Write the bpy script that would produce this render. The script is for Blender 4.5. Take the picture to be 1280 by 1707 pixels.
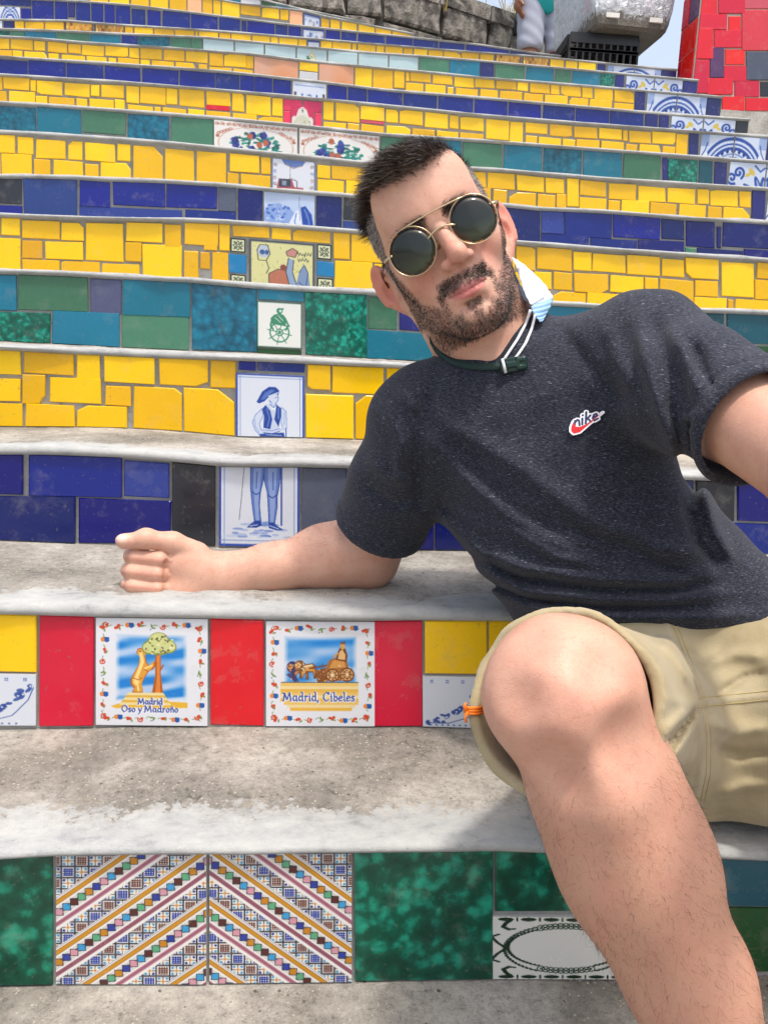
import bpy, bmesh, math, random
import numpy as np
from mathutils import Vector, Matrix
random.seed(7)
RNG = np.random.default_rng(11)
for o in list(bpy.data.objects):
    bpy.data.objects.remove(o, do_unlink=True)
SC = bpy.context.scene
COL = SC.collection
# ------------------------------------------------------------------ camera
# the photograph measures 1280 x 1707; focal length 1300 of its pixels
FPX, PCX, PCY = 1300.0, 640.0, 853.5
CAMZ = 1.135                       # eye height above the street at the stair foot
_p, _r, _y = (math.radians(a) for a in (10.0, 2.4, 4.0))
CW = np.array([math.sin(_y)*math.cos(_p), math.cos(_y)*math.cos(_p), -math.sin(_p)])
_rt = np.array([math.cos(_y), -math.sin(_y), 0.0]); _up = np.cross(_rt, CW)
CR = math.cos(_r)*_rt + math.sin(_r)*_up
CU = -math.sin(_r)*_rt + math.cos(_r)*_up
CPOS = np.array([0.0, 0.0, CAMZ])
cam = bpy.data.cameras.new('camera'); camo = bpy.data.objects.new('camera', cam)
COL.objects.link(camo); SC.camera = camo
cam.sensor_fit = 'HORIZONTAL'; cam.sensor_width = 36.0; cam.lens = 36.0*FPX/1280.0
cam.clip_start = 0.02; cam.clip_end = 3000.0
camo.matrix_world = Matrix(((CR[0], CU[0], -CW[0], CPOS[0]), (CR[1], CU[1], -CW[1], CPOS[1]),
                            (CR[2], CU[2], -CW[2], CPOS[2]), (0, 0, 0, 1)))
# ------------------------------------------------------------------ sky, sun, exposure
SUN_EL, SUN_AZ = math.radians(72.0), math.radians(155.0)     # azimuth from +Y (up the stairs) towards +X
wd = bpy.data.worlds.new('World'); SC.world = wd; wd.use_nodes = True
nt = wd.node_tree; nt.nodes.clear()
sky = nt.nodes.new('ShaderNodeTexSky'); sky.sky_type = 'NISHITA'; sky.sun_disc = False
sky.sun_elevation = SUN_EL; sky.sun_rotation = SUN_AZ
sky.air_density = 1.0; sky.dust_density = 6.0; sky.ozone_density = 0.6
bg = nt.nodes.new('ShaderNodeBackground'); bg.inputs[1].default_value = 0.15
wo = nt.nodes.new('ShaderNodeOutputWorld')
veil = nt.nodes.new('ShaderNodeMix'); veil.data_type = 'RGBA'; veil.blend_type = 'ADD'; veil.inputs[0].default_value = 1.0
veil.inputs[7].default_value = (2.0, 2.12, 2.25, 1)                      # an even veil of bright haze over the whole sky
nt.links.new(sky.outputs[0], veil.inputs[6]); nt.links.new(veil.outputs[2], bg.inputs[0]); nt.links.new(bg.outputs[0], wo.inputs[0])
sl = bpy.data.lights.new('sun', 'SUN'); sl.energy = 2.3; sl.angle = math.radians(5.0); sl.color = (1.0, 0.95, 0.88)
so = bpy.data.objects.new('sun', sl); COL.objects.link(so)
sd = Vector((math.sin(SUN_AZ)*math.cos(SUN_EL), math.cos(SUN_AZ)*math.cos(SUN_EL), math.sin(SUN_EL)))
so.rotation_euler = sd.to_track_quat('Z', 'Y').to_euler(); so.location = (0, 0, 30)
SC.view_settings.view_transform = 'Standard'; SC.view_settings.look = 'None'
SC.view_settings.exposure = 0.36; SC.view_settings.gamma = 1.0
try: SC.view_settings.use_curve_mapping = False
except Exception: pass
# ------------------------------------------------------------------ helpers
def RAY(x, y): return (x-PCX)/FPX*CR - (y-PCY)/FPX*CU + CW
def P(x, y, d): return CPOS + RAY(x, y)*d                 # photo pixel + distance along the lens axis -> point
def PY(x, y, Y):                                          # photo pixel on the upright plane at depth Y
    r = RAY(x, y); return CPOS + r*(Y/r[1])
def PIX(p):
    q = p-CPOS; d = q@CW
    return PCX+FPX*(q@CR)/d, PCY-FPX*(q@CU)/d, d
def lin(c):
    c = np.asarray(c, float)
    return np.where(c <= .04045, c/12.92, ((np.clip(c, 0, None)+.055)/1.055)**2.4)
def hexc(h):
    h = h.lstrip('#'); return lin([int(h[i:i+2], 16)/255 for i in (0, 2, 4)])
def tag(o, label=None, cat=None, group=None, kind=None):
    if label: o['label'] = label
    if cat: o['category'] = cat
    if group: o['group'] = group
    if kind: o['kind'] = kind
    return o
def mesh_obj(name, V, Fc, mat=None, parent=None, smooth=False, loc=None):
    V = np.asarray(V, float)
    if loc is None: loc = V.mean(0)
    loc = np.asarray(loc, float)
    me = bpy.data.meshes.new(name)
    me.from_pydata((V-loc).tolist(), [], [tuple(int(i) for i in f) for f in Fc]); me.update()
    return link(name, me, mat, parent, smooth, loc)
def link(name, me, mat=None, parent=None, smooth=False, loc=(0, 0, 0)):
    o = bpy.data.objects.new(name, me); COL.objects.link(o); o.location = tuple(loc)
    if mat: me.materials.append(mat)
    if smooth: me.polygons.foreach_set('use_smooth', np.ones(len(me.polygons), bool))
    if parent is not None:
        o.parent = parent
        o.location = Vector(loc)-PLOC(parent)
    return o
def PLOC(o):
    v = Vector(o.location)
    while o.parent is not None:
        o = o.parent; v += Vector(o.location)
    return v
def empty(name, loc):
    o = bpy.data.objects.new(name, None); COL.objects.link(o); o.location = tuple(loc); o.empty_display_size = .05; return o
class MB:
    """collects boxes, tubes, prisms into one mesh"""
    def __init__(s): s.V = []; s.F = []
    def add(s, V, Fc):
        n = len(s.V); s.V += [tuple(v) for v in V]; s.F += [tuple(i+n for i in f) for f in Fc]; return s
    def box(s, c, d, R=None):
        c = np.asarray(c, float); d = np.asarray(d, float)/2
        V = np.array([[x, y, z] for x in (-1, 1) for y in (-1, 1) for z in (-1, 1)])*d
        if R is not None: V = V@np.asarray(R).T
        return s.add(V+c, [(0, 1, 3, 2), (4, 6, 7, 5), (0, 4, 5, 1), (2, 3, 7, 6), (0, 2, 6, 4), (1, 5, 7, 3)])
    def tube(s, pts, rad, n=8, cap=True, closed=False):
        pts = np.asarray(pts, float); m = len(pts)
        rad = np.full(m, rad) if np.isscalar(rad) else np.asarray(rad)
        T = np.gradient(pts, axis=0) if not closed else np.roll(pts, -1, 0)-np.roll(pts, 1, 0)
        T /= np.linalg.norm(T, axis=1)[:, None]+1e-12
        a = np.cross(T[0], [0, 0, 1.]);
        if np.linalg.norm(a) < 1e-3: a = np.cross(T[0], [0, 1., 0])
        a /= np.linalg.norm(a); V = []
        for i in range(m):
            a = a-T[i]*(a@T[i]); a /= np.linalg.norm(a); b = np.cross(T[i], a)
            for k in range(n):
                t = 2*math.pi*k/n; V.append(pts[i]+rad[i]*(math.cos(t)*a+math.sin(t)*b))
        Fc = []
        for i in range(m if closed else m-1):
            j = (i+1) % m
            for k in range(n): Fc.append((i*n+k, i*n+(k+1) % n, j*n+(k+1) % n, j*n+k))
        if cap and not closed: Fc += [tuple(range(n))[::-1], tuple((m-1)*n+k for k in range(n))]
        return s.add(V, Fc)
    def build(s, name, mat, parent=None, smooth=False, loc=None):
        return mesh_obj(name, s.V, s.F, mat, parent, smooth, loc)
# ---- node materials
def mat_new(name):
    m = bpy.data.materials.new(name); m.use_nodes = True
    n = m.node_tree; b = n.nodes.get('Principled BSDF'); return m, n, b
def nd(n, t, **kw):
    x = n.nodes.new(t)
    for k, v in kw.items():
        if k.startswith('i_'): x.inputs[int(k[2:])].default_value = v
        else: setattr(x, k, v)
    return x
def coords(n, kind='Object'): return nd(n, 'ShaderNodeTexCoord').outputs[kind]
def noise(n, vec, scale, detail=4, rough=.55, dist=0):
    x = nd(n, 'ShaderNodeTexNoise'); n.links.new(vec, x.inputs['Vector'])
    x.inputs['Scale'].default_value = scale; x.inputs['Detail'].default_value = detail
    x.inputs['Roughness'].default_value = rough; x.inputs['Distortion'].default_value = dist; return x
def ramp(n, fac, stops, interp='LINEAR'):
    x = nd(n, 'ShaderNodeValToRGB'); n.links.new(fac, x.inputs[0]); e = x.color_ramp.elements; x.color_ramp.interpolation = interp
    while len(e) < len(stops): e.new(.5)
    for q, (p, c) in zip(e, stops):
        q.position = p; c = (c, c, c) if np.isscalar(c) else c; q.color = (*[float(v) for v in c], 1)
    return x
def mix(n, fac, a, b, mode='MIX'):
    x = nd(n, 'ShaderNodeMix', data_type='RGBA', blend_type=mode)
    for s, v in ((0, fac), (6, a), (7, b)):
        if hasattr(v, 'is_linked') or hasattr(v, 'links'): n.links.new(v, x.inputs[s])
        else: x.inputs[s].default_value = v if np.isscalar(v) else (*[float(t) for t in v], 1)
    return x.outputs[2]
def math_(n, op, a, b=0.0, clamp=False):
    x = nd(n, 'ShaderNodeMath', operation=op, use_clamp=clamp)
    for s, v in ((0, a), (1, b)):
        if hasattr(v, 'links'): n.links.new(v, x.inputs[s])
        else: x.inputs[s].default_value = v
    return x.outputs[0]
def bump(n, b, h, strength=.3, dist=.01):
    x = nd(n, 'ShaderNodeBump'); x.inputs['Strength'].default_value = strength; x.inputs['Distance'].default_value = dist
    n.links.new(h, x.inputs['Height']); n.links.new(x.outputs[0], b.inputs['Normal']); return x
def mapping(n, vec, scale=(1, 1, 1), rot=(0, 0, 0)):
    x = nd(n, 'ShaderNodeMapping'); n.links.new(vec, x.inputs[0]); x.inputs['Scale'].default_value = scale
    x.inputs['Rotation'].default_value = rot; return x.outputs[0]
def simple(name, col, rough=.6, metal=0.0, spec=.5, var=.12, nscale=30, bmp=0.0, coat=0.0):
    m, n, b = mat_new(name); v = coords(n)
    f = noise(n, v, nscale)
    c = hexc(col) if isinstance(col, str) else np.array(col)
    n.links.new(mix(n, f.outputs[0], c*(1-var), np.clip(c*(1+var), 0, 1)), b.inputs['Base Color'])
    b.inputs['Roughness'].default_value = rough; b.inputs['Metallic'].default_value = metal
    b.inputs['Specular IOR Level'].default_value = spec; b.inputs['Coat Weight'].default_value = coat
    if bmp: bump(n, b, f.outputs[0], bmp, .004)
    return m
M = {}
# ------------------------------------------------------------------ tile materials
def glaze(name, col, rough=.16, var=.10, mott=None, scale=55):
    """fired glaze over clay: slow tone drift, a little orange peel, grime specks, a tone of its own for every tile"""
    m, n, b = mat_new(name); v = coords(n)
    oi = nd(n, 'ShaderNodeObjectInfo')
    add = nd(n, 'ShaderNodeVectorMath', operation='ADD'); n.links.new(v, add.inputs[0])
    sc = nd(n, 'ShaderNodeVectorMath', operation='SCALE'); sc.inputs[0].default_value = (7.3, 3.1, 5.7)
    n.links.new(oi.outputs['Random'], sc.inputs['Scale']); n.links.new(sc.outputs[0], add.inputs[1]); v = add.outputs[0]
    c = hexc(col)
    if mott is None:
        f = noise(n, v, 9, 3); base = mix(n, f.outputs[0], c*(1-var), np.clip(c*(1+var), 0, 1))
    else:
        f = nd(n, 'ShaderNodeTexVoronoi', feature='SMOOTH_F1'); f.inputs['Scale'].default_value = scale; f.inputs['Smoothness'].default_value = .6
        dv = noise(n, v, scale*.8, 3); dm = nd(n, 'ShaderNodeMix', data_type='VECTOR'); dm.inputs[0].default_value = .02; n.links.new(v, dm.inputs[4]); n.links.new(dv.outputs['Color'], dm.inputs[5]); n.links.new(dm.outputs[1], f.inputs['Vector'])
        f2 = noise(n, v, scale*.35, 4, .6); f3 = noise(n, v, scale*3, 3, .6)
        s = math_(n, 'ADD', math_(n, 'MULTIPLY', math_(n, 'SUBTRACT', 1.0, f.outputs['Distance']), .38), math_(n, 'ADD', math_(n, 'MULTIPLY', f2.outputs[0], .5), math_(n, 'MULTIPLY', f3.outputs[0], .18)))
        base = ramp(n, s, [(.42, c*.6), (.54, c), (.66, hexc(mott)*.7), (.80, hexc(mott))]).outputs[0]
    tone = nd(n, 'ShaderNodeHueSaturation'); n.links.new(base, tone.inputs['Color'])
    n.links.new(math_(n, 'ADD', math_(n, 'MULTIPLY', oi.outputs['Random'], .30), .84), tone.inputs['Value'])
    n.links.new(math_(n, 'ADD', math_(n, 'MULTIPLY', oi.outputs['Random'], .012), .494), tone.inputs['Hue'])
    sp = noise(n, v, 170, 2, .5); dirt = ramp(n, sp.outputs[0], [(.66, 0), (.76, .45)])
    big = noise(n, v, 22, 4, .7); dd = ramp(n, big.outputs[0], [(.56, 0), (.80, .22)])
    o1 = mix(n, dirt.outputs[0], tone.outputs[0], hexc('#6b6457'))
    o2 = mix(n, dd.outputs[0], o1, hexc('#9c978c'))
    n.links.new(o2, b.inputs['Base Color'])
    rr = ramp(n, big.outputs[0], [(.3, rough), (.8, rough+.22)]); n.links.new(rr.outputs[0], b.inputs['Roughness'])
    w = noise(n, v, 26, 2); bump(n, b, w.outputs[0], .10, .004)
    return m
for k, a in dict(
    Y=('#e6b600',), y=('#dca806',), B=('#0b2078', .12), b=('#243a80', .16), V=('#071562', .10), N=('#1f2566', .14), K=('#23272f', .12),
    k=('#4a5264', .18), S=('#4b5170', .2), T=('#126b84', .16), t=('#0f4a58', .16), G=('#3f7158', .18), d=('#1f4a26', .16),
    R=('#d0122a', .14), r=('#c9323f', .16), C=('#d2305a', .16), O=('#e0a27a', .2), W=('#c8cace', .14), p=('#4a2a55', .2), c=('#1573a8', .16), s=('#c04a58', .2)).items():
    M[k] = glaze('glaze_'+k, *a)
M['X'] = glaze('glaze_sea', '#0a6252', .08, .1, '#22ab94', 80)      # mottled sea green, far steps
M['x'] = glaze('glaze_deep', '#07523f', .07, .1, '#1f9d80', 62)     # mottled deep green, lowest steps
M['Z'] = glaze('glaze_petrol', '#0d5c74', .1, .1, '#17809a', 60)
def tile_paint():
    m, n, b = mat_new('painted_tile'); v = coords(n)
    a = nd(n, 'ShaderNodeAttribute'); a.attribute_name = 'Col'
    big = noise(n, v, 30, 4, .7); dd = ramp(n, big.outputs[0], [(.58, 0), (.85, .2)])
    pc = mix(n, 1.0, a.outputs['Color'], (.80, .80, .80), 'MULTIPLY'); n.links.new(mix(n, dd.outputs[0], pc, hexc('#97917f')), b.inputs['Base Color'])
    rr = ramp(n, big.outputs[0], [(.3, .14), (.8, .36)]); n.links.new(rr.outputs[0], b.inputs['Roughness'])
    w = noise(n, v, 26, 2); bump(n, b, w.outputs[0], .08, .004)
    return m
M['paint'] = tile_paint()
def concrete(name, paint_attr=True, lo='#8c877e', hi='#aca79e'):
    m, n, b = mat_new(name); v = coords(n, 'Object')
    big = noise(n, v, 5, 8, .68); mid = noise(n, v, 42, 6, .72); fine = noise(n, v, 240, 5, .75); grit = noise(n, v, 620, 3, .7)
    stain = ramp(n, big.outputs[0], [(.30, hexc('#75716a')), (.44, hexc(lo)), (.56, hexc(hi)), (.70, hexc('#bdb9b0'))])
    g = math_(n, 'ADD', math_(n, 'MULTIPLY', fine.outputs[0], .55), math_(n, 'MULTIPLY', grit.outputs[0], .45))
    crust = noise(n, v, 85, 6, .78)
    gr = ramp(n, math_(n, 'ADD', math_(n, 'MULTIPLY', g, .55), math_(n, 'MULTIPLY', crust.outputs[0], .45)), [(.37, .30), (.45, .76), (.53, 1.0), (.64, 1.22)])
    col = mix(n, 1.0, stain.outputs[0], gr.outputs[0], 'MULTIPLY')
    pit = nd(n, 'ShaderNodeTexVoronoi'); n.links.new(v, pit.inputs['Vector']); pit.inputs['Scale'].default_value = 75
    pk = ramp(n, math_(n, 'ADD', pit.outputs['Distance'], math_(n, 'MULTIPLY', mid.outputs[0], .5)), [(.29, .85), (.38, 0)])
    col = mix(n, pk.outputs[0], col, hexc('#4c4840'))
    vo = nd(n, 'ShaderNodeTexVoronoi'); n.links.new(v, vo.inputs['Vector']); vo.inputs['Scale'].default_value = 130
    peb = ramp(n, math_(n, 'ADD', vo.outputs['Distance'], math_(n, 'MULTIPLY', big.outputs[0], .6)), [(.36, .75), (.46, 0)])
    col = mix(n, peb.outputs[0], col, hexc('#c4bcab'))
    wv = noise(n, v, 7, 4); wv2 = nd(n, 'ShaderNodeMix', data_type='VECTOR'); wv2.inputs[0].default_value = .35
    n.links.new(v, wv2.inputs[4]); n.links.new(wv.outputs['Color'], wv2.inputs[5])
    cr = nd(n, 'ShaderNodeTexVoronoi', feature='DISTANCE_TO_EDGE'); n.links.new(wv2.outputs[1], cr.inputs['Vector']); cr.inputs['Scale'].default_value = 6
    crk = ramp(n, math_(n, 'ADD', cr.outputs['Distance'], math_(n, 'MULTIPLY', math_(n, 'SUBTRACT', big.outputs[0], .42), .06)), [(.0, .6), (.007, 0)])
    col = mix(n, crk.outputs[0], col, hexc('#4a463f'))
    h = math_(n, 'ADD', math_(n, 'MULTIPLY', crust.outputs[0], .7), math_(n, 'MULTIPLY', g, .6)); h = math_(n, 'SUBTRACT', h, math_(n, 'MULTIPLY', pk.outputs[0], .3))
    if paint_attr:
        at = nd(n, 'ShaderNodeAttribute'); at.attribute_name = 'edge'
        blot = noise(n, v, 13, 9, .72); chips = noise(n, v, 95, 6, .75)
        wear = math_(n, 'ADD', at.outputs['Fac'], math_(n, 'ADD', math_(n, 'MULTIPLY', math_(n, 'SUBTRACT', blot.outputs[0], .5), 1.15), math_(n, 'MULTIPLY', math_(n, 'SUBTRACT', chips.outputs[0], .5), .9)))
        pm = ramp(n, wear, [(.52, 0), (.56, .62), (.78, .85)])
        sm = noise(n, mapping(n, v, (.7, 1.2, 1.2)), 30, 8, .72); wc = ramp(n, sm.outputs[0], [(.30, hexc('#7f8284')), (.44, hexc('#9ea1a1')), (.60, hexc('#acaeac')), (.76, hexc('#b6b7b4'))])
        col = mix(n, pm.outputs[0], col, wc.outputs[0])
        h = math_(n, 'ADD', math_(n, 'MULTIPLY', h, math_(n, 'SUBTRACT', 1.0, math_(n, 'MULTIPLY', pm.outputs[0], .7))), math_(n, 'MULTIPLY', pm.outputs[0], .45))
    n.links.new(col, b.inputs['Base Color']); b.inputs['Roughness'].default_value = .9; b.inputs['Specular IOR Level'].default_value = .25
    bump(n, b, h, .9, .005); return m
M['step'] = concrete('worn_concrete')
M['conc'] = concrete('plain_concrete', False)
# ------------------------------------------------------------------ painting canvas (drawn pictures on glazed tiles)
class Cv:
    def __init__(s, N, bgc='#e6e9ef', asp=1.0, ss=3):
        s.w = N; s.h = max(4, int(round(N/asp))); s.ss = ss; s.S = ss
        s.A = np.ones((s.h*ss, s.w*ss, 3))*np.array([int(bgc[i:i+2], 16)/255 for i in (1, 3, 5)])
        yy, xx = np.mgrid[0:s.h*ss, 0:s.w*ss]
        s.x = (xx+.5)/(s.w*ss)*100; s.y = (yy+.5)/(s.h*ss)*100
    def c(s, c): return np.array([int(c[i:i+2], 16)/255 for i in (1, 3, 5)]) if isinstance(c, str) else np.array(c)
    def put(s, m, col, a=1.0, w=None):
        m = m.astype(float)[..., None]*a
        if w is None: s.A = s.A*(1-m)+s.c(col)*m
        else: s.A[w] = s.A[w]*(1-m)+s.c(col)*m
    def win(s, x0, x1, y0, y1):
        H, W = s.x.shape
        return (slice(max(0, int(y0/100*H)-1), max(0, min(H, int(y1/100*H)+2))), slice(max(0, int(x0/100*W)-1), max(0, min(W, int(x1/100*W)+2))))
    def poly(s, pts, col, a=1.0):
        pts = np.asarray(pts, float); w = s.win(pts[:, 0].min(), pts[:, 0].max(), pts[:, 1].min(), pts[:, 1].max())
        X, Yv = s.x[w], s.y[w]; m = np.zeros(X.shape, bool); n = len(pts)
        for i in range(n):
            x0, y0 = pts[i]; x1, y1 = pts[(i+1) % n]
            if y0 == y1: continue
            m ^= ((Yv >= min(y0, y1)) & (Yv < max(y0, y1)) & (X < x0+(Yv-y0)*(x1-x0)/(y1-y0)))
        s.put(m, col, a, w)
    def ell(s, cx, cy, rx, ry, col, a=1.0, rot=0):
        R_ = max(rx, ry); w = s.win(cx-R_, cx+R_, cy-R_, cy+R_)
        c, n = math.cos(rot), math.sin(rot); dx, dy = s.x[w]-cx, s.y[w]-cy
        s.put(((dx*c+dy*n)/rx)**2+((dy*c-dx*n)/ry)**2 <= 1, col, a, w)
    def ring(s, cx, cy, r, wd, col, a=1.0, asp=1.0):
        R_ = r+wd; w = s.win(cx-R_, cx+R_, cy-R_*max(1, asp), cy+R_*max(1, asp))
        d = np.hypot(s.x[w]-cx, (s.y[w]-cy)/asp); s.put(abs(d-r) <= wd/2, col, a, w)
    def line(s, pts, wd, col, a=1.0):
        pts = np.asarray(pts, float); w = s.win(pts[:, 0].min()-wd, pts[:, 0].max()+wd, pts[:, 1].min()-wd, pts[:, 1].max()+wd)
        X, Yv = s.x[w], s.y[w]; D = np.full(X.shape, 1e9)
        for i in range(len(pts)-1):
            p, q = pts[i], pts[i+1]; d = q-p; L = d@d+1e-9
            t = np.clip(((X-p[0])*d[0]+(Yv-p[1])*d[1])/L, 0, 1)
            D = np.minimum(D, np.hypot(X-p[0]-t*d[0], Yv-p[1]-t*d[1]))
        s.put(D <= wd/2, col, a, w)
    def spiral(s, cx, cy, r, col, w=1.2, turns=1.3, ph=0., sgn=1):
        t = np.linspace(0, 1, 16); an = ph+sgn*t*turns*2*math.pi; rr = r*(1-.85*t)
        s.line(np.c_[cx+rr*np.cos(an), cy+rr*np.sin(an)], w, col)
    def out(s):
        k = s.ss; return s.A.reshape(s.h, k, s.w, k, 3).mean((1, 3))
# pen letters: strokes on a unit square, drawn with a slanted nib
GLY = dict(
 M=[[(0,1),(.12,.1),(.45,.85),(.78,.05),(.95,1)],[(0,1),(-.1,.95)],[(-.12,.12),(.14,.1)]], a=[[(.5,.45),(.2,.42),(.05,.7),(.2,.98),(.5,.85)],[(.52,.42),(.5,.9),(.65,1)]],
 d=[[(.5,.5),(.2,.42),(.05,.72),(.22,.98),(.5,.85)],[(.38,0),(.52,.05),(.52,.92),(.65,1)]], r=[[(.05,.45),(.15,.42),(.15,1)],[(.15,.6),(.32,.42),(.45,.48)]],
 i=[[(.1,.42),(.18,.45),(.18,.95),(.3,1)],[(.17,.2),(.2,.24)]], C=[[(.75,.2),(.5,0),(.12,.25),(.08,.7),(.4,1),(.75,.85)],[(.75,.02),(.75,.25)]],
 b=[[(.05,0),(.16,.04),(.16,.95),(.4,1),(.58,.75),(.42,.45),(.16,.55)]], e=[[(.08,.7),(.5,.62),(.4,.42),(.15,.48),(.06,.75),(.2,.98),(.5,.9)]],
 l=[[(.05,0),(.16,.04),(.16,.95),(.28,1)]], s=[[(.45,.48),(.2,.42),(.12,.6),(.42,.78),(.36,.98),(.08,.93)]], O=[[(.5,0),(.12,.2),(.05,.65),(.4,1),(.8,.75),(.82,.3),(.5,0),(.3,.05)]],
 o=[[(.28,.42),(.06,.62),(.14,.95),(.38,.97),(.52,.72),(.4,.46),(.28,.42)]], y=[[(.04,.44),(.26,.95)],[(.5,.42),(.24,1.05),(.05,1.3)]],
 n=[[(.04,.45),(.14,.43),(.14,1)],[(.14,.6),(.36,.42),(.48,.55),(.48,1)]], N=[[(.04,.45),(.14,.43),(.14,1)],[(.14,.6),(.36,.42),(.48,.55),(.48,1)],[(.15,.25),(.3,.18),(.42,.25)]])
GLY[','] = [[(.1,.92),(.12,1.0),(.02,1.2)]]
GW = dict(M=1.15, a=.75, d=.75, r=.55, i=.4, C=.9, b=.7, e=.62, l=.38, s=.56, O=.95, o=.64, y=.62, n=.66, N=.66)
GW[','] = .35; GW[' '] = .38
def write(cv, txt, x, y, h, col, w=1.5, fit=None):
    tot = sum(GW[c] for c in txt); k = h*.82 if fit is None else fit/tot
    for ch in txt:
        for st in GLY.get(ch, []):
            pts = np.array([(x+px*k, y+py*h) for px, py in st])
            for j in (-.5, 0, .5): cv.line(pts+np.array([j*w*.55, -j*w*.4]), w*.75, col)
        x += GW[ch]*k
# ------------------------------------------------------------------ the pictures on the painted tiles
def madrid_frame(cv, seed):
    rd = random.Random(seed); red, gr, bl, orr = '#d8482c', '#7f9a52', '#1f5fae', '#ee8a3c'
    def curl(x, y, s, ph):
        cv.spiral(x, y, 2.7, red, 1.1, 1.2, ph, s); cv.ell(x+1.2, y-1.2, 1.1, 1.1, red)
    for side in range(4):
        for k in range(9):
            t = 9+k*10.2; off = 6.6+1.3*math.sin(k*1.7+side)
            x, y = ((t, off), (100-off, t), (100-t, 100-off), (off, 100-t))[side]
            q = k % 5
            nx, ny = ((t+5, 6.5), (93.5, t+5), (100-t-5, 93.5), (6.5, 100-t-5))[side]
            cv.line([(x, y), ((x+nx)/2+rd.uniform(-1.5, 1.5), (y+ny)/2+rd.uniform(-1.5, 1.5)), (nx, ny)], .7, gr)
            if q == 0: curl(x, y, 1 if side % 2 else -1, rd.uniform(0, 6))
            elif q == 1 or q == 3:
                for _ in range(3): cv.ell(x+rd.uniform(-1.8, 1.8), y+rd.uniform(-1.5, 1.5), 1.5, 1.4, red)
                cv.ell(x+2, y+1.5, 1.8, .8, gr, 1, rd.uniform(0, 3))
            elif q == 2:
                cv.ell(x-1.2, y, 2.2, 2.2, orr); cv.poly([(x, y-2.4), (x+4.2, y-2), (x+4.4, y+1.6), (x+2, y+2.8), (x, y+1.8)], bl)
            else:
                cv.ell(x, y, 2.3, .8, gr, 1, rd.uniform(0, 3)); cv.ell(x+1.5, y+1.5, 2, .8, gr, 1, rd.uniform(0, 3)); cv.ell(x-1, y+3, .6, .6, bl)
def sky_patch(cv, x0, y0, x1, y1, seed):
    r = np.random.default_rng(seed); f = np.zeros(cv.x.shape)
    for _ in range(9):
        kx, ky = r.uniform(.03, .10), r.uniform(.14, .5); f += np.sin(cv.x*kx+cv.y*ky+r.uniform(0, 6)+np.sin(cv.x*.1+r.uniform(0, 6)))
    f = np.clip(.5+f/6, 0, 1)
    e = np.clip(np.minimum(np.minimum(cv.x-x0, x1-cv.x), np.minimum(cv.y-y0, y1-cv.y))/5, 0, 1)
    c = np.array([.10, .52, .85])*(f[..., None])+np.array([.72, .82, .95])*(1-f[..., None])
    cv.A = cv.A*(1-e[..., None])+c*e[..., None]
def pic_bear(N):
    cv = Cv(N, '#eceef4'); sky_patch(cv, 17, 14, 82, 77, 3)
    g, dk, yl = '#e8a23a', '#b85f1c', '#fbe08a'
    cv.poly([(13, 82), (28, 77), (62, 77), (82, 78), (82, 83), (60, 84), (40, 83), (18, 84)], '#f0bd3c')
    for i in range(5): cv.poly([(29-i*1.6, 69+i*2.3), (60+i*1.4, 69+i*2.3), (62+i*1.4, 71.4+i*2.3), (27-i*1.6, 71.4+i*2.3)], ('#f6e3a4', '#e9b94a')[i % 2])
    cv.poly([(53, 33), (58, 33), (58, 52), (60, 69), (50, 69), (53, 52)], dk); cv.poly([(54.2, 33), (57, 33), (57, 52), (57.6, 69), (53, 69), (54.6, 52)], '#e8893a')
    cv.line([(58, 47), (60, 43)], 1.5, dk)
    bear = [(37, 28), (40, 27), (43, 29), (45, 27), (46, 30), (44, 34), (45, 40), (48, 44), (53, 39), (54, 42), (51, 47), (47, 49), (44, 54), (42, 58), (41, 62), (42, 66), (42, 69), (32, 69), (34, 65), (31, 61), (31, 56), (34, 50), (38, 43), (39, 35), (36, 32)]
    cv.poly(bear, dk); cx, cy = 40, 48
    cv.poly([(cx+(x-cx)*.86, cy+(y-cy)*.955) for x, y in bear], g)
    cv.line([(40, 32), (41.5, 40), (39, 47), (36, 55), (36.5, 60)], 3.0, yl); cv.line([(44, 46), (50, 43.5)], 1.6, yl); cv.ell(36, 58, 3, 4, yl, .8); cv.line([(37, 60), (38, 67)], 1.8, yl)
    cv.line([(33, 55), (38, 57), (41, 55)], .8, dk); cv.ell(39.5, 30.5, .7, .7, '#6b3410'); cv.line([(43, 47), (47, 49)], .7, dk)
    rd = random.Random(4)
    for (x, y, a, b) in ((47, 27, 6, 6), (56, 20, 9, 7.5), (65, 26, 7, 6), (56, 28, 10, 6), (60, 23, 8, 6), (51, 23, 6, 6)): cv.ell(x, y, a, b, '#8f9a4a')
    for (x, y, a, b) in ((47, 26.6, 5, 5), (56, 19.6, 8, 6.5), (65, 25.6, 6, 5), (56, 27, 9, 5)): cv.ell(x, y, a, b, '#d7dc92')
    for _ in range(60):
        x, y = rd.uniform(43, 70), rd.uniform(14, 33)
        if ((x-57)/14)**2+((y-24)/9.5)**2 < 1: cv.ell(x, y, 1.3, .8, rd.choice(['#f1f0b8', '#7f8a3c', '#566b2c', '#c9c96a', '#8a6a6a']), 1, rd.uniform(0, 3))
    write(cv, 'Madrid', 38.4, 74.2, 6, '#ffffff', 1.9, 22); write(cv, 'Madrid', 38, 74, 6, '#4a5da6', .95, 22)
    write(cv, 'Oso y MadroNo', 23.4, 81.2, 6.4, '#ffffff', 1.9, 51); write(cv, 'Oso y MadroNo', 23, 81, 6.4, '#4a5da6', .95, 51)
    madrid_frame(cv, 1); return cv.out()
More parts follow.
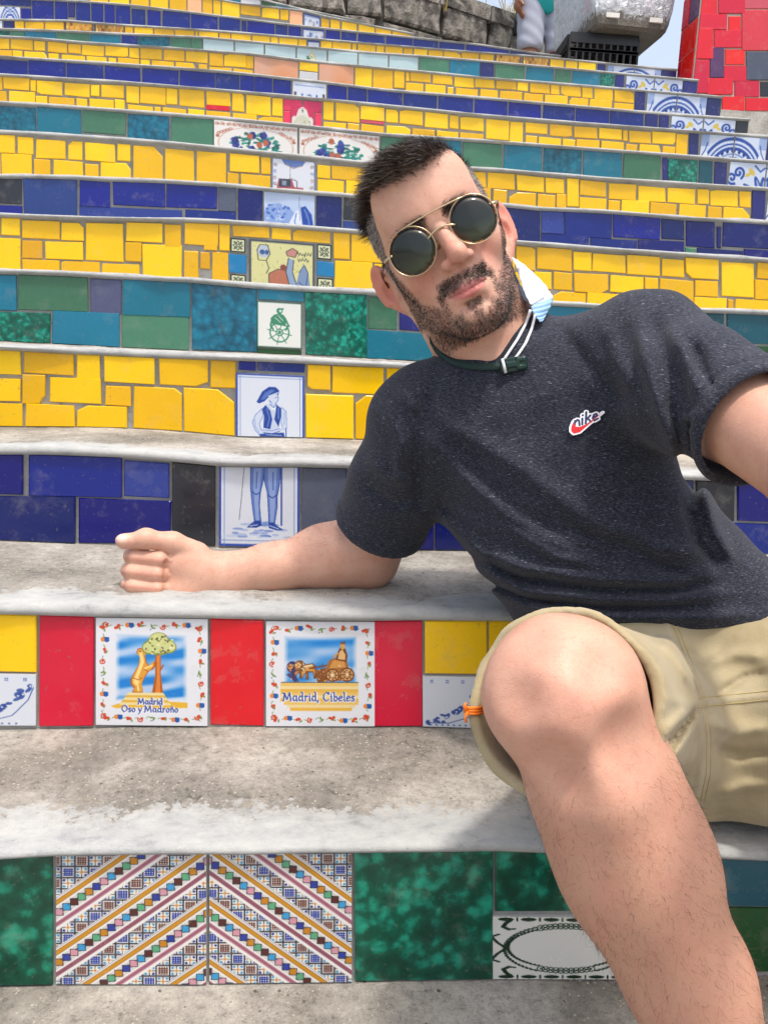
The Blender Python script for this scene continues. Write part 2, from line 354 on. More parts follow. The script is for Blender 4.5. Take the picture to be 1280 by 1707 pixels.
def pic_cibeles(N):
    cv = Cv(N, '#eceef4'); sky_patch(cv, 16, 13, 84, 60, 8)
    for i in range(9): cv.put((cv.y > 58+i*3) & (cv.y < 61.2+i*3) & (cv.x > 13+max(0, i-5)*3) & (cv.x < 85-max(0, i-6)*3), ('#f2c767', '#f7dfa0', '#efb944')[i % 3], .95)
    cv.line([(14, 57.6), (85, 57.6)], .8, '#4a5a6a'); rd = random.Random(5); dk, g, yl = '#7a3f1a', '#d89a4c', '#f6dfae'
    def lion(x, y, mane):
        cv.poly([(x+6, y-4), (x+16, y-6), (x+19, y), (x+19, y+9), (x+16.5, y+9), (x+16, y+3), (x+9, y+3), (x+6, y+9), (x+3.5, y+9), (x+4, y+2)], dk)
        cv.poly([(x+7, y-3), (x+15.5, y-5), (x+18, y), (x+17.4, y+8), (x+16.5, y+2), (x+9, y+2), (x+5.8, y+8), (x+5, y+1)], g)
        cv.ell(x+4, y-3, 5.2, 5.6, mane); cv.ell(x+2, y-3.5, 2.6, 2.8, g); cv.line([(x+8, y-2.5), (x+15, y-4)], 1.6, yl)
        for _ in range(14): cv.ell(x+4+rd.uniform(-4, 4), y-3+rd.uniform(-4, 4), .9, .6, rd.choice([dk, yl, mane]), 1, rd.uniform(0, 3))
    lion(20, 46, '#3a2f6a'); lion(27, 45, '#8a5a3a')
    cv.poly([(18, 50), (26, 48), (30, 57), (26, 57)], '#3a2f6a', .8); cv.poly([(45, 46), (56, 43), (56, 57), (47, 57)], '#8a4f22'); cv.line([(40, 44), (57, 41)], 1.4, dk)
    cv.poly([(54, 45), (58, 36), (66, 33), (74, 35), (76, 44), (76, 56), (56, 56)], '#a86a34'); cv.poly([(58, 44), (61, 37), (66, 35), (72, 37), (73, 43)], g)
    cv.poly([(64, 36), (66, 28), (68, 24), (73, 25), (75, 32), (74, 38)], dk); cv.poly([(66, 35), (67.5, 28), (70, 26), (73, 31), (72.5, 36)], '#e6b878'); cv.ell(70.5, 23, 2.4, 3, '#d8a25c'); cv.poly([(68, 21), (69, 18), (70.5, 20), (72, 17.5), (73, 21)], dk); cv.line([(66, 30), (62, 33)], 1.6, g)
    for (x, y, r) in ((61, 50.5, 6.3), (74.5, 50, 6.8)):
        cv.ell(x, y, r, r, dk); cv.ell(x, y, r*.8, r*.8, '#e2b070')
        for k in range(8): cv.line([(x, y), (x+r*.85*math.cos(k*.785), y+r*.85*math.sin(k*.785))], .8, dk)
        cv.ell(x, y, 1.7, 1.7, yl); cv.ring(x, y, r*.55, .6, dk)
    for _ in range(70): cv.ell(rd.uniform(20, 78), rd.uniform(40, 57), .8, .5, rd.choice([yl, dk, '#c98a44']), .8, rd.uniform(0, 3))
    write(cv, 'Madrid, Cibeles', 16.4, 67.3, 8.6, '#ffffff', 2.0, 66); write(cv, 'Madrid, Cibeles', 16, 67, 8.6, '#3a52a8', 1.05, 66)
    madrid_frame(cv, 2); return cv.out()
def pic_diag(N, mirror=False):
    cv = Cv(N, '#eae6e0'); rd = random.Random(6)
    ink, blue, sk, ocr, mar = '#2c2c3a', '#2c4099', '#4aa0d0', '#cf9226', '#9a6070'
    # basket of little squares
    ce = 9.05
    for i in range(-1, 12):
        for j in range(-1, 12):
            x, y = i*ce+3.5, j*ce*.93+1.2; kind = (i+j) % 2; w = ce*.94; hh = ce*.86
            cv.line([(x, y), (x+w, y), (x+w, y+hh), (x, y+hh), (x, y)], .55, ink)
            if kind == 0:
                for (a, b) in ((.2, .22), (.8, .22), (.2, .8), (.8, .8)): cv.ell(x+w*a, y+hh*b, 1.05, 1.0, rd.choice([blue, sk, sk]))
                for k in range(4):
                    an = k*math.pi/2; cv.line([(x+w/2+1.6*math.cos(an), y+hh/2+1.6*math.sin(an)), (x+w/2+4*math.cos(an), y+hh/2+4*math.sin(an))], .5, ink)
                    cv.ell(x+w/2+1.9*math.cos(an+.78), y+hh/2+1.9*math.sin(an+.78), .8, .8, '#f4ead0')
                cv.ell(x+w/2, y+hh/2, 1.0, 1.0, '#d88a2c')
            else:
                cc = blue if (i-j) % 4 in (1, 3) and (j % 2) else '#6a4038'
                m = (cv.x > x+.9) & (cv.x < x+w-.9) & (cv.y > y+.9) & (cv.y < y+hh-.9)
                cv.put(m, cc, .95)
                gx = np.mod(cv.x-x-.9, 1.62) < .62; gy = np.mod(cv.y-y-.9, 1.55) < .62
                cv.put(m & gx & gy, '#f2efe8'); cv.put(m & (gx ^ gy), cc, .0)
    # slanted bands, rising to the right
    sl = .78
    beads = ['#2f3f9e', '#c98722', '#5fae80', '#5a2c28', '#3f9fd4', '#d89aa8']
    for nb, c in enumerate((28, 67, 106.5, 152, 191)):
        t = cv.y+sl*cv.x-c-10      # signed offset across the band
        def band(a, b, col, al=1.0): cv.put((t > a) & (t < b), col, al)
        band(-6.0, 20.5, '#ece9e6'); band(-5.2, -4.7, ink, .5); band(-3.4, 0.8, ocr); band(-3.4, -2.9, '#8a5a18'); band(.4, .8, '#8a5a18'); band(1.0, 2.6, '#f2efe9')
        band(2.6, 12.0, '#d9d6d2'); band(12.2, 13.6, '#f2efe9'); band(13.6, 17.6, mar if nb % 2 else '#b87a8c'); band(14.9, 16.2, '#8a4a5e', .7); band(17.8, 19.6, '#f2efe9')
        k = 0
        for x in np.arange(-3, 106, 4.95):
            y = c+10+7.2-sl*x
            if -6 < y < 106:
                cv.line([(x-2.5, y-2.6), (x+2.5, y+2.6)], .4, ink); cv.line([(x-4, y+2.2), (x+4, y-4)], .4, ink)
                q = [(x-2.4, y-2.2), (x+2.2, y-2.5), (x+2.5, y+2.2), (x-2.2, y+2.5)]
                cv.poly([(x+(a-x)*1.2, y+(b-y)*1.2) for a, b in q], '#24242c'); cv.poly(q, beads[(k*5+nb*2) % 6])
            k += 1
    a = cv.out(); return a[:, ::-1] if mirror else a
def pic_laurel(N, asp):
    cv = Cv(N, '#e9e8e0', asp); g = '#17331f'
    for y in (4, 96):
        for k in range(7): cv.ell(9+k*15.5, y, 5.4, 2.8, g); cv.put((abs(cv.x-(16.7+k*15.5)) < .6) & (abs(cv.y-y) < 3), g)
    cx, cy, rx, ry = 50, 50, 41, 36
    for k in range(72):
        an = 2*math.pi*k/72; x, y = cx+rx*math.cos(an), cy+ry*math.sin(an); tx, ty = -rx*math.sin(an), ry*math.cos(an); L = math.hypot(tx, ty)
        if abs(math.cos(an)) < .45:
            cv.ring(x, y, 2.4, .8, g, 1, 1.7); cv.ell(x, y, .8, 1.4, g)
        else:
            for s in (-1, 1): cv.ell(x+s*1.2*math.cos(an), y+s*3.4*math.sin(an)+s*1.2, 2.2, 1.1, g, 1, math.atan2(ty, tx)+s*.5)
    for sx in (-1, 1):
        bx = 50-sx*43
        for s in (-1, 1):
            cv.line([(bx+2, 50), (bx-4*sx, 50+s*9), (bx-8*sx, 50+s*18), (bx-3*sx, 50+s*22)], 2.4, g)
            cv.line([(bx+sx*4, 50+s*30), (bx, 50+s*34), (bx+sx*2, 50+s*40), (bx+sx*5, 50+s*44)], 3.2, g); cv.line([(bx+sx*3, 50+s*30), (bx+sx*8, 50+s*31)], 2.0, g)
    return cv.out()
def pic_corner(N, asp, flip):
    cv = Cv(N, '#dfe5ee', asp); b = '#33519f'
    for k in range(4):
        for dx in (-1.3, 1.3):
            for dy in (-1.8, 1.8): cv.ell(14+k*24+dx, 10+dy, 1.0, 1.3, b)
    rd = random.Random(9)
    for k in range(22):
        t = k/21; x = 8+84*t; y = 94-66*t**1.6; cv.ell(x+rd.uniform(-5, 5), y+rd.uniform(-7, 4), rd.uniform(3, 7), rd.uniform(2.4, 5), b, .9, rd.uniform(0, 3))
        cv.ell(x+rd.uniform(-4, 4), y+rd.uniform(-6, 4), 1.6, 1.6, '#dfe5ee')
    cv.line([(5, 92), (40, 92), (70, 80), (90, 50), (97, 25)], 1.4, b)
    for k in range(8): cv.ell(12+k*9, 96, 1.5, 1.5, b)
    a = cv.out(); return a[:, ::-1] if flip else a
def pic_man_top(N, asp):
    cv = Cv(N, '#dfe6f2', asp); b, m, l = '#2447a0', '#5c7fc6', '#aebfe4'
    cv.put((cv.x < 3) | (cv.x > 97) | (cv.y < 2.6), '#3a58b0'); cv.put((abs(cv.x-6.5) < .5) | (abs(cv.x-93.5) < .5) | (abs(cv.y-6) < .5), '#6f8ac8')
    cv.poly([(30, 45), (38, 28), (48, 20), (58, 20), (63, 25), (62, 32), (54, 33), (46, 38), (42, 43), (34, 47)], b); cv.poly([(36, 41), (42, 30), (51, 24), (57, 25), (48, 33), (42, 40)], m, .9); cv.line([(48, 35), (61, 29)], 2.2, '#c9d6ee')
    cv.poly([(48, 35), (60, 31), (62, 36), (61, 41), (58, 47), (50, 47), (46, 42)], '#d3dcef'); cv.line([(60, 30), (62, 37), (61, 42), (57, 47)], 1.0, m); cv.line([(57, 37), (60, 36.6)], .9, b); cv.line([(49, 42), (52, 46)], 1.4, m)
    cv.poly([(44, 48), (52, 46), (60, 47), (66, 54), (65, 74), (62, 90), (44, 90), (40, 76), (41, 58)], '#c8d4ec'); cv.poly([(43, 49), (50, 58), (53, 72), (50, 88), (40, 86), (41, 66), (38, 56)], b); cv.poly([(59, 48), (66, 54), (66, 66), (62, 84), (56, 72), (58, 60)], b)
    cv.line([(45, 55), (49, 70), (46, 84)], 2, m); cv.line([(62, 54), (62, 70)], 2, m); cv.poly([(50, 48), (55, 52), (58, 47), (58, 56), (52, 57)], '#e8edf6'); cv.line([(50, 48), (55, 53), (59, 47)], 1, b)
    for x0, pts in ((0, [(38, 55), (28, 66), (24, 78), (28, 90), (36, 100), (44, 97), (36, 88), (34, 79), (40, 66)]), (1, [(66, 52), (73, 58), (74, 72), (74, 86), (69, 88), (66, 78), (66, 64)])):
        cv.poly(pts, '#d2dcf0'); cv.line(pts+[pts[0]], .9, m)
    cv.line([(27, 70), (28, 84), (34, 94)], 2.4, l); cv.line([(71, 60), (70, 80)], 2.2, l); cv.line([(40, 91), (52, 93), (62, 89), (72, 87)], 4.2, '#c4d0ea'); cv.line([(40, 93.6), (53, 95.4), (64, 91)], 1.0, b); cv.line([(38, 89), (52, 90.5), (64, 86.5)], .9, m)
    cv.poly([(34, 96), (70, 93), (71, 100), (36, 100)], b); cv.line([(73, 86), (73, 100)], 2.0, m); cv.line([(45, 97), (66, 98)], 1.2, l)
    return cv.out()
def pic_man_bottom(N, asp):
    cv = Cv(N, '#dbe1ec', asp); b, m, l = '#2447a0', '#5f80c6', '#a9bbe2'
    cv.put((cv.x < 2.6) | (cv.x > 97.4) | (cv.y > 97), '#2f4fae'); cv.put((abs(cv.x-6.5) < .5) | (abs(cv.x-93.5) < .5) | (abs(cv.y-92.5) < .5), '#6f8ac8')
    rd = random.Random(3)
    for k in range(46):
        x, y = rd.uniform(14, 88), rd.uniform(68, 88)
        if abs(x-50) < 16+(y-68)*1.35: cv.ell(x, y, rd.uniform(3, 9), rd.uniform(.8, 2.0), rd.choice([l, m, '#7f98d2', '#c3cfe9']), .85)
    cv.line([(31, 0), (28, 35), (25, 66)], .9, '#6d7078')
    for pts in ([(39, 0), (57, 0), (54, 18), (51, 32), (50, 46), (52, 68), (44, 68), (41, 46), (39, 26)], [(56, 0), (76, 0), (75, 20), (72, 36), (72, 50), (69, 70), (62, 70), (61, 50), (60, 32), (56, 16)]):
        cv.poly(pts, m); cx = np.mean([p[0] for p in pts]); cv.poly([(cx+(x-cx)*.55, y*.96+1) for x, y in pts], '#8ea6da'); cv.line(pts[3:]+pts[:1], 1.0, b); cv.line(pts[1:5], 1.3, b)
    cv.line([(40, 30), (46, 34), (51, 31)], 1.3, b); cv.line([(60, 34), (66, 38), (72, 34)], 1.3, b); cv.line([(47, 6), (46, 26)], 1.6, b, .6); cv.line([(67, 6), (67, 28)], 1.6, b, .6)
    cv.line([(77.5, 0), (77.5, 72)], 2.0, b)
    cv.poly([(44, 67), (52, 67), (53, 73), (46, 76), (34, 76), (38, 72)], b); cv.poly([(61, 69), (69, 69), (72, 73), (80, 78), (72, 79), (62, 76)], b); cv.line([(38, 74), (48, 72)], 1, '#c9d4ea'); cv.line([(63, 73), (74, 77)], 1, '#c9d4ea')
    return cv.out()
def pic_wheel(N, asp):
    cv = Cv(N, '#e6e8e2', asp); g = '#3f8a68'
    cv.put((cv.x < 2.4) | (cv.x > 97.6) | (cv.y < 2) | (cv.y > 98), '#3c6f5a'); cx, cy, r = 50, 66, 21
    cv.ring(cx, cy, r, 3.2, g); cv.ring(cx, cy, r*.35, 2.2, g)
    for k in range(8): cv.line([(cx, cy), (cx+r*1.32*math.cos(k*.785+.2), cy+r*1.32*math.sin(k*.785+.2))], 1.8, g)
    cv.poly([(32, 48), (30, 36), (38, 28), (50, 24), (60, 28), (66, 42), (62, 52), (46, 50)], g); cv.ell(50, 19, 7, 6.5, g); cv.poly([(44, 15), (60, 12), (58, 17)], g); cv.line([(62, 34), (70, 50), (64, 60)], 4, g); cv.line([(34, 36), (30, 52), (36, 60)], 4, g)
    cv.line([(40, 34), (52, 44)], 1.4, '#cfe0d4'); cv.line([(46, 28), (58, 40)], 1.2, '#cfe0d4'); cv.ell(52, 19, 3, 3, '#cfe0d4')
    return cv.out()
def pic_scene(N, asp):      # a painter's cartoon, drawn as loose generic figures
    cv = Cv(N, '#d9d79a', asp); ink = '#2d3238'; rd = random.Random(12)
    cv.put((cv.x < 3) | (cv.x > 97) | (cv.y < 4), '#4a5058')
    for _ in range(60):
        x, y = rd.uniform(5, 95), rd.uniform(6, 98); cv.line([(x, y), (x+rd.uniform(-4, 4), y+rd.uniform(1, 5))], .9, rd.choice(['#b9b56a', '#8c8a50', '#eeecc0']))
    cv.poly([(30, 66), (44, 56), (60, 58), (66, 78), (60, 96), (36, 98), (30, 84)], '#b9745a'); cv.line([(30, 66), (44, 56), (60, 58), (66, 78), (60, 96), (36, 98), (30, 84), (30, 66)], 1.2, ink)
    cv.ell(22, 22, 9, 13, '#b8c4d4'); cv.ell(20, 24, 4, 5, '#3f5d92'); cv.ell(27, 24, 3, 5, '#3f5d92'); cv.line([(16, 10), (28, 10), (32, 26), (26, 40), (14, 40), (12, 20), (16, 10)], 1.2, ink); cv.line([(26, 40), (30, 56), (26, 66)], 1.2, ink)
    cv.poly([(56, 20), (66, 12), (74, 18), (70, 30), (58, 28)], '#c48a80'); cv.line([(56, 20), (66, 12), (74, 18), (70, 30), (58, 28), (56, 20)], 1.2, ink); cv.poly([(60, 32), (68, 36), (66, 60), (74, 92), (62, 92), (56, 60)], '#8fa6c6'); cv.line([(60, 32), (56, 60), (62, 92)], 1.2, ink); cv.line([(68, 36), (66, 60), (74, 92)], 1.2, ink)
    cv.poly([(76, 60), (84, 44), (90, 60), (94, 96), (70, 96)], '#7d95ba'); cv.line([(76, 60), (84, 44), (90, 60), (86, 90), (76, 80)], 1.2, '#2f4878'); cv.ell(52, 52, 5, 6, '#8a4a3c')
    for k, y in ((0, 22), (1, 33)):
        x = 74
        for _ in range(5-k):
            cv.line([(x, y+rd.uniform(-3, 1)), (x+2, y+rd.uniform(2, 6)), (x+3.5, y+rd.uniform(-4, 2))], 1.0, ink); x += 4.4
    return cv.out()
def pic_knot(N):
    cv = Cv(N, '#d6dbb4'); k = '#2a3328'
    cv.put((cv.x < 9) | (cv.x > 91) | (cv.y < 9) | (cv.y > 91), k)
    for i in range(4):
        an = i*math.pi/2; cv.ell(50+19*math.cos(an), 50+19*math.sin(an), 15, 9, k, 1, an); cv.ell(50+19*math.cos(an), 50+19*math.sin(an), 10, 4.5, '#d6dbb4', 1, an)
        an += math.pi/4; cv.ell(50+28*math.cos(an), 50+28*math.sin(an), 11, 7, k, 1, an); cv.ell(50+28*math.cos(an), 50+28*math.sin(an), 6, 3, '#8f9a74', 1, an)
    return cv.out()
def pic_blue(N, asp):
    cv = Cv(N, '#b9cbe9', asp); rd = random.Random(2); b = '#2c56b4'
    cv.poly([(0, 45), (12, 28), (30, 24), (48, 30), (60, 44), (56, 70), (40, 88), (0, 92)], '#8aa6dc')
    for _ in range(60): cv.ell(rd.uniform(3, 50), rd.uniform(28, 90), rd.uniform(1.5, 4), rd.uniform(1.5, 3.2), rd.choice([b, '#d2def2', '#5f86cf', '#aec3e8']), .8)
    cv.poly([(52, 100), (50, 66), (62, 40), (70, 36), (74, 60), (72, 100)], '#dbe5f4'); cv.poly([(72, 30), (82, 26), (94, 44), (99, 80), (97, 100), (84, 100), (76, 66)], '#2348a4'); cv.line([(80, 34), (88, 56), (92, 90)], 3, '#5f86cf'); cv.line([(64, 44), (60, 66), (70, 78)], 1.6, b); cv.line([(69, 5), (71, 60)], .9, '#6a7488')
    return cv.out()
def pic_car(N, asp):
    cv = Cv(N, '#dde2ec', asp); b = '#3f5aa0'
    cv.put((cv.x < 3) | (cv.x > 97), '#6f7fae')
    for (x, s) in ((8, 1), (92, -1)):
        for k in range(6): cv.spiral(x, 12+k*15, 4.5, rd_c(k), 1.6, 1.2, k, s)
    cv.poly([(22, 0), (78, 0), (70, 12), (50, 16), (30, 12)], '#5f7ab8'); cv.line([(30, 10), (50, 18), (70, 10)], 1.6, '#a07a70')
    cv.poly([(16, 44), (46, 42), (52, 60), (72, 60), (78, 72), (78, 84), (12, 84), (12, 62)], '#b0525c'); cv.poly([(17, 44), (44, 43), (44, 60), (17, 62)], '#3a4458'); cv.poly([(24, 48), (34, 47), (34, 58), (24, 58)], '#8d98a8'); cv.line([(46, 42), (58, 46), (58, 60)], 1.4, '#39404c'); cv.line([(12, 72), (78, 72)], 2, '#7c2f3c'); cv.poly([(50, 66), (70, 66), (70, 74), (50, 74)], '#d08a8a')
    for x in (22, 70): cv.ell(x, 88, 9, 10, '#39404c'); cv.ell(x, 88, 5, 6, '#b6bcc6')
    cv.line([(42, 8), (43, 46)], .9, '#50586a'); return cv.out()
def rd_c(k): return ('#8a7468', '#7f90b8', '#a58a80')[k % 3]
def pic_fruit(N, asp, seed):
    cv = Cv(N, '#eceae6', asp); br = '#b4715a'; rd = random.Random(seed)
    for i in range(2):
        for k in range(15): cv.spiral(4+k*6.6, (7, 93)[i], 3.8, br, 1.1, 1.4, rd.uniform(0, 6), (1, -1)[k % 2]); cv.ell(4+k*6.6, (7, 93)[i], 1, 2, br)
    for sx in (0, 1):
        for sy in (0, 1):
            for k in range(5): cv.spiral((6, 94)[sx]+(1-2*sx)*k*3.6, (18, 82)[sy]+(1-2*sy)*(10-k*2.6), 3.2, br, 1.3, 1.2, rd.uniform(0, 6)); cv.ell((4, 96)[sx], 35+sy*30, 2.4, 3.4, br)
    cv.ell(50, 50, 45, 37, '#eceae6'); t = np.linspace(0, 2*math.pi, 60); cv.line(np.c_[50+45*np.cos(t), 50+40*np.sin(t)], 1.1, '#c79a88')
    for _ in range(75):
        a, r_ = rd.uniform(0, 6.28), math.sqrt(rd.random()); x, y = 50+29*r_*math.cos(a), 52+30*r_*math.sin(a); cv.ell(x, y, rd.uniform(1.6, 2.8), rd.uniform(3, 6), rd.choice(['#1f7a70', '#2a8f80', '#176258']), 1, rd.uniform(0, 3))
    for _ in range(9):
        a, r_ = rd.uniform(0, 6.28), rd.uniform(.3, 1); x, y = 50+27*r_*math.cos(a), 50+28*r_*math.sin(a)
        for k in range(5): cv.ell(x+2.4*math.cos(k*1.257), y+4.6*math.sin(k*1.257), 2.4, 4.6, rd.choice(['#2f439c', '#3d52b0', '#26367f']))
        cv.ell(x, y, 1, 2, '#7a2f3a')
    for _ in range(4): cv.ell(50+rd.uniform(-18, 18), 30+rd.uniform(-8, 40), 3.6, 7, '#b8674c')
    return cv.out()
def pic_crown(N, asp):
    cv = Cv(N, '#d9e2f0', asp); b = '#3a5db4'
    cv.put((abs(cv.x-7) < 3.5) & (cv.y > 30), '#5a4650'); cv.put((abs(cv.x-93) < 3.5) & (cv.y > 30), '#5a4650'); cv.line([(8, 12), (92, 12)], 3, '#8aa2d4')
    cv.poly([(32, 88), (28, 44), (38, 58), (44, 34), (50, 54), (56, 34), (62, 58), (72, 44), (68, 88)], b); cv.line([(30, 78), (70, 78)], 5, '#b7c8e8'); cv.ell(28, 40, 3, 6, b); cv.ell(50, 40, 3, 6, b); cv.ell(72, 40, 3, 6, b); cv.ell(44, 64, 3, 8, '#c9d6ee'); cv.ell(57, 64, 3, 8, '#c9d6ee')
    return cv.out()
def pic_cupid(N, asp):
    cv = Cv(N, '#cf2f5c', asp); rd = random.Random(5)
    pts = [(4, 100), (4, 34), (14, 28), (22, 30), (32, 10), (50, 2), (68, 10), (78, 30), (86, 28), (96, 34), (96, 100)]
    cv.poly(pts, '#e3e1da'); cv.poly([(12, 100), (12, 44), (30, 30), (50, 24), (70, 30), (88, 44), (88, 100)], '#cfd0bc')
    for _ in range(50): cv.ell(rd.uniform(14, 86), rd.uniform(40, 98), rd.uniform(2, 6), rd.uniform(2, 5), rd.choice(['#a8a070', '#d8c48a', '#7f9a8c', '#c79a6a', '#e6dfc4']), .8)
    cv.ell(50, 13, 3.5, 5, '#6a6f66'); return cv.out()
def pic_land(N, asp, seed, flower=False):
    cv = Cv(N, '#b9d3d8', asp); rd = random.Random(seed)
    cv.put(cv.y > 55, '#d8cf9c'); cv.put((cv.y > 60) & (cv.y < 70), '#c9a95c', .7); cv.put(cv.y > 82, '#e2e0d0')
    for _ in range(26): cv.ell(rd.uniform(0, 100), rd.uniform(68, 92), rd.uniform(3, 9), rd.uniform(2, 6), rd.choice(['#6f8f5a', '#3f7050', '#8aa070', '#b7b27a']), .9, rd.uniform(-.5, .5))
    cv.line([(4, 12), (96, 12)], 2, '#a3c0c6'); cv.line([(30, 52), (30, 36), (33, 52)], 2, '#7f8f84')
    if flower:
        cv.poly([(6, 100), (18, 70), (34, 40), (50, 10), (66, 40), (82, 70), (94, 100)], '#e3dfc2'); cv.line([(6, 100), (18, 66), (34, 40), (50, 8), (66, 40), (82, 66), (94, 100)], 3, '#c9b86a')
        for _ in range(50): cv.ell(50+rd.gauss(0, 14), 68+rd.gauss(0, 17), rd.uniform(2, 5), rd.uniform(3, 8), rd.choice(['#1f7a52', '#2c8f60', '#4aa070', '#176044']), 1, rd.uniform(0, 3))
    return cv.out()
def pic_orange(N, asp):
    cv = Cv(N, '#e0a27c', asp); m = np.exp(-(((cv.x-62)/30)**2+((cv.y-75)/34)**2)); cv.put(m, '#d9803f', .9); m = np.exp(-(((cv.x-20)/24)**2+((cv.y-30)/30)**2)); cv.put(m, '#d9ac96', .8); return cv.out()
def pic_dapple(N, asp, seed):
    cv = Cv(N, '#e2a83a', asp); rd = random.Random(seed)
    for _ in range(80): cv.ell(rd.uniform(0, 100), rd.uniform(0, 100), rd.uniform(1, 4), rd.uniform(5, 18), rd.choice(['#5a3a20', '#b8702a', '#f2cf6a', '#7a4a24']), .85, rd.uniform(-1, 1))
    cv.put((cv.x < 5) | (cv.x > 97), '#4a3420'); return cv.out()
def pic_small(N, asp, seed):
    cv = Cv(N, '#cdd6e6', asp); rd = random.Random(seed)
    for _ in range(26): cv.ell(rd.uniform(10, 90), rd.uniform(20, 90), rd.uniform(3, 10), rd.uniform(3, 10), rd.choice(['#4a68a8', '#8fa6cc', '#d8b8b4', '#e8ecf2', '#6f7f98']), .8)
    cv.put((cv.x < 5) | (cv.x > 95) | (cv.y < 7), '#3b4f94'); return cv.out()
def pic_azulejo(N, asp, var):
    """half of a mirrored pair, blue scrolls on white with touches of yellow; the right half is its mirror"""
    cv = Cv(N, '#ccd8ec', asp); b, d, yl = '#274a9e', '#1a327c', '#d2ba50'
    if var == 0:
        for r, w in ((93, 8), (80, 4.5), (69, 8), (55, 4), (44, 9), (29, 6), (16, 7)): cv.ring(100, 100, r, w, b if w > 4 else '#6f8cc8', 1, 1.0)
        for k in range(7): an = math.pi+k*math.pi/12; cv.ell(100+63*math.cos(an), 100+63*math.sin(an), 4.6, 4.6, d)
        cv.put((cv.x < 24) & (cv.y < 30), '#7f9ad0', .7); cv.ell(94, 92, 14, 9, yl); cv.ell(98, 76, 5, 10, yl); cv.line([(72, 97), (84, 84), (96, 60)], 3, yl); cv.ell(10, 60, 12, 20, '#dfe6f2', 1, .4); cv.line([(0, 60), (14, 40), (20, 20)], 3, b)
    else:
        for an, L in ((-2.0, 66), (-2.55, 70), (-3.0, 62), (-1.65, 60)):
            x, y = 100, 92; tx, ty = x+L*math.cos(an), y+L*math.sin(an); cv.ell((x+tx)/2, (y+ty)/2, L/2, 8, b, 1, an); cv.ell((x+tx)/2+2, (y+ty)/2+2, L/2.6, 3.2, '#9db4de', 1, an)
        for x, y, s in ((20, 70, 1), (26, 26, -1), (8, 40, 1)): cv.spiral(x, y, 16, b, 6.4, 1.3, 1, s)
        cv.ell(62, 22, 11, 6, yl, 1, .7); cv.ell(52, 30, 8, 4.5, yl, 1, -.4); cv.ell(96, 94, 10, 8, yl); cv.line([(4, 96), (30, 88), (60, 94)], 5, b); cv.line([(70, 6), (86, 20), (98, 10)], 4, b); cv.ell(14, 92, 6, 5, d)
    return cv.out()
def pic_swirl(N, asp):
    cv = Cv(N, '#dfe6f2', asp)
    for r, w in ((48, 5), (38, 4), (28, 6), (16, 4)): cv.ring(50, 60, r, w, '#3458ac', 1, 1.3)
    cv.ell(50, 60, 7, 10, '#d9c25c'); return cv.out()
def halves(a): return a, a[:, ::-1]
# ------------------------------------------------------------------ the staircase
XL, XR = -2.7, 1.742                # the flight's left limit (beyond the frame) and its right border
DIGIT = {}
def T(s):
    out = []
    for e in s.replace('\n', ';').split(';'):
        e = e.split()
        if len(e) >= 5: out.append((float(e[0]), float(e[1]), float(e[2]), float(e[3]), e[4]))
    return out
def pl(s): return [tuple(float(v) for v in e.split(',')) for e in s.split()]
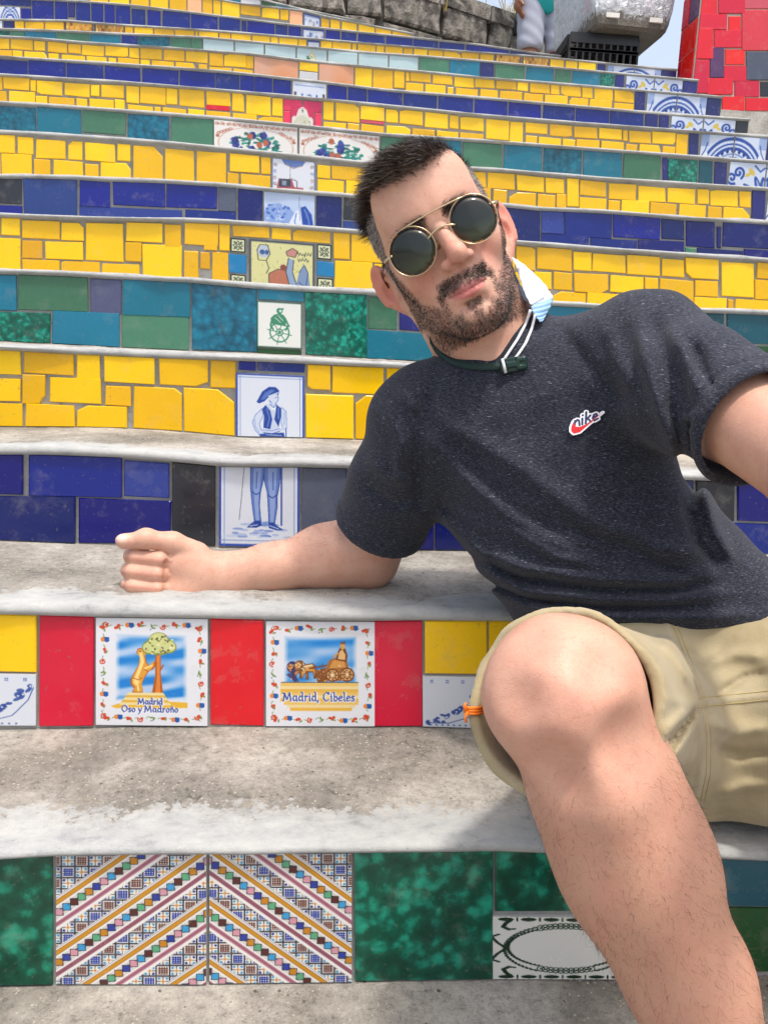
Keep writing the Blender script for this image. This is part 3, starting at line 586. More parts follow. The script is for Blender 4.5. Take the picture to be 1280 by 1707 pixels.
# per step: riser depth Y, pixel line of the tile tops, pixel line of the visible tile bottoms, tiles "x0 x1 ytop ybottom glaze", filler glazes
STEPS = [
 dict(k='A', Y=.7175, nose=.012, top=pl('0,1424 90,1420 345,1417 590,1415 822,1413 1160,1424 1280,1430'), bot=pl('0,1658 90,1655 345,1648 585,1643 815,1636 1280,1618'), fill='xT', w=.15,
  tiles=T("""-150 89 1423 1657 x; 94 346 1418 1648 @diagL; 349 587 1417 1645 @diagR; 591 820 1415 1640 x; 825 1062 1414 1517 x; 819 1062 1525 1634 @laurel
  1066 1184 1420 1620 x; 1189 1420 1428 1509 t; 1189 1420 1513 1618 d""")),
 dict(k='B', Y=.954, nose=.015, top=pl('0,1022 65,1024 160,1027 350,1029 445,1032 625,1033 705,1033 1280,1036'), bot=pl('0,1208 160,1208 350,1209 440,1212 620,1213 705,1215 800,1217 1280,1224'), fill='RW', w=.15,
  tiles=T("""-70 62 1012 1118 Y; -70 63 1121 1208 @corner; 66 157 1025 1209 R; 160 348 1029 1208 @bear; 351 440 1029 1210 R; 443 625 1034 1211 @cib; 623 704 1034 1214 R
  708 812 1021 1122 Y; 703 812 1126 1214 @cornerR; 815 905 1034 1216 Y; 908 1085 1034 1218 W; 1089 1180 1034 1220 R; 1184 1300 1034 1222 Y""")),
 dict(k='C', Y=1.246, nose=.014, top=pl('0,757 90,757 205,762 290,769 370,777 500,778 580,780 1160,800 1280,805'), bot=pl('0,903 130,907 290,908 366,911 500,914 650,922 760,925 1170,938 1280,941'), fill='BV', w=.15,
  tiles=T("""-70 40 758 823 V; 48 204 757 827 B; 207 283 770 829 b; -110 127 826 906 V; 132 285 832 907 V; 288 360 768 909 K; 365 500 778 911 @manbot; 503 577 778 912 k; 581 662 781 850 V; 581 662 853 919 V
  666 722 784 922 V; 725 800 786 925 V; 804 980 790 856 V; 804 900 860 928 V; 904 1060 862 932 V; 984 1156 796 860 V; 1160 1223 800 867 K; 1228 1400 803 871 V; 1064 1166 866 936 V; 1170 1282 871 940 B; 1286 1420 876 944 V""")),
 dict(k='D', Y=1.526, nose=.012, top=pl('0,583 40,585 130,590 260,596 395,601 510,606 635,612 1150,640 1280,648'), bot=pl('0,714 220,722 390,732 510,738 600,740 1150,762 1280,768'), fill='Yy', w=.10,
  tiles=T("""-60 35 581 622 Y; 40 123 584 624 Y; 129 167 590 632 Y; 175 258 593 638 Y; 266 347 595 643 Y; 351 393 601 647 Y; 398 426 601 617 B; 430 508 603 620 B; 393 508 623 737 @mantop; 513 551 608 649 Y; 554 640 611 655 Y
  -60 35 630 668 Y; 38 76 624 673 Y; 84 169 630 672 Y; 176 219 644 676 y; 223 304 645 725 Y; 307 391 648 731 Y; 510 589 657 738 Y; 592 660 660 741 Y; -60 38 671 715 Y; 44 125 674 717 y; 129 213 677 721 Y
  645 760 616 660 Y; 664 742 664 744 Y; 764 850 622 666 Y; 746 850 668 748 Y; 854 950 626 690 Y; 854 940 694 752 Y; 955 1060 632 680 Y; 944 1060 694 756 Y; 1064 1140 638 700 Y; 1064 1130 704 760 Y; 1144 1230 642 700 Y; 1134 1230 704 764 Y; 1234 1330 646 705 Y; 1234 1330 709 770 Y""")),
 dict(k='E', Y=1.806, nose=.012, top=pl('0,456 100,459 200,465 320,471 430,481 510,486 612,491 720,500 1140,520 1210,522 1280,525'), bot=pl('0,572 85,575 200,580 320,585 425,590 505,594 610,602 700,607 1280,629'), fill='TG', w=.15,
  tiles=T("""-70 28 457 516 T; 31 147 459 517 G; 151 202 466 522 S; 205 317 468 527 T; -70 85 519 574 X; 88 199 520 578 T; 203 316 526 583 G; 320 428 474 584 Z; 431 507 482 501 T; 428 504 503 580 @wheel; 428 502 582 592 d; 509 612 488 594 X
  614 661 496 549 G; 665 712 501 551 N; 611 720 553 606 T; 724 800 502 608 Z; 804 900 505 556 G; 804 900 560 612 T; 904 1000 510 560 T; 904 1010 564 616 G; 1004 1136 516 572 Z; 1014 1136 576 620 T; 1140 1206 522 622 t; 1211 1400 524 575 t; 1211 1400 578 628 d""")),
 dict(k='F', Y=2.086, nose=.012, top=pl('0,362 140,367 300,370 380,373 470,380 600,390 850,406 1000,418 1280,437'), bot=pl('0,450 200,457 300,463 380,470 600,489 920,502 1100,514 1280,524'), fill='Yy', w=.10,
  tiles=T("""-50 0 362 394 Y; 3 34 363 392 Y; 37 100 368 397 Y; 103 140 371 401 Y; 144 206 372 435 Y; 211 272 371 403 Y; 275 302 374 411 Y; 308 364 372 409 Y; 366 383 373 418 Y; 340 362 404 417 y
  -50 34 396 449 Y; 37 71 401 431 y; 76 139 403 432 Y; 209 236 404 436 Y; 238 303 407 462 Y; 307 331 418 463 Y; 334 350 420 448 y; 354 381 420 466 Y; 38 100 433 454 Y; 103 166 435 458 Y; 170 232 439 461 Y
  388 449 375 395 Y; 453 485 380 399 Y; 489 551 383 403 Y; 384 410 397 421 @knot; 381 411 424 455 c; 384 411 457 471 @knot; 415 525 402 478 @scene; 528 553 407 433 @knot; 528 557 436 461 c; 528 556 463 481 @knot
  556 583 388 432 Y; 586 650 392 437 Y; 558 620 436 487 Y; 623 690 441 492 Y; 654 740 398 440 Y; 694 780 444 494 Y; 744 858 403 446 Y; 784 886 452 497 Y
  860 892 411 450 Y; 894 952 413 450 Y; 955 985 420 451 Y; 987 1042 424 454 Y; 1045 1099 426 458 Y; 1103 1140 432 461 Y; 1142 1198 430 465 Y; 1202 1256 437 495 Y; 1261 1330 440 466 Y
  890 919 453 481 Y; 922 953 454 483 Y; 956 1013 456 487 Y; 1016 1072 460 488 Y; 1074 1096 463 492 Y; 1099 1155 466 512 Y; 1158 1196 468 494 y; 1258 1330 468 500 Y; 890 917 484 500 Y; 920 976 486 501 Y; 979 1095 491 507 Y; 1156 1210 496 515 Y; 1213 1222 499 516 y; 1225 1330 501 520 Y""")),
 dict(k='G', Y=2.366, nose=.012, top=pl('0,297 40,297 130,299 180,302 270,305 370,311 440,318 525,325 570,328 610,333 840,345 900,351 1000,355 1140,366 1280,374'), bot=pl('0,350 130,358 270,366 390,370 440,375 520,380 600,388 840,405 980,415 1140,423 1280,433'), fill='BV', w=.15,
  tiles=T("""-60 37 298 338 K; -60 37 341 350 B; 40 129 298 358 b; 133 184 302 344 B; 189 275 303 344 B; 278 362 307 347 B; 132 304 347 366 b; 309 393 351 369 B; 365 394 312 352 k; 397 438 316 372 V; 440 525 322 379 @blue; 527 570 327 383 V; 573 640 331 368 K; 572 640 371 388 b
  644 720 335 392 B; 724 838 341 400 V; 840 900 346 407 V; 902 939 352 389 b; 941 1019 353 395 B; 1022 1100 359 397 B; 1102 1140 366 399 V; 1143 1191 369 412 V; 1194 1201 378 413 V; 1204 1282 372 413 V; 902 981 391 414 B; 984 1061 398 420 B; 1064 1139 401 424 V; 1142 1160 413 425 G; 1162 1237 415 430 V; 1240 1320 417 434 V; 1286 1400 376 415 V; 1324 1400 419 436 B""")),
 dict(k='H', Y=2.646, nose=.012, top=pl('0,223 80,227 200,235 300,243 450,258 520,265 600,274 830,286 1000,300 1250,316 1280,318'), bot=pl('0,286 130,294 250,301 380,307 450,312 520,318 600,325 820,343 1000,354 1250,371 1280,373'), fill='Yy', w=.10,
  tiles=T("""-50 26 224 254 Y; 30 56 228 256 Y; 60 109 233 264 Y; 114 138 235 266 Y; 142 192 239 269 Y; 196 218 240 268 Y; 222 271 244 299 Y; 275 324 248 301 Y; 328 377 253 305 Y; 383 432 258 287 Y; 435 451 262 290 Y
  -50 0 256 284 Y; 3 53 257 286 Y; 57 84 265 288 Y; 89 139 268 293 Y; 142 165 273 295 y; 168 218 271 298 Y; 379 398 288 307 Y; 402 451 291 311 Y; 453 526 267 318 @car; 529 550 275 297 Y; 553 620 278 301 Y; 529 574 299 320 Y; 577 640 303 326 Y
  624 700 281 303 Y; 644 720 306 333 Y; 704 810 284 308 Y; 724 818 311 338 Y; 813 858 288 315 Y; 861 907 293 319 Y; 909 940 297 322 Y; 945 964 297 344 Y; 966 1010 302 326 Y; 1014 1060 306 332 Y; 1063 1109 311 336 Y; 1112 1158 313 339 Y; 1162 1181 315 340 Y; 1184 1229 317 343 Y; 1232 1251 319 345 Y
  822 845 316 342 Y; 848 893 321 346 Y; 896 926 324 347 Y; 927 943 324 346 y; 966 1010 330 353 Y; 1014 1033 334 355 Y; 1036 1081 334 357 Y; 1084 1128 338 360 Y; 1132 1177 341 363 Y; 1180 1203 344 366 Y; 1206 1250 346 369 Y; 1254 1275 318 371 N""")),
 dict(k='I', Y=2.926, nose=.012, top=pl('0,174 60,177 200,187 280,193 360,199 500,212 640,227 800,237 960,249 1160,264 1280,273'), bot=pl('0,222 100,231 280,245 360,252 500,262 610,273 800,285 970,297 1110,308 1280,319'), fill='TG', w=.15,
  tiles=T("""-60 60 176 221 Z; 62 135 179 227 T; 138 210 184 222 G; 138 210 226 237 T; 213 282 192 242 Z; 285 355 196 248 G; 357 496 206 260 @fruit1; 499 632 220 274 @fruit2; 635 700 229 278 G; 703 769 233 282 T; 772 837 238 282 G; 840 903 242 288 T; 906 969 247 293 Z; 972 1036 252 295 T; 1039 1101 257 301 G; 1104 1112 262 303 N; 1114 1163 265 307 X; 1165 1188 268 309 t; 1191 1212 270 311 N""")),
 dict(k='J', Y=3.206, nose=.011, top=pl('0,127 100,133 200,139 300,147 480,162 540,168 640,178 800,194 960,207 1140,220 1280,230'), bot=pl('0,166 60,171 200,181 280,189 400,199 540,211 640,221 800,235 960,248 1160,262 1280,271'), fill='Yy', w=.10,
  tiles=T("""-40 4 126 148 Y; 6 49 128 149 Y; 51 60 133 152 Y; 62 104 135 157 Y; 108 149 139 160 Y; 152 166 141 160 Y; 169 207 141 162 Y; 211 232 143 172 Y; 234 276 144 174 Y; 278 296 147 174 Y; 299 340 149 177 Y; 344 384 152 175 Y; 344 383 176 183 R; 387 407 155 185 Y; 410 451 159 191 Y; 454 471 163 193 Y
  473 503 166 184 C; 506 536 168 186 C; 473 484 185 207 C; 525 536 188 211 C; 485 524 176 208 @cupid; 539 556 169 200 Y; 560 599 170 203 Y; 601 640 177 200 Y; 601 640 201 206 s; 643 663 182 204 Y; 666 705 184 207 Y; 708 746 188 213 Y; 749 764 192 214 Y; 767 806 195 217 Y; 810 848 199 232 Y; 850 872 203 236 Y; 876 912 205 222 Y; 916 953 208 227 Y; 957 995 211 230 Y; 998 1036 214 232 Y; 1038 1046 217 235 y; 1048 1084 218 238 Y; 1087 1125 220 240 Y; 1127 1146 223 259 Y
  -40 12 150 165 Y; 16 58 152 169 Y; 60 79 160 171 Y; 82 125 162 174 Y; 128 146 164 175 Y; 149 190 165 179 Y; 192 208 166 181 Y; 214 255 176 187 Y; 258 268 178 189 Y; 271 311 180 192 Y; 314 341 182 194 Y; 344 384 186 197 Y; 388 428 190 201 Y; 431 471 195 205 Y; 539 577 204 213 Y; 580 599 206 216 Y; 602 640 208 219 Y; 644 684 210 223 Y; 687 725 215 228 Y; 728 764 219 232 Y; 767 806 222 235 Y
  876 895 226 242 Y; 898 935 229 245 Y; 938 958 232 248 Y; 961 999 233 250 Y; 1002 1040 236 253 Y; 1043 1062 240 255 Y; 1065 1101 241 258 Y; 1104 1125 244 260 Y; 1149 1164 222 261 N""")),
 dict(k='K', Y=3.486, nose=.011, top=pl('0,96 50,100 170,107 300,116 370,121 480,133 545,140 640,152 800,165 960,179 1060,188 1280,204'), bot=pl('0,124 50,127 110,132 300,145 440,156 540,167 640,178 800,192 960,205 1090,214 1280,229'), fill='BN', w=.15,
  tiles=T("""-60 46 97 126 B; 48 109 102 132 B; 111 172 107 137 B; 175 234 111 142 B; 237 297 116 146 B; 300 358 119 149 B; 360 399 122 153 B; 401 423 126 155 B; 425 454 129 157 B; 456 485 133 161 B; 488 544 137 166 @crown; 547 578 141 170 B; 581 611 146 173 B; 614 670 150 178 B; 673 728 156 184 B; 731 788 161 189 B; 791 846 165 193 B; 848 902 170 198 B; 905 958 175 203 B; 961 1015 179 207 B; 1018 1073 184 212 B; 1076 1096 188 214 N; 1099 1115 190 215 N""")),
 dict(k='L', Y=3.766, nose=.011, top=pl('0,63 60,66 140,73 300,83 420,92 500,102 600,112 700,121 800,131 940,142 1060,152 1280,170'), bot=pl('0,90 100,97 300,113 480,131 640,149 800,160 940,171 1060,180 1280,198'), fill='Yy', w=.09,
  tiles=T("""-40 16 62 80 Y; 18 55 64 82 Y; 57 75 68 84 Y; 80 112 70 87 Y; 114 135 73 89 Y; 137 174 75 92 Y; 176 214 77 94 Y; 216 232 79 96 Y; 234 270 80 98 Y; 273 308 83 101 Y; 310 346 85 103 Y; 349 372 88 110 Y; 374 410 90 111 Y; 411 422 93 114 Y; 424 497 98 129 @orange; 499 530 104 118 Y; 499 530 120 131 W; 532 590 107 138 @orange; 592 620 112 142 Y; 622 655 114 145 Y; 657 674 118 146 Y; 676 682 120 135 y; 684 718 121 136 Y; 721 754 123 140 Y; 757 790 127 145 Y; 792 824 130 146 Y; 827 860 133 148 Y; 862 880 136 151 Y; 883 916 138 155 Y; 918 932 140 157 Y; 935 968 142 160 Y; 970 987 145 163 Y; 990 1021 147 166 Y; 1024 1056 150 170 Y
  -40 20 82 91 Y; 22 38 84 93 Y; 41 78 86 95 Y; 81 98 89 98 Y; 103 142 91 101 Y; 145 178 94 104 Y; 181 194 96 106 Y; 197 232 97 107 Y; 235 250 99 109 Y; 253 290 101 111 Y; 293 328 104 114 Y; 331 346 107 117 Y; 349 386 112 121 Y; 389 422 115 124 Y; 676 706 138 150 Y; 709 743 141 153 Y; 746 756 145 154 Y; 760 796 147 157 Y; 800 830 149 160 Y; 833 870 152 163 Y; 873 905 156 167 Y; 908 946 159 170 Y; 949 980 163 173 Y; 983 1020 166 176 Y; 1023 1056 172 179 Y; 1059 1075 153 180 N""")),
 dict(k='M', Y=4.046, nose=.010, top=pl('0,50 100,53 200,58 340,64 500,79 620,90 700,95 800,103 900,112 1010,122 1280,146'), bot=pl('0,60 140,70 300,81 420,92 500,100 600,110 700,120 800,128 940,140 1020,147 1280,170'), fill='TG', w=.14,
  tiles=T("""-50 17 49 60 X; 19 40 50 62 G; 42 93 51 66 T; 95 148 53 70 G; 150 201 55 75 T; 203 229 58 77 B; 231 283 59 80 Z; 285 318 61 82 G; 320 337 63 84 G; 339 390 65 87 @land1; 392 440 69 91 @land2; 442 493 74 96 @land1; 495 545 78 101 @landf; 547 596 84 107 @land2; 598 647 89 112 @land1; 649 697 93 117 @land2; 699 748 97 121 G; 750 799 100 125 T; 801 823 104 127 N; 826 875 107 131 G; 877 923 111 135 T; 926 952 115 138 G; 954 1000 118 142 T; 1002 1024 121 145 X; 1026 1040 123 147 N""")),
 dict(k='N', Y=4.326, nose=.010, top=pl('0,34 110,36 200,43 330,51 400,56 520,66 640,76 760,86 900,96 1000,106 1280,132'), bot=pl('0,47 100,49 260,58 400,69 520,80 640,91 800,102 1000,119 1280,144'), fill='Yy', w=.11,
  tiles=T("""-40 4 33 46 @swirl2; 6 23 34 47 N; 25 40 35 48 Y; 42 73 36 48 Y; 75 106 36 49 Y; 108 155 38 50 @dap1; 157 208 41 53 @dap2; 209 222 43 54 Y; 224 255 44 57 Y; 257 290 47 59 Y; 292 324 49 61 Y; 326 330 51 62 Y; 332 364 52 64 Y; 366 384 54 66 Y; 386 418 55 68 Y; 421 450 58 71 Y; 452 463 61 73 Y; 465 496 62 75 Y; 498 511 64 77 Y; 513 533 66 79 @small1; 535 553 68 80 Y; 555 585 69 82 Y; 587 594 72 84 Y; 597 626 73 86 Y; 628 640 75 88 Y; 642 671 76 89 Y; 673 688 78 90 Y; 690 712 80 92 Y; 714 738 82 94 Y; 740 768 84 96 Y; 770 798 86 98 Y; 800 823 89 100 Y; 825 868 91 104 @dap1; 870 915 95 108 @dap2; 917 940 98 112 Y; 943 962 101 114 Y; 965 993 103 117 Y; 996 1009 105 119 N""")),
 dict(k='O', Y=4.606, nose=.010, top=pl('-20,-4 90,1 170,6 220,10 320,22 400,32 480,42 600,55 700,65 800,76 900,91 960,98'), bot=pl('0,33 105,36 220,45 330,52 400,55 520,65 640,76 760,86 900,97 960,103'), fill='BN', w=.14, xr=PY(957, 100, 4.606)[0],
  tiles=T("""-50 -2 -4 33 B; 0 34 11 33 @swirl; 0 52 -4 9 B; 36 52 14 34 B; 54 89 1 36 B; 92 112 2 36 B; 114 125 3 28 N; 127 150 4 37 B; 152 172 5 39 B; 174 191 7 41 B; 193 217 9 44 B; 220 242 15 46 B; 246 268 17 48 B; 271 317 19 49 B; 319 363 25 52 B; 366 400 30 54 B; 403 411 34 56 B; 413 458 37 59 B; 460 479 41 62 B; 481 502 44 64 B; 504 541 47 66 @small2; 543 567 51 69 B; 569 594 54 71 B; 597 641 56 75 B; 644 687 60 79 B; 689 730 64 83 B; 733 774 68 87 B; 777 799 73 90 B; 801 848 76 94 B; 851 900 83 97 N; 903 950 91 101 N""")),
 dict(k='P', Y=4.886, nose=.010, top=pl('-20,-62 200,-26 330,-6 400,7 505,19 540,28 600,40 690,58'), bot=pl('0,-30 200,2 330,20 400,30 505,44 540,48 600,54 690,64'), fill='Yy', w=.11, xr=PY(690, 60, 4.886)[0],
  tiles=T("""150 180 -30 -4 Y; 183 215 -26 0 Y; 218 248 -20 5 Y; 251 280 -16 8 Y; 283 311 -10 16 Y; 313 336 -7 20 O; 338 354 -3 22 Y; 356 368 0 24 Y; 370 400 4 28 Y; 402 434 8 25 Y; 437 465 12 30 Y; 467 481 15 33 Y; 483 504 17 40 O; 506 534 24 46 @small3; 536 549 31 48 Y; 551 567 33 48 Y; 570 595 37 51 Y; 598 624 41 54 Y; 626 652 46 57 Y; 654 684 52 61 Y""")),
 dict(k='Q', Y=5.166, nose=.010, top=pl('-20,-110 330,-26 435,0 505,17 610,38'), bot=pl('0,-60 330,-8 435,10 505,21 540,30 610,41'), fill='TG', w=.14, xr=PY(611, 40, 5.166)[0],
  tiles=T("""370 400 -14 4 T; 402 434 -6 8 W; 436 460 2 12 d; 462 504 8 18 T; 506 530 18 27 X; 532 570 25 34 T; 572 606 32 39 T""")),
]
PIC = {}
def pic(code, q):
    """the drawing for a picture tile; its grain follows the tile's size"""
    if code in PIC: return PIC[code]
    asp = q
    f = dict(diagL=lambda: pic_diag(176), diagR=lambda: pic_diag(176, True), laurel=lambda: pic_laurel(150, asp), corner=lambda: pic_corner(80, asp, False), cornerR=lambda: pic_corner(80, asp, True)[:, ::-1],
             bear=lambda: pic_bear(150), cib=lambda: pic_cibeles(150), manbot=lambda: pic_man_bottom(110, asp), mantop=lambda: pic_man_top(100, asp), wheel=lambda: pic_wheel(64, asp), scene=lambda: pic_scene(84, asp), knot=lambda: pic_knot(22),
             blue=lambda: pic_blue(64, asp), car=lambda: pic_car(60, asp), fruit1=lambda: pic_fruit(96, asp, 1), fruit2=lambda: pic_fruit(96, asp, 2), crown=lambda: pic_crown(44, asp), cupid=lambda: pic_cupid(34, asp), orange=lambda: pic_orange(40, asp),
             land1=lambda: pic_land(36, asp, 1), land2=lambda: pic_land(36, asp, 2), landf=lambda: pic_land(36, asp, 3, True), dap1=lambda: pic_dapple(34, asp, 1), dap2=lambda: pic_dapple(34, asp, 2),
             small1=lambda: pic_small(18, asp, 1), small2=lambda: pic_small(26, asp, 2), small3=lambda: pic_small(24, asp, 3), swirl=lambda: pic_swirl(28, asp), swirl2=lambda: pic_swirl(10, asp))[code]
    PIC[code] = f(); return PIC[code]
PICNAME = dict(diagL='green, ochre and plum diagonal band tile', diagR='mirrored diagonal band tile', laurel='white tile with a dark green laurel wreath', corner='white tile with a blue flower corner', cornerR='white tile with a blue flower corner',
    bear='souvenir tile of a bear at a tree', cib='souvenir tile of a lion chariot', manbot='blue and white tile of a man, his legs', mantop='blue and white tile of a man in a beret, upper half', wheel='white tile with a green steersman', scene='yellow cartoon tile in a dark frame', knot='small dark knot tile',
    blue='blue and white figure tile', car='tile with an old red motor car', fruit1='brown bordered flower basket tile', fruit2='brown bordered flower basket tile', crown='blue crown tile', cupid='white arched tile on crimson', orange='shaded orange tile')
def quad_pts(c4, Yf, tilt):
    """four px corners -> points on the riser plane, front face pulled Yf towards the street, faintly tilted"""
    return c4
def make_tile(parent, c4, mat, th, name='tile', img=None, bev=.0016):
    """c4: corners TL,TR,BR,BL as 3D points on the riser plane; a prism with a bevelled glazed face"""
    c4 = [np.asarray(c, float) for c in c4]; ctr = sum(c4)/len(c4); n = np.array([0, -1.0, 0])
    tx, tz = random.gauss(0, .010), random.gauss(0, .010)
    def face(p, d, inset):
        v = ctr-p; L = np.linalg.norm(v)+1e-9; q = p+v/L*inset*1.3
        return q+n*(d+tx*(q[0]-ctr[0])+tz*(q[2]-ctr[2]))
    if img is None:
        k = len(c4); V = [p-n*.004 for p in c4]+[face(p, th-bev*.8, 0) for p in c4]+[face(p, th, bev) for p in c4]
        Fc = []
        for i in range(k):
            j = (i+1) % k; Fc += [(i, k+i, k+j, j), (k+i, 2*k+i, 2*k+j, k+j)]
        Fc.append(tuple(range(2*k, 3*k)))
        o = mesh_obj(name, V, [f[::-1] for f in Fc], mat, parent, False, ctr); return o
    h, w = img.shape[:2]
    u = np.linspace(0, 1, w+1); v = np.linspace(0, 1, h+1); U, Vv = np.meshgrid(u, v)
    f4 = [face(p, th, .0008) for p in c4]
    G = (1-Vv)[..., None]*((1-U)[..., None]*f4[0]+U[..., None]*f4[1])+Vv[..., None]*((1-U)[..., None]*f4[3]+U[..., None]*f4[2])
    V = G.reshape(-1, 3); idx = np.arange((h+1)*(w+1)).reshape(h+1, w+1)
    Fc = np.stack([idx[:-1, :-1], idx[1:, :-1], idx[1:, 1:], idx[:-1, 1:]], -1).reshape(-1, 4)
    nV = len(V); nF = len(Fc)
    back = np.array([p-n*.004 for p in c4]); V = np.vstack([V, back])
    cn = [idx[0, 0], idx[0, -1], idx[-1, -1], idx[-1, 0]]
    sides = [(cn[i], cn[(i+1) % 4], nV+(i+1) % 4, nV+i) for i in range(4)]
    me = bpy.data.meshes.new(name); me.from_pydata((V-ctr).tolist(), [], Fc.tolist()+sides); me.update()
    col = np.ones((nF+4, 4)); col[:nF, :3] = lin(img.reshape(-1, 3)); col[nF:, :3] = lin(np.array([.82, .82, .80]))
    at = me.attributes.new('Col', 'FLOAT_COLOR', 'FACE'); at.data.foreach_set('color', col.astype(np.float32).ravel())
    return link(name, me, M['paint'], parent, False, ctr)
def interp_ext(line, x):
    xs = [p[0] for p in line]; ys = [p[1] for p in line]
    if x < xs[0]: s = (ys[1]-ys[0])/(xs[1]-xs[0]); return ys[0]+s*.6*(x-xs[0])
    if x > xs[-1]: s = (ys[-1]-ys[-2])/(xs[-1]-xs[-2]); return ys[-1]+s*(x-xs[-1])
    return float(np.interp(x, xs, ys))
def zline(line, Y):
    pts = np.array([PY(x, y, Y) for x, y in line]); return pts[:, 0], pts[:, 2]
def zat(zl, X):
    xs, zs = zl
    if X < xs[0]: return zs[0]+np.clip((zs[1]-zs[0])/(xs[1]-xs[0]), -.03, .03)*(X-xs[0])
    if X > xs[-1]: return zs[-1]+np.clip((zs[-1]-zs[-2])/(xs[-1]-xs[-2]), -.03, .03)*(X-xs[-1])
    return float(np.interp(X, xs, zs))
def rnoise(n, amp, step, seed):
    r = np.random.default_rng(seed); k = max(2, int(n/step)+3); a = r.normal(0, 1, k)
    return np.interp(np.linspace(0, k-1.001, n), np.arange(k), a)*amp
ROOTS = {}
# two plain steps below the frame carry the sitter's feet; the street lies below them
ztopA = zline(STEPS[0]['top'], STEPS[0]['Y']); zbotA = zline(STEPS[0]['bot'], STEPS[0]['Y'])
LOWER = [dict(k='low2', Y=.7175-.56, nose=.012, fill='YB', w=.15, tiles=[], z=None), dict(k='low1', Y=.7175-.28, nose=.012, fill='BY', w=.15, tiles=[], z=None)]
ZA0 = float(np.mean(zbotA[1]))-.004                       # tread in front of the lowest visible riser
for s, dz in zip(LOWER, (.165, 0.0)):
    s['zl'] = (np.array([-3., 3.]), np.array([ZA0-.012-dz]*2))
ALL = LOWER+STEPS
for s in STEPS: s['zl'] = zline(s['top'], s['Y'])
def tread_z(i, X, Y):        # height of tread i at X, Y
    s = ALL[i]; return zat(s['zl'], X)+s['nose']+.03*max(0., Y-s['Y'])
STREET_Z = zat(LOWER[0]['zl'], 0)-.165
for i, s in enumerate(ALL):
    Y = s['Y']; Yn = ALL[i+1]['Y'] if i+1 < len(ALL) else Y+.5
    xr = s.get('xr', XR)
    if s['k'] == 'O': Yn = Y+1.9
    nx = int((xr-XL)/.02)+1; Xs = np.linspace(XL, xr, nx)
    depth = [0, .02, .05, .09, .14, .19, .24, Yn-Y+.004] if s['k'] != 'O' else [0, .02, .05, .1, .2, .28, .6, Yn-Y]
    depth = [d for d in depth[:-1] if d < depth[-1]-.02]+[depth[-1]]
    chip = rnoise(nx, .0035, 3.2, 40+i)+rnoise(nx, .003, 9, 90+i); wob = rnoise(nx, .0022, 6, 140+i)
    V = []; E_ = []; prof = None
    for ix, X in enumerate(Xs):
        zt = zat(s['zl'], X); zb = (tread_z(i-1, X, Y) if i > 0 else STREET_Z)
        c = chip[ix]; n_ = s['nose']
        p = [(Y+.0005, zb-.03, .62), (Y+.0005, zt-.001, .8), (Y-.009+c*.4, zt+.0012, .9), (Y-.012+c*.7, zt+n_*.45, 1), (Y-.008+c*.5, zt+n_*.85+c*.3, 1), (Y+.004, zt+n_+c*.35, .98)]
        for d in depth[1:]:
            w = .5+.5*math.sin(X*7+d*40+i)
            z = zt+n_+.03*d+(0 if d == depth[-1] else RNG.normal(0, .0011)+wob[ix]*.4*w)
            p.append((Y+d, z, max(.22, .95-d/.125 if s['k'] in 'AB' else .95-d/.12)))
        prof = len(p)
        for (a, b, e) in p: V.append((X, a, b)); E_.append(e)
    Fc = [(ix*prof+j, (ix+1)*prof+j, (ix+1)*prof+j+1, ix*prof+j+1) for ix in range(nx-1) for j in range(prof-1)]
    # closed right end
    last = (nx-1)*prof; nb = len(V); V.append((Xs[-1], Y+depth[-1], V[last][2])); E_.append(.2)
    Fc.append(tuple([last+j for j in range(prof)]+[nb]))
    o = mesh_obj('stair_step', V, Fc, M['step'], None, True, (0.0, Y, STREET_Z))
    o.data.attributes.new('edge', 'FLOAT', 'POINT').data.foreach_set('value', np.array(E_, np.float32))
    o['kind'] = 'structure'; ROOTS[s['k']] = o
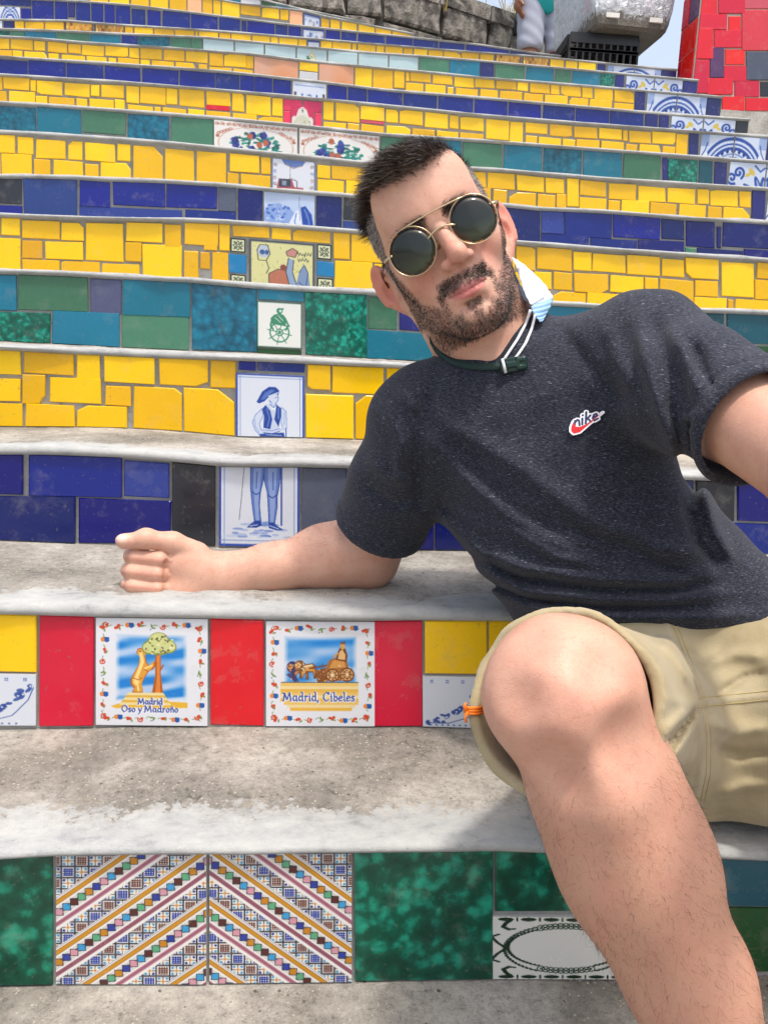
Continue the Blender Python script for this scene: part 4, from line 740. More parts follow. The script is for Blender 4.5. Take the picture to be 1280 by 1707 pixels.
# ---- tiles on every visible riser
def add_tile(s, i, x0, x1, y0, y1, code, rootless=False):
    Y = s['Y']; xm = (x0+x1)/2
    def sl(x, line): return interp_ext(line, x)
    j = (lambda a=.9: random.uniform(-a, a))
    k = .5 if (x1-x0) < 40 else .9
    fr = (y0-sl(xm, s['top']))/(sl(xm, s['bot'])-sl(xm, s['top'])+1e-6)
    def yy(x, y): # follow the slope of the riser's lines
        t = np.clip((y-sl(xm, s['top']))/(sl(xm, s['bot'])-sl(xm, s['top'])+1e-6), 0, 1)
        return y+(1-t)*(sl(x, s['top'])-sl(xm, s['top']))+t*(sl(x, s['bot'])-sl(xm, s['bot']))
    picture = code[0] == '@'
    q = .3 if picture else 1.0
    if not picture and code in 'YyXxTGBVZbRKW': # grout joints a little narrower than the pixel reading
        pass
    c = [(x0+j(k*q), yy(x0, y0)+j(k*q)), (x1+j(k*q), yy(x1, y0)+j(k*q)), (x1+j(k*q), yy(x1, y1)+j(k*q)), (x0+j(k*q), yy(x0, y1)+j(k*q))]
    p = [PY(a, b, Y) for a, b in c]
    # the tops never pierce the nosing; the lowest row runs down to the tread below
    low = y1 > sl(xm, s['bot'])-4
    for m in (0, 1): p[m][2] = min(p[m][2], zat(s['zl'], p[m][0])-.0005)
    if low and ALL.index(s) > 4:
        for m in (2, 3): p[m][2] = min(p[m][2], tread_z(i-1, p[m][0], Y)+.003)
    for m in (2, 3): p[m][2] = max(p[m][2], tread_z(i-1, p[m][0], Y)+.0015)
    if p[0][2]-p[3][2] < .006: p[3][2] = p[0][2]-.008; p[2][2] = p[1][2]-.008
    root = ROOTS[s['k']]
    if picture:
        cd = code[1:]; asp = (x1-x0)/(y1-y0)
        if cd in ('corner', 'cornerR', 'bear', 'cib', 'diagL', 'diagR'): pass
        o = make_tile(root, p, None, .0038, 'picture_tile', pic(cd, asp))
        if cd in PICNAME: o['label'] = PICNAME[cd]
    else:
        # some tiles were broken with a hammer: a corner knocked off
        if code in 'Yy' and random.random() < .22 and (x1-x0) > 18:
            kx = random.randrange(4); a, b, d = p[kx], p[(kx+1) % 4], p[(kx-1) % 4]; t1, t2 = random.uniform(.08, .3), random.uniform(.08, .35)
            p = p[:kx]+[a+(d-a)*t2, a+(b-a)*t1]+p[kx+1:]
        make_tile(root, p, M[code], random.uniform(.0026, .0042), 'tile')
def add_world_tile(s, i, X0, X1, code, f0=0.0, f1=1.0, img=None):
    Y = s['Y']; g = .0022; pts = []
    for X, f in ((X0+g, f0), (X1-g, f0), (X1-g, f1), (X0+g, f1)):
        zt = zat(s['zl'], X)-.0015; zb = tread_z(i-1, X, Y)+.002 if i > 0 else STREET_Z+.003
        pts.append(np.array([X, Y, zt+(zb-zt)*f]))
    return make_tile(ROOTS[s['k']], pts, M[code] if img is None else None, random.uniform(.0026, .0042), 'tile' if img is None else 'picture_tile', img)
for i, s in enumerate(ALL):
    if s['k'] in ('low1', 'low2'):
        for m in range(9): add_world_tile(s, i, -.75+m*.16, -.59+m*.16, s['fill'][m % 2])
        continue
    for t in s['tiles']: add_tile(s, i, *t)
    xr = s.get('xr', XR)
    Xmin = min(PY(t[0], t[2], s['Y'])[0] for t in s['tiles']) if s['k'] not in 'PQ' else None
    Xmax = max(PY(t[1], t[2], s['Y'])[0] for t in s['tiles'])
    w = s['w']; two = s['fill'][0] == 'Y'
    X = Xmin
    if X is not None:
        n_l = int(min(.75, X-XL-.05)/w)
        for m in range(n_l):
            c = s['fill'][random.random() < .35]
            if two: add_world_tile(s, i, X-w, X, c, 0, .5-.012); add_world_tile(s, i, X-w*1.0, X, c, .5+.012, 1)
            else: add_world_tile(s, i, X-w, X, c)
            X -= w
    # right border: a mirrored pair of blue and white tiles between two dark ones
    if s['k'] in 'GHIJKLMN':
        edge = {'H': (1278, None), 'I': (1214, None), 'J': (1167, None), 'K': (1117, 1225), 'L': (1077, 1177), 'M': (1042, 1137), 'N': (1011, 1101)}.get(s['k'])
        if edge is None: X0 = XR-.05-.30-.05
        else: X0 = PY(edge[0], interp_ext(s['top'], edge[0])+15, s['Y'])[0]
        X1 = PY(edge[1], interp_ext(s['top'], edge[1])+15, s['Y'])[0] if edge and edge[1] else XR-.055
        ih = 'GHIJKLMN'.index(s['k'])
        img = pic_azulejo(44 if s['k'] in 'GHIJ' else 34, (X1-X0)/2/.145, (ih+1) % 2)
        a, b = halves(img); xm = (X0+X1)/2
        add_world_tile(s, i, X0, xm, None, 0, 1, a); add_world_tile(s, i, xm, X1, None, 0, 1, b)
        add_world_tile(s, i, X1, XR-.002, 'K' if s['k'] == 'K' else 'N')
        if edge is None:
            add_world_tile(s, i, X0-.05, X0, 'N'); X1 = X0-.05; X = Xmax
            n_r = int((X1-X)/w)
            for m in range(n_r): add_world_tile(s, i, X+(X1-X)*m/n_r, X+(X1-X)*(m+1)/n_r, s['fill'][random.random() < .4])
    else:
        n_r = int(min(.8, xr-Xmax-.01)/w); X = Xmax
        for m in range(n_r):
            c = s['fill'][random.random() < .4]
            if two: add_world_tile(s, i, X, X+w, c, 0, .488); add_world_tile(s, i, X, X+w, c, .512, 1)
            else: add_world_tile(s, i, X, X+w, c)
            X += w
# ------------------------------------------------------------------ implicit surfaces -> meshes (bodies and cloth)
def v3(*a): return np.array(a, np.float32)
def smin(a, b, k):
    h = np.clip(.5+.5*(b-a)/k, 0, 1); return b+(a-b)*h-k*h*(1-h)
def smax(a, b, k): return -smin(-a, -b, k)
def cone(p, a, b, ra, rb):
    """tapered capsule (radius blends linearly along the axis)"""
    a = np.asarray(a, np.float32); b = np.asarray(b, np.float32); ba = b-a; pa = p-a
    t = np.clip((pa@ba)/(ba@ba), 0, 1); q = pa-t[:, None]*ba
    return np.sqrt((q*q).sum(1))-(ra+(rb-ra)*t)
def chain(p, pts, rad, k=.012):
    d = None
    for i in range(len(pts)-1):
        e = cone(p, pts[i], pts[i+1], rad[i], rad[i+1]); d = e if d is None else smin(d, e, k)
    return d
def sph(p, c, r): q = p-np.asarray(c, np.float32); return np.sqrt((q*q).sum(1))-r
def elli(p, c, r, R=None):
    q = p-np.asarray(c, np.float32)
    if R is not None: q = q@np.asarray(R, np.float32)      # columns of R: the ellipsoid's axes
    r = np.asarray(r, np.float32); k0 = np.sqrt(((q/r)**2).sum(1)); k1 = np.sqrt(((q/(r*r))**2).sum(1))+1e-9
    return k0*(k0-1)/k1
def rbox(p, c, h, r, R=None):
    q = p-np.asarray(c, np.float32)
    if R is not None: q = q@np.asarray(R, np.float32)
    q = np.abs(q)-(np.asarray(h, np.float32)-r)
    return np.sqrt((np.maximum(q, 0)**2).sum(1))+np.minimum(q.max(1), 0)-r
def mesh_sdf(f, lo, hi, h, B=12):
    """sparse naive surface nets: blocks of B^3 cells near the zero set only"""
    lo = np.asarray(lo, float); n = np.ceil((np.asarray(hi)-lo)/(h*B)).astype(int)
    bi = np.stack(np.meshgrid(*[np.arange(k) for k in n], indexing='ij'), -1).reshape(-1, 3)
    ctr = lo+(bi+.5)*h*B; d = np.concatenate([f(c.astype(np.float32)) for c in np.array_split(ctr, max(1, len(ctr)//60000))])
    bi = bi[np.abs(d) < B*h*.87*1.35+.004]
    g = np.stack(np.meshgrid(*[np.arange(B+1)]*3, indexing='ij'), -1).reshape(-1, 3)
    dims = n*B+1; st = np.array([dims[1]*dims[2], dims[2], 1], np.int64)
    Vk, Vp, Q = [], [], []
    co = np.array([[x, y, z] for x in (0, 1) for y in (0, 1) for z in (0, 1)])
    ed = [(a, b) for a in range(8) for b in range(a+1, 8) if np.abs(co[a]-co[b]).sum() == 1]
    for ch in np.array_split(bi, max(1, len(bi)//40)):
        if len(ch) == 0: continue
        gi = (ch[:, None, :]*B+g[None]); pts = lo+gi.reshape(-1, 3)*h
        D = f(pts.astype(np.float32)).reshape(len(ch), B+1, B+1, B+1)
        c8 = [D[:, x:B+x, y:B+y, z:B+z] for x, y, z in co]
        neg = sum((c < 0).astype(np.int8) for c in c8); act = (neg > 0) & (neg < 8)
        w = np.argwhere(act)
        if len(w) == 0: continue
        val = np.stack([c[act] for c in c8], 1); acc = np.zeros((len(w), 3)); cnt = np.zeros(len(w))
        for a, b in ed:
            s = (val[:, a] < 0) != (val[:, b] < 0); t = val[s, a]/(val[s, a]-val[s, b])
            acc[s] += co[a]+t[:, None]*(co[b]-co[a]); cnt[s] += 1
        cell = ch[w[:, 0]]*B+w[:, 1:]; Vk.append(cell@st); Vp.append(lo+(cell+acc/cnt[:, None])*h)
        for ax in range(3):
            o1, o2 = [(1, 2), (2, 0), (0, 1)][ax]; s0 = [slice(0, B)]*3; s1 = list(s0); s1[ax] = slice(1, B+1)
            A, C = D[(slice(None), *s0)], D[(slice(None), *s1)]; e = np.argwhere((A < 0) != (C < 0))
            if len(e) == 0: continue
            gp = ch[e[:, 0]]*B+e[:, 1:]; ok = (gp[:, o1] > 0) & (gp[:, o2] > 0); e = e[ok]; gp = gp[ok]
            k = gp@st; q = np.stack([k-st[o1]-st[o2], k-st[o2], k, k-st[o1]], 1)
            fl = A[tuple(e.T)] >= 0; q[fl] = q[fl][:, ::-1]; Q.append(q)
    Vk = np.concatenate(Vk); Vp = np.concatenate(Vp); Q = np.concatenate(Q); od = np.argsort(Vk); Vk = Vk[od]; Vp = Vp[od]
    ix = np.searchsorted(Vk, Q); ix = np.minimum(ix, len(Vk)-1); ok = (Vk[ix] == Q).all(1)
    return Vp, ix[ok]
def relax(V, Q, it=1, lam=.5):
    for _ in range(it):
        A = np.zeros_like(V); c = np.zeros(len(V))
        for a, b in ((0, 1), (1, 2), (2, 3), (3, 0)):
            for s, t in ((a, b), (b, a)): np.add.at(A, Q[:, s], V[Q[:, t]]); np.add.at(c, Q[:, s], 1)
        V = V+lam*(A/np.maximum(c, 1)[:, None]-V)
    return V
def np_mesh(name, V, Q, mat, parent=None, loc=None, attrs=None, smooth=True):
    V = np.asarray(V, float); Q = np.asarray(Q); loc = V.mean(0) if loc is None else np.asarray(loc, float)
    me = bpy.data.meshes.new(name); me.vertices.add(len(V)); me.vertices.foreach_set('co', (V-loc).astype(np.float32).ravel())
    k = Q.shape[1]; me.loops.add(Q.size); me.loops.foreach_set('vertex_index', Q.astype(np.int32).ravel()); me.polygons.add(len(Q))
    me.polygons.foreach_set('loop_start', np.arange(0, Q.size, k, dtype=np.int32)); me.update(calc_edges=True)
    for nm, a in (attrs or {}).items():
        a = np.asarray(a, np.float32)
        if a.ndim == 1: me.attributes.new(nm, 'FLOAT', 'POINT').data.foreach_set('value', a)
        else: me.attributes.new(nm, 'FLOAT_COLOR', 'POINT').data.foreach_set('color', np.c_[a, np.ones(len(a))].astype(np.float32).ravel())
    return link(name, me, mat, parent, smooth, loc)
def vnormals(V, Q):
    n = np.cross(V[Q[:, 2]]-V[Q[:, 0]], V[Q[:, 3]]-V[Q[:, 1]]); N = np.zeros_like(V)
    for k in range(4): np.add.at(N, Q[:, k], n)
    return N/(np.linalg.norm(N, axis=1)[:, None]+1e-12)
def unit(v): v = np.asarray(v, float); return v/np.linalg.norm(v)
def strands(name, pts, dirs, length, rad, mat, parent, bend=None, seg=2, taper=.25, shade=None):
    """hair as thin three-sided blades, one mesh"""
    n = len(pts); length = np.broadcast_to(length, n); rad = np.broadcast_to(rad, n); V = []; r = RNG
    up = r.normal(0, 1, (n, 3)); a = np.cross(dirs, up); a /= np.linalg.norm(a, axis=1)[:, None]+1e-9; b = np.cross(dirs, a)
    rings = []
    for s in range(seg+1):
        t = s/seg; c = pts+dirs*(length*t)[:, None]
        if bend is not None: c = c+bend*(length*t*t)[:, None]
        w = rad*(1-(1-taper)*t)
        rings.append(np.stack([c+a*w[:, None], c+(-.5*a+.87*b)*w[:, None], c+(-.5*a-.87*b)*w[:, None]], 1))
    V = np.stack(rings, 1)                                    # n, seg+1, 3, 3
    base = np.arange(n)[:, None]*(seg+1)*3; Q = []
    for s in range(seg):
        for k in range(3):
            j = (k+1) % 3; Q.append(base+np.array([[s*3+k, s*3+j, (s+1)*3+j, (s+1)*3+k]]))
    Q = np.concatenate(Q); at = None
    if shade is not None: at = {'Col': np.repeat(shade, (seg+1)*3, axis=0)}
    return np_mesh(name, V.reshape(-1, 3), Q, mat, parent, PLOC(parent) if parent else None, at)
# ------------------------------------------------------------------ landing, street, walls, vendor's corner
iN = [s['k'] for s in ALL].index('N'); iO = iN+1
ZN = tread_z(iN, 1.5, ALL[iN]['Y']); ZO = tread_z(iO, .6, ALL[iO]['Y'])
def sheet(name, x0, x1, y0, y1, z, mat, kind='structure', nx=30, ny=20, amp=.003, edge=.3):
    X, Yg = np.meshgrid(np.linspace(x0, x1, nx), np.linspace(y0, y1, ny)); Z = z+RNG.normal(0, amp, X.shape)
    idx = np.arange(nx*ny).reshape(ny, nx); Fc = np.stack([idx[:-1, :-1], idx[:-1, 1:], idx[1:, 1:], idx[1:, :-1]], -1).reshape(-1, 4)
    return tag(np_mesh(name, np.stack([X, Yg, Z], -1).reshape(-1, 3), Fc, mat, None, None, {'edge': np.full(X.size, edge)}), kind=kind)
sheet('landing', ALL[iO]['xr']+.004, 4.2, ALL[iN]['Y']+.285, 9.0, ZN+.004, M['conc'])
sheet('upper_landing', -2.7, ALL[iO]['xr'], ALL[iO]['Y']+1.88, 9.0, ZO+.05, M['conc'])
sheet('ground', -300, 300, -300, 300, STREET_Z-.004, simple('street_stone', '#8a857c', .9, var=.3, nscale=2), nx=3, ny=3, amp=0)
M['pale'] = concrete('pale_concrete', False, '#a5a29a', '#c2bfb7')
mb = MB(); mb.box((2.62, 7.2, ZN-.085), (3.14, 3.6, .40)); tag(mb.build('upper_terrace', M['conc']), kind='structure')
# side ledge right of the flight, below the red wall
Yw = 4.17; r_ = RAY(1240, 185); zl_ = CAMZ+r_[2]*(Yw/r_[1])
mb = MB(); mb.box((3.0, 4.76, (zl_+STREET_Z)/2-.001), (2.5, 1.2, zl_-STREET_Z)); o = mb.build('side_ledge', M['pale']); tag(o, kind='structure')
# ---- red tiled wall at the head of the flight
wall = empty('red_wall', (2.4, 4.27, zl_)); tag(wall, 'red tiled end wall beside the blue and white stair border', 'wall')
WX0, WX1, WY0, WY1, WH = 1.767, 3.1, 4.17, 4.38, 1.9
mb = MB(); mb.box(((WX0+WX1)/2, (WY0+WY1)/2, zl_+WH/2), (WX1-WX0, WY1-WY0, WH)); mb.build('wall_core', simple('wall_mortar', '#b9b1a6', .9, var=.25, nscale=40, bmp=.4), wall)
rdw = random.Random(21)
def wall_tile(c4, n, mat):
    c4 = [np.array(c, float) for c in c4]; ctr = sum(c4)/4; th = rdw.uniform(.004, .007); n = np.array(n, float)
    V = [p for p in c4]+[p+n*(th-.0015) for p in c4]+[p+(ctr-p)/np.linalg.norm(ctr-p)*.003+n*th for p in c4]
    Fc = []
    for i in range(4):
        j = (i+1) % 4; Fc += [(i, j, 4+j, 4+i), (4+i, 4+j, 8+j, 8+i)]
    mesh_obj('tile', V, Fc+[(8, 9, 10, 11)], M[mat], wall, False, ctr)
# the tiles the photograph shows on the front face: px x0 x1 y0 y1
for x0, x1, y0, y1, c in T("""1170 1195 -30 44 R; 1197 1241 -30 22 R; 1168 1211 23 49 R; 1214 1234 27 53 R; 1236 1290 -30 14 s; 1162 1188 46 98 R; 1190 1235 50 79 R; 1236 1290 16 84 r; 1183 1206 78 129 p; 1158 1182 99 155 R; 1208 1241 82 107 R; 1206 1249 109 135 R
   1178 1221 130 157 R; 1224 1265 134 161 R; 1203 1240 161 184 R; 1242 1300 163 184 R; 1175 1201 158 184 R; 1267 1310 136 160 K; 1243 1300 86 133 k"""):
    q4 = [PY(x0, y1, WY0-.001), PY(x1, y1, WY0-.001), PY(x1, y0, WY0-.001), PY(x0, y0, WY0-.001)]
    for k in (0, 3): q4[k][0] = max(q4[k][0], WX0+.003) if q4[k][0] > WX0+.035 else WX0+.003
    if min(q4[1][0], q4[2][0]) > WX0+.02: wall_tile(q4, (0, -1, 0), c)
for r__ in range(3):      # front face above the frame
    for m in range(7): wall_tile([(WX0+.02+m*.18, WY0, zl_+1.05+r__*.16), (WX0+.19+m*.18, WY0, zl_+1.05+r__*.16), (WX0+.19+m*.18, WY0, zl_+1.2+r__*.16), (WX0+.02+m*.18, WY0, zl_+1.2+r__*.16)], (0, -1, 0), 'R')
zz = zl_+.02
for r__ in range(13):     # side face towards the stairs
    y = WY0+.012; row_h = rdw.uniform(.10, .15)
    cut = rdw.uniform(.07, .16)
    for (a, b) in ((y, y+cut), (y+cut+.006, WY1-.012)):
        wall_tile([(WX0, b, zz), (WX0, a, zz), (WX0, a, zz+row_h-.006), (WX0, b, zz+row_h-.006)], (-1, 0, 0), 'p' if rdw.random() < .1 else 'R')
    zz += row_h
# ---- stone wall behind the landing
M['stone'] = None
def stone_mat():
    m, n, b = mat_new('weathered_stone'); v = coords(n); oi = nd(n, 'ShaderNodeObjectInfo')
    a = noise(n, v, 9, 6, .7, .5); f = noise(n, v, 60, 5, .7)
    c = ramp(n, a.outputs[0], [(.32, hexc('#2e2c2a')), (.45, hexc('#6b6660')), (.56, hexc('#a39c94')), (.70, hexc('#c4bdb4'))])
    hs = nd(n, 'ShaderNodeHueSaturation'); n.links.new(c.outputs[0], hs.inputs['Color']); n.links.new(math_(n, 'ADD', math_(n, 'MULTIPLY', oi.outputs['Random'], .5), .7), hs.inputs['Value'])
    mo = ramp(n, noise(n, v, 4, 4, .6).outputs[0], [(.58, 0), (.7, .7)]); n.links.new(mix(n, mo.outputs[0], hs.outputs[0], hexc('#5f6b4a')), b.inputs['Base Color'])
    b.inputs['Roughness'].default_value = .95; bump(n, b, f.outputs[0], .9, .02); return m
M['stone'] = stone_mat()
sw = empty('stone_wall', (1.0, 6.3, ZO)); tag(sw, 'weathered grey stone wall with coping at the head of the stairs', 'wall')
path = [np.array((-1.0, 5.75)), np.array((.25, 5.86)), np.array((1.72, 6.62))]; SWH = .86; rds = random.Random(8)
def rock(pts_uv, org, d, nrm, z0, depth=.05):
    """an uneven block from a polygon on the wall face"""
    pts = [(u+rds.uniform(-.012, .012), w+rds.uniform(-.012, .012)) for u, w in pts_uv]
    cu, cw = np.mean([p[0] for p in pts]), np.mean([p[1] for p in pts]); k = len(pts); V = []
    for s, dep in ((1, -.02), (1, depth*.55), (.88, depth*.9)):
        for (u, w) in pts:
            q = org+d*(cu+(u-cu)*s); V.append((q[0]+nrm[0]*(dep+rds.uniform(-.006, .006)), q[1]+nrm[1]*(dep+rds.uniform(-.006, .006)), z0+cw+(w-cw)*s))
    q = org+d*cu; V.append((q[0]+nrm[0]*depth*1.15, q[1]+nrm[1]*depth*1.15, z0+cw))
    Fc = []
    for L in (0, 1):
        for i in range(k): Fc.append((L*k+i, L*k+(i+1) % k, (L+1)*k+(i+1) % k, (L+1)*k+i))
    for i in range(k): Fc.append((2*k+i, 2*k+(i+1) % k, 3*k))
    mesh_obj('stone', V, Fc, M['stone'], sw, False, np.mean(V, 0))
for a, b in zip(path[:-1], path[1:]):
    L = np.linalg.norm(b-a); d = (b-a)/L; nrm = np.array([d[1], -d[0]]); c = (a+b)/2-nrm*.15
    R3 = np.array([[d[0], nrm[0], 0], [d[1], nrm[1], 0], [0, 0, 1]])
    MB().box((c[0], c[1], ZO+SWH/2-.1), (L, .3, SWH+.1), R3).build('wall_core', simple('dark_mortar', '#4a4640', .95, var=.4, nscale=20, bmp=.5), sw)
    # coping in short uneven lengths
    u = 0
    while u < L-.05:
        w = min(rds.uniform(.4, .7), L-u); cc = a+d*(u+w/2)-nrm*.13
        R4 = R3
        MB().box((cc[0], cc[1], ZO+SWH-.02+rds.uniform(-.008, .008)), (w-.012, .38, .1), R4).build('coping_stone', M['stone'], sw); u += w
    z = ZO-.02; hts = (.34, .27, .22)
    for h in hts:
        u = rds.uniform(-.1, 0)
        while u < L:
            w = rds.uniform(.22, .52); u1 = min(u+w, L); u0 = max(u, 0)
            if u1-u0 > .05:
                g = .012; rock([(u0+g, g), (u1-g, g), (u1-g-.01, h*.5), (u1-g, h-g), ((u0+u1)/2, h-g+.012), (u0+g, h-g)], a, d, nrm, z)
            u += w
        z += h
# ---- tufts of dry grass on the coping
def tuft(px, py, Y, n, h, label, seed):
    r = random.Random(seed); base = PY(px, py, Y); V = []; Fc = []
    for _ in range(n):
        b = base+np.array([r.uniform(-.09, .09), r.uniform(-.06, .06), 0]); an = r.uniform(0, 6.28); ln = h*r.uniform(.4, 1.1); lean = r.uniform(.1, .7); w = r.uniform(.003, .007)
        dx = np.array([math.cos(an), math.sin(an), 0]); sdx = np.array([-dx[1], dx[0], 0])*w; k = len(V)
        for t in (0, .5, 1): c = b+dx*lean*ln*t*t+np.array([0, 0, ln*t*(1-.2*t)]); V += [c-sdx*(1-t*.9), c+sdx*(1-t*.9)]
        Fc += [(k, k+1, k+3, k+2), (k+2, k+3, k+5, k+4)]
    root = empty('grass_tuft', base); tag(root, label, 'grass', 'grass tufts on the stone wall')
    mesh_obj('blades', V, Fc, M['straw'] if seed % 2 else M['grass'], root, False, base)
M['straw'] = simple('dry_grass', '#b3a05a', .8, var=.3, nscale=60); M['grass'] = simple('green_grass', '#7d8f45', .8, var=.35, nscale=60)
tuft(722, 22, 6.10, 60, .16, 'dry grass tuft on the coping of the stone wall', 1); tuft(742, 28, 6.18, 40, .2, 'small green tuft by the tall dry grass', 2)
tuft(856, 44, 6.60, 70, .30, 'tall straw coloured tuft at the end of the stone wall', 3); tuft(612, 33, 5.95, 40, .12, 'green weed low on the stone wall', 4)
# wiry stalks against the sky
V = []
mb = MB()
for k, (x0, y0, x1, y1, x2, y2) in enumerate(((760, 28, 790, -4, 830, -30), (800, 40, 812, -10, 836, -46), (846, 48, 830, -4, 800, -40), (880, 60, 862, 0, 858, -40))):
    mb.tube([PY(x0, y0, 6.5), PY((x0+x1)/2+2, (y0+y1)/2, 6.5), PY(x1, y1, 6.5), PY(x2, y2, 6.5)], [.004, .0035, .003, .002], 5)
st = mb.build('dry_stalk', M['straw']); tag(st, 'thin dry stalks rising above the stone wall', 'plant')
# ---- foam cooler on a black crate
CY0 = 4.46; zc = ZN+.004; zbox = PY(1030, 47, 4.38)[2]
cx0, cx1 = PY(948, 95, CY0)[0], PY(1061, 100, CY0)[0]; ccx = (cx0+cx1)/2; ch = zbox-zc; cd = .36
crate = empty('plastic_crate', (ccx, CY0+cd/2, zc)); tag(crate, 'black slatted plastic crate under the silver cooler', 'crate')
M['crate'] = simple('black_plastic', '#16171a', .45, var=.2, nscale=50, bmp=.1)
Wc = cx1-cx0
for (nm, c, d) in (('side_panel', (0, 0), 'x'), ('side_panel', (0, cd), 'x'), ('end_panel', (-Wc/2, cd/2), 'y'), ('end_panel', (Wc/2, cd/2), 'y')):
    mb = MB(); L = Wc if d == 'x' else cd-.05; k = int(L/.034)
    for z, hh in ((.02, .04), (.1, .016), (ch*.55, .016), (ch-.025, .05)): mb.box((ccx+c[0], CY0+c[1], zc+z), (L, .02, hh) if d == 'x' else (.02, L, hh))
    for m in range(k+1):
        t = -L/2+L*m/k; mb.box((ccx+c[0]+(t if d == 'x' else 0), CY0+c[1]+(t if d == 'y' else 0), zc+ch/2), (.011, .0165, ch-.03) if d == 'x' else (.0165, .011, ch-.03))
    mb.build(nm, M['crate'], crate)
MB().box((ccx, CY0+cd/2, zc+.015), (Wc-.03, cd-.03, .02)).build('crate_floor', M['crate'], crate)
def foil_mat(base='#c3c9cf', dirt=True):
    m, n, b = mat_new('dull_foil'); v = coords(n); a = noise(n, v, 26, 6, .75, 1.2); f = noise(n, v, 7, 4)
    c = ramp(n, a.outputs[0], [(.3, hexc('#8d9298')), (.5, hexc(base)), (.7, hexc('#e2e6ea'))])
    pk = ramp(n, f.outputs[0], [(.6, 0), (.68, .5)]); c1 = mix(n, pk.outputs[0], c.outputs[0], hexc('#c99aa8'))
    at = nd(n, 'ShaderNodeAttribute'); at.attribute_name = 'grime'
    g = ramp(n, math_(n, 'ADD', at.outputs['Fac'], math_(n, 'MULTIPLY', math_(n, 'SUBTRACT', a.outputs[0], .5), 1.4)), [(.45, 0), (.62, .92)])
    n.links.new(mix(n, g.outputs[0], c1, hexc('#5f584a')), b.inputs['Base Color'])
    b.inputs['Roughness'].default_value = .42; n.links.new(ramp(n, g.outputs[0], [(0, .55), (1, 0)]).outputs[0], b.inputs['Metallic'])
    bump(n, b, a.outputs[0], .8, .02); return m
def cooler():
    root = empty('cooler_box', (ccx, 4.68, zbox)); tag(root, 'dirty silver foil covered foam cooler standing on a black crate', 'cooler')
    bx0, bx1 = PY(980, 45, 4.38)[0], PY(1106, 55, 4.38)[0]; W0 = bx1-bx0; cx, cy, z0, H = (bx0+bx1)/2+.01, 4.38+.30, zbox+.004, .62; an = math.radians(5); R_ = np.array([[math.cos(an), -math.sin(an)], [math.sin(an), math.cos(an)]])
    rows = ((0.0, W0-.03, .57, 1.0), (.012, W0, .60, .9), (.05, W0+.02, .615, .6), (.1, W0+.04, .63, .3), (.3, W0+.07, .66, 0), (H, W0+.13, .72, 0)); V = []; g = []; k = 40
    for (z, w, d, gr) in rows:
        for m in range(k):
            t = 2*math.pi*m/k; c, s = math.cos(t), math.sin(t); e = .16
            x = w/2*math.copysign(abs(c)**e, c); y = d/2*math.copysign(abs(s)**e, s); q = R_@np.array([x, y])
            V.append((cx+q[0]+RNG.normal(0, .002), cy+q[1]+RNG.normal(0, .002), z0+z+RNG.normal(0, .002))); g.append(gr)
    Fc = [(L*k+m, L*k+(m+1) % k, (L+1)*k+(m+1) % k, (L+1)*k+m) for L in range(len(rows)-1) for m in range(k)]+[tuple(range(k))[::-1], tuple((len(rows)-1)*k+m for m in range(k))]
    o = mesh_obj('box_body', V, Fc, foil_mat(), root, False, (cx, cy, z0)); o.data.attributes.new('grime', 'FLOAT', 'POINT').data.foreach_set('value', np.array(g, np.float32))
    mb = MB(); mb.box((cx, cy, z0+H+.03), (W0+.16, .74, .058), np.array([[R_[0, 0], R_[0, 1], 0], [R_[1, 0], R_[1, 1], 0], [0, 0, 1]])); mb.build('lid', simple('foam_lid', '#d8dadb', .7, var=.1), root)
    for sx in (-1, 1): 
        q = R_@np.array([sx*.12, -.305]); MB().box((cx+q[0], cy+q[1], z0+.05), (.07, .02, .022)).build('grip', simple('foam_white', '#d5d3cc', .8, var=.15), root)
cooler()
# a small black bag on the end of the wall
mb = MB(); q = PY(864, 62, 6.35); bag = empty('shoulder_bag', q); tag(bag, 'small black bag left beside the seller by the stone wall', 'bag')
V = []; k = 14
for z, s in ((0, .8), (.015, 1), (.10, 1.02), (.125, .9), (.135, .6)):
    for m in range(k): t = 2*math.pi*m/k; V.append((q[0]+.052*s*math.copysign(abs(math.cos(t))**.4, math.cos(t)), q[1]+.04*s*math.copysign(abs(math.sin(t))**.4, math.sin(t)), q[2]+z))
mesh_obj('bag_body', V, [(L*k+m, L*k+(m+1) % k, (L+1)*k+(m+1) % k, (L+1)*k+m) for L in range(4) for m in range(k)]+[tuple(range(k))[::-1], tuple(4*k+m for m in range(k))], simple('black_nylon', '#1c1c1f', .6, var=.2), bag, True, q)
MB().box((q[0], q[1], q[2]-.14), (.13, .1, .262)).build('bag_stand', M['stone'], bag)
MB().tube([q+np.array([-.04, 0, .13]), q+np.array([-.02, 0, .2]), q+np.array([.02, 0, .2]), q+np.array([.04, 0, .13])], .006, 6).build('strap', M['crate'], bag)
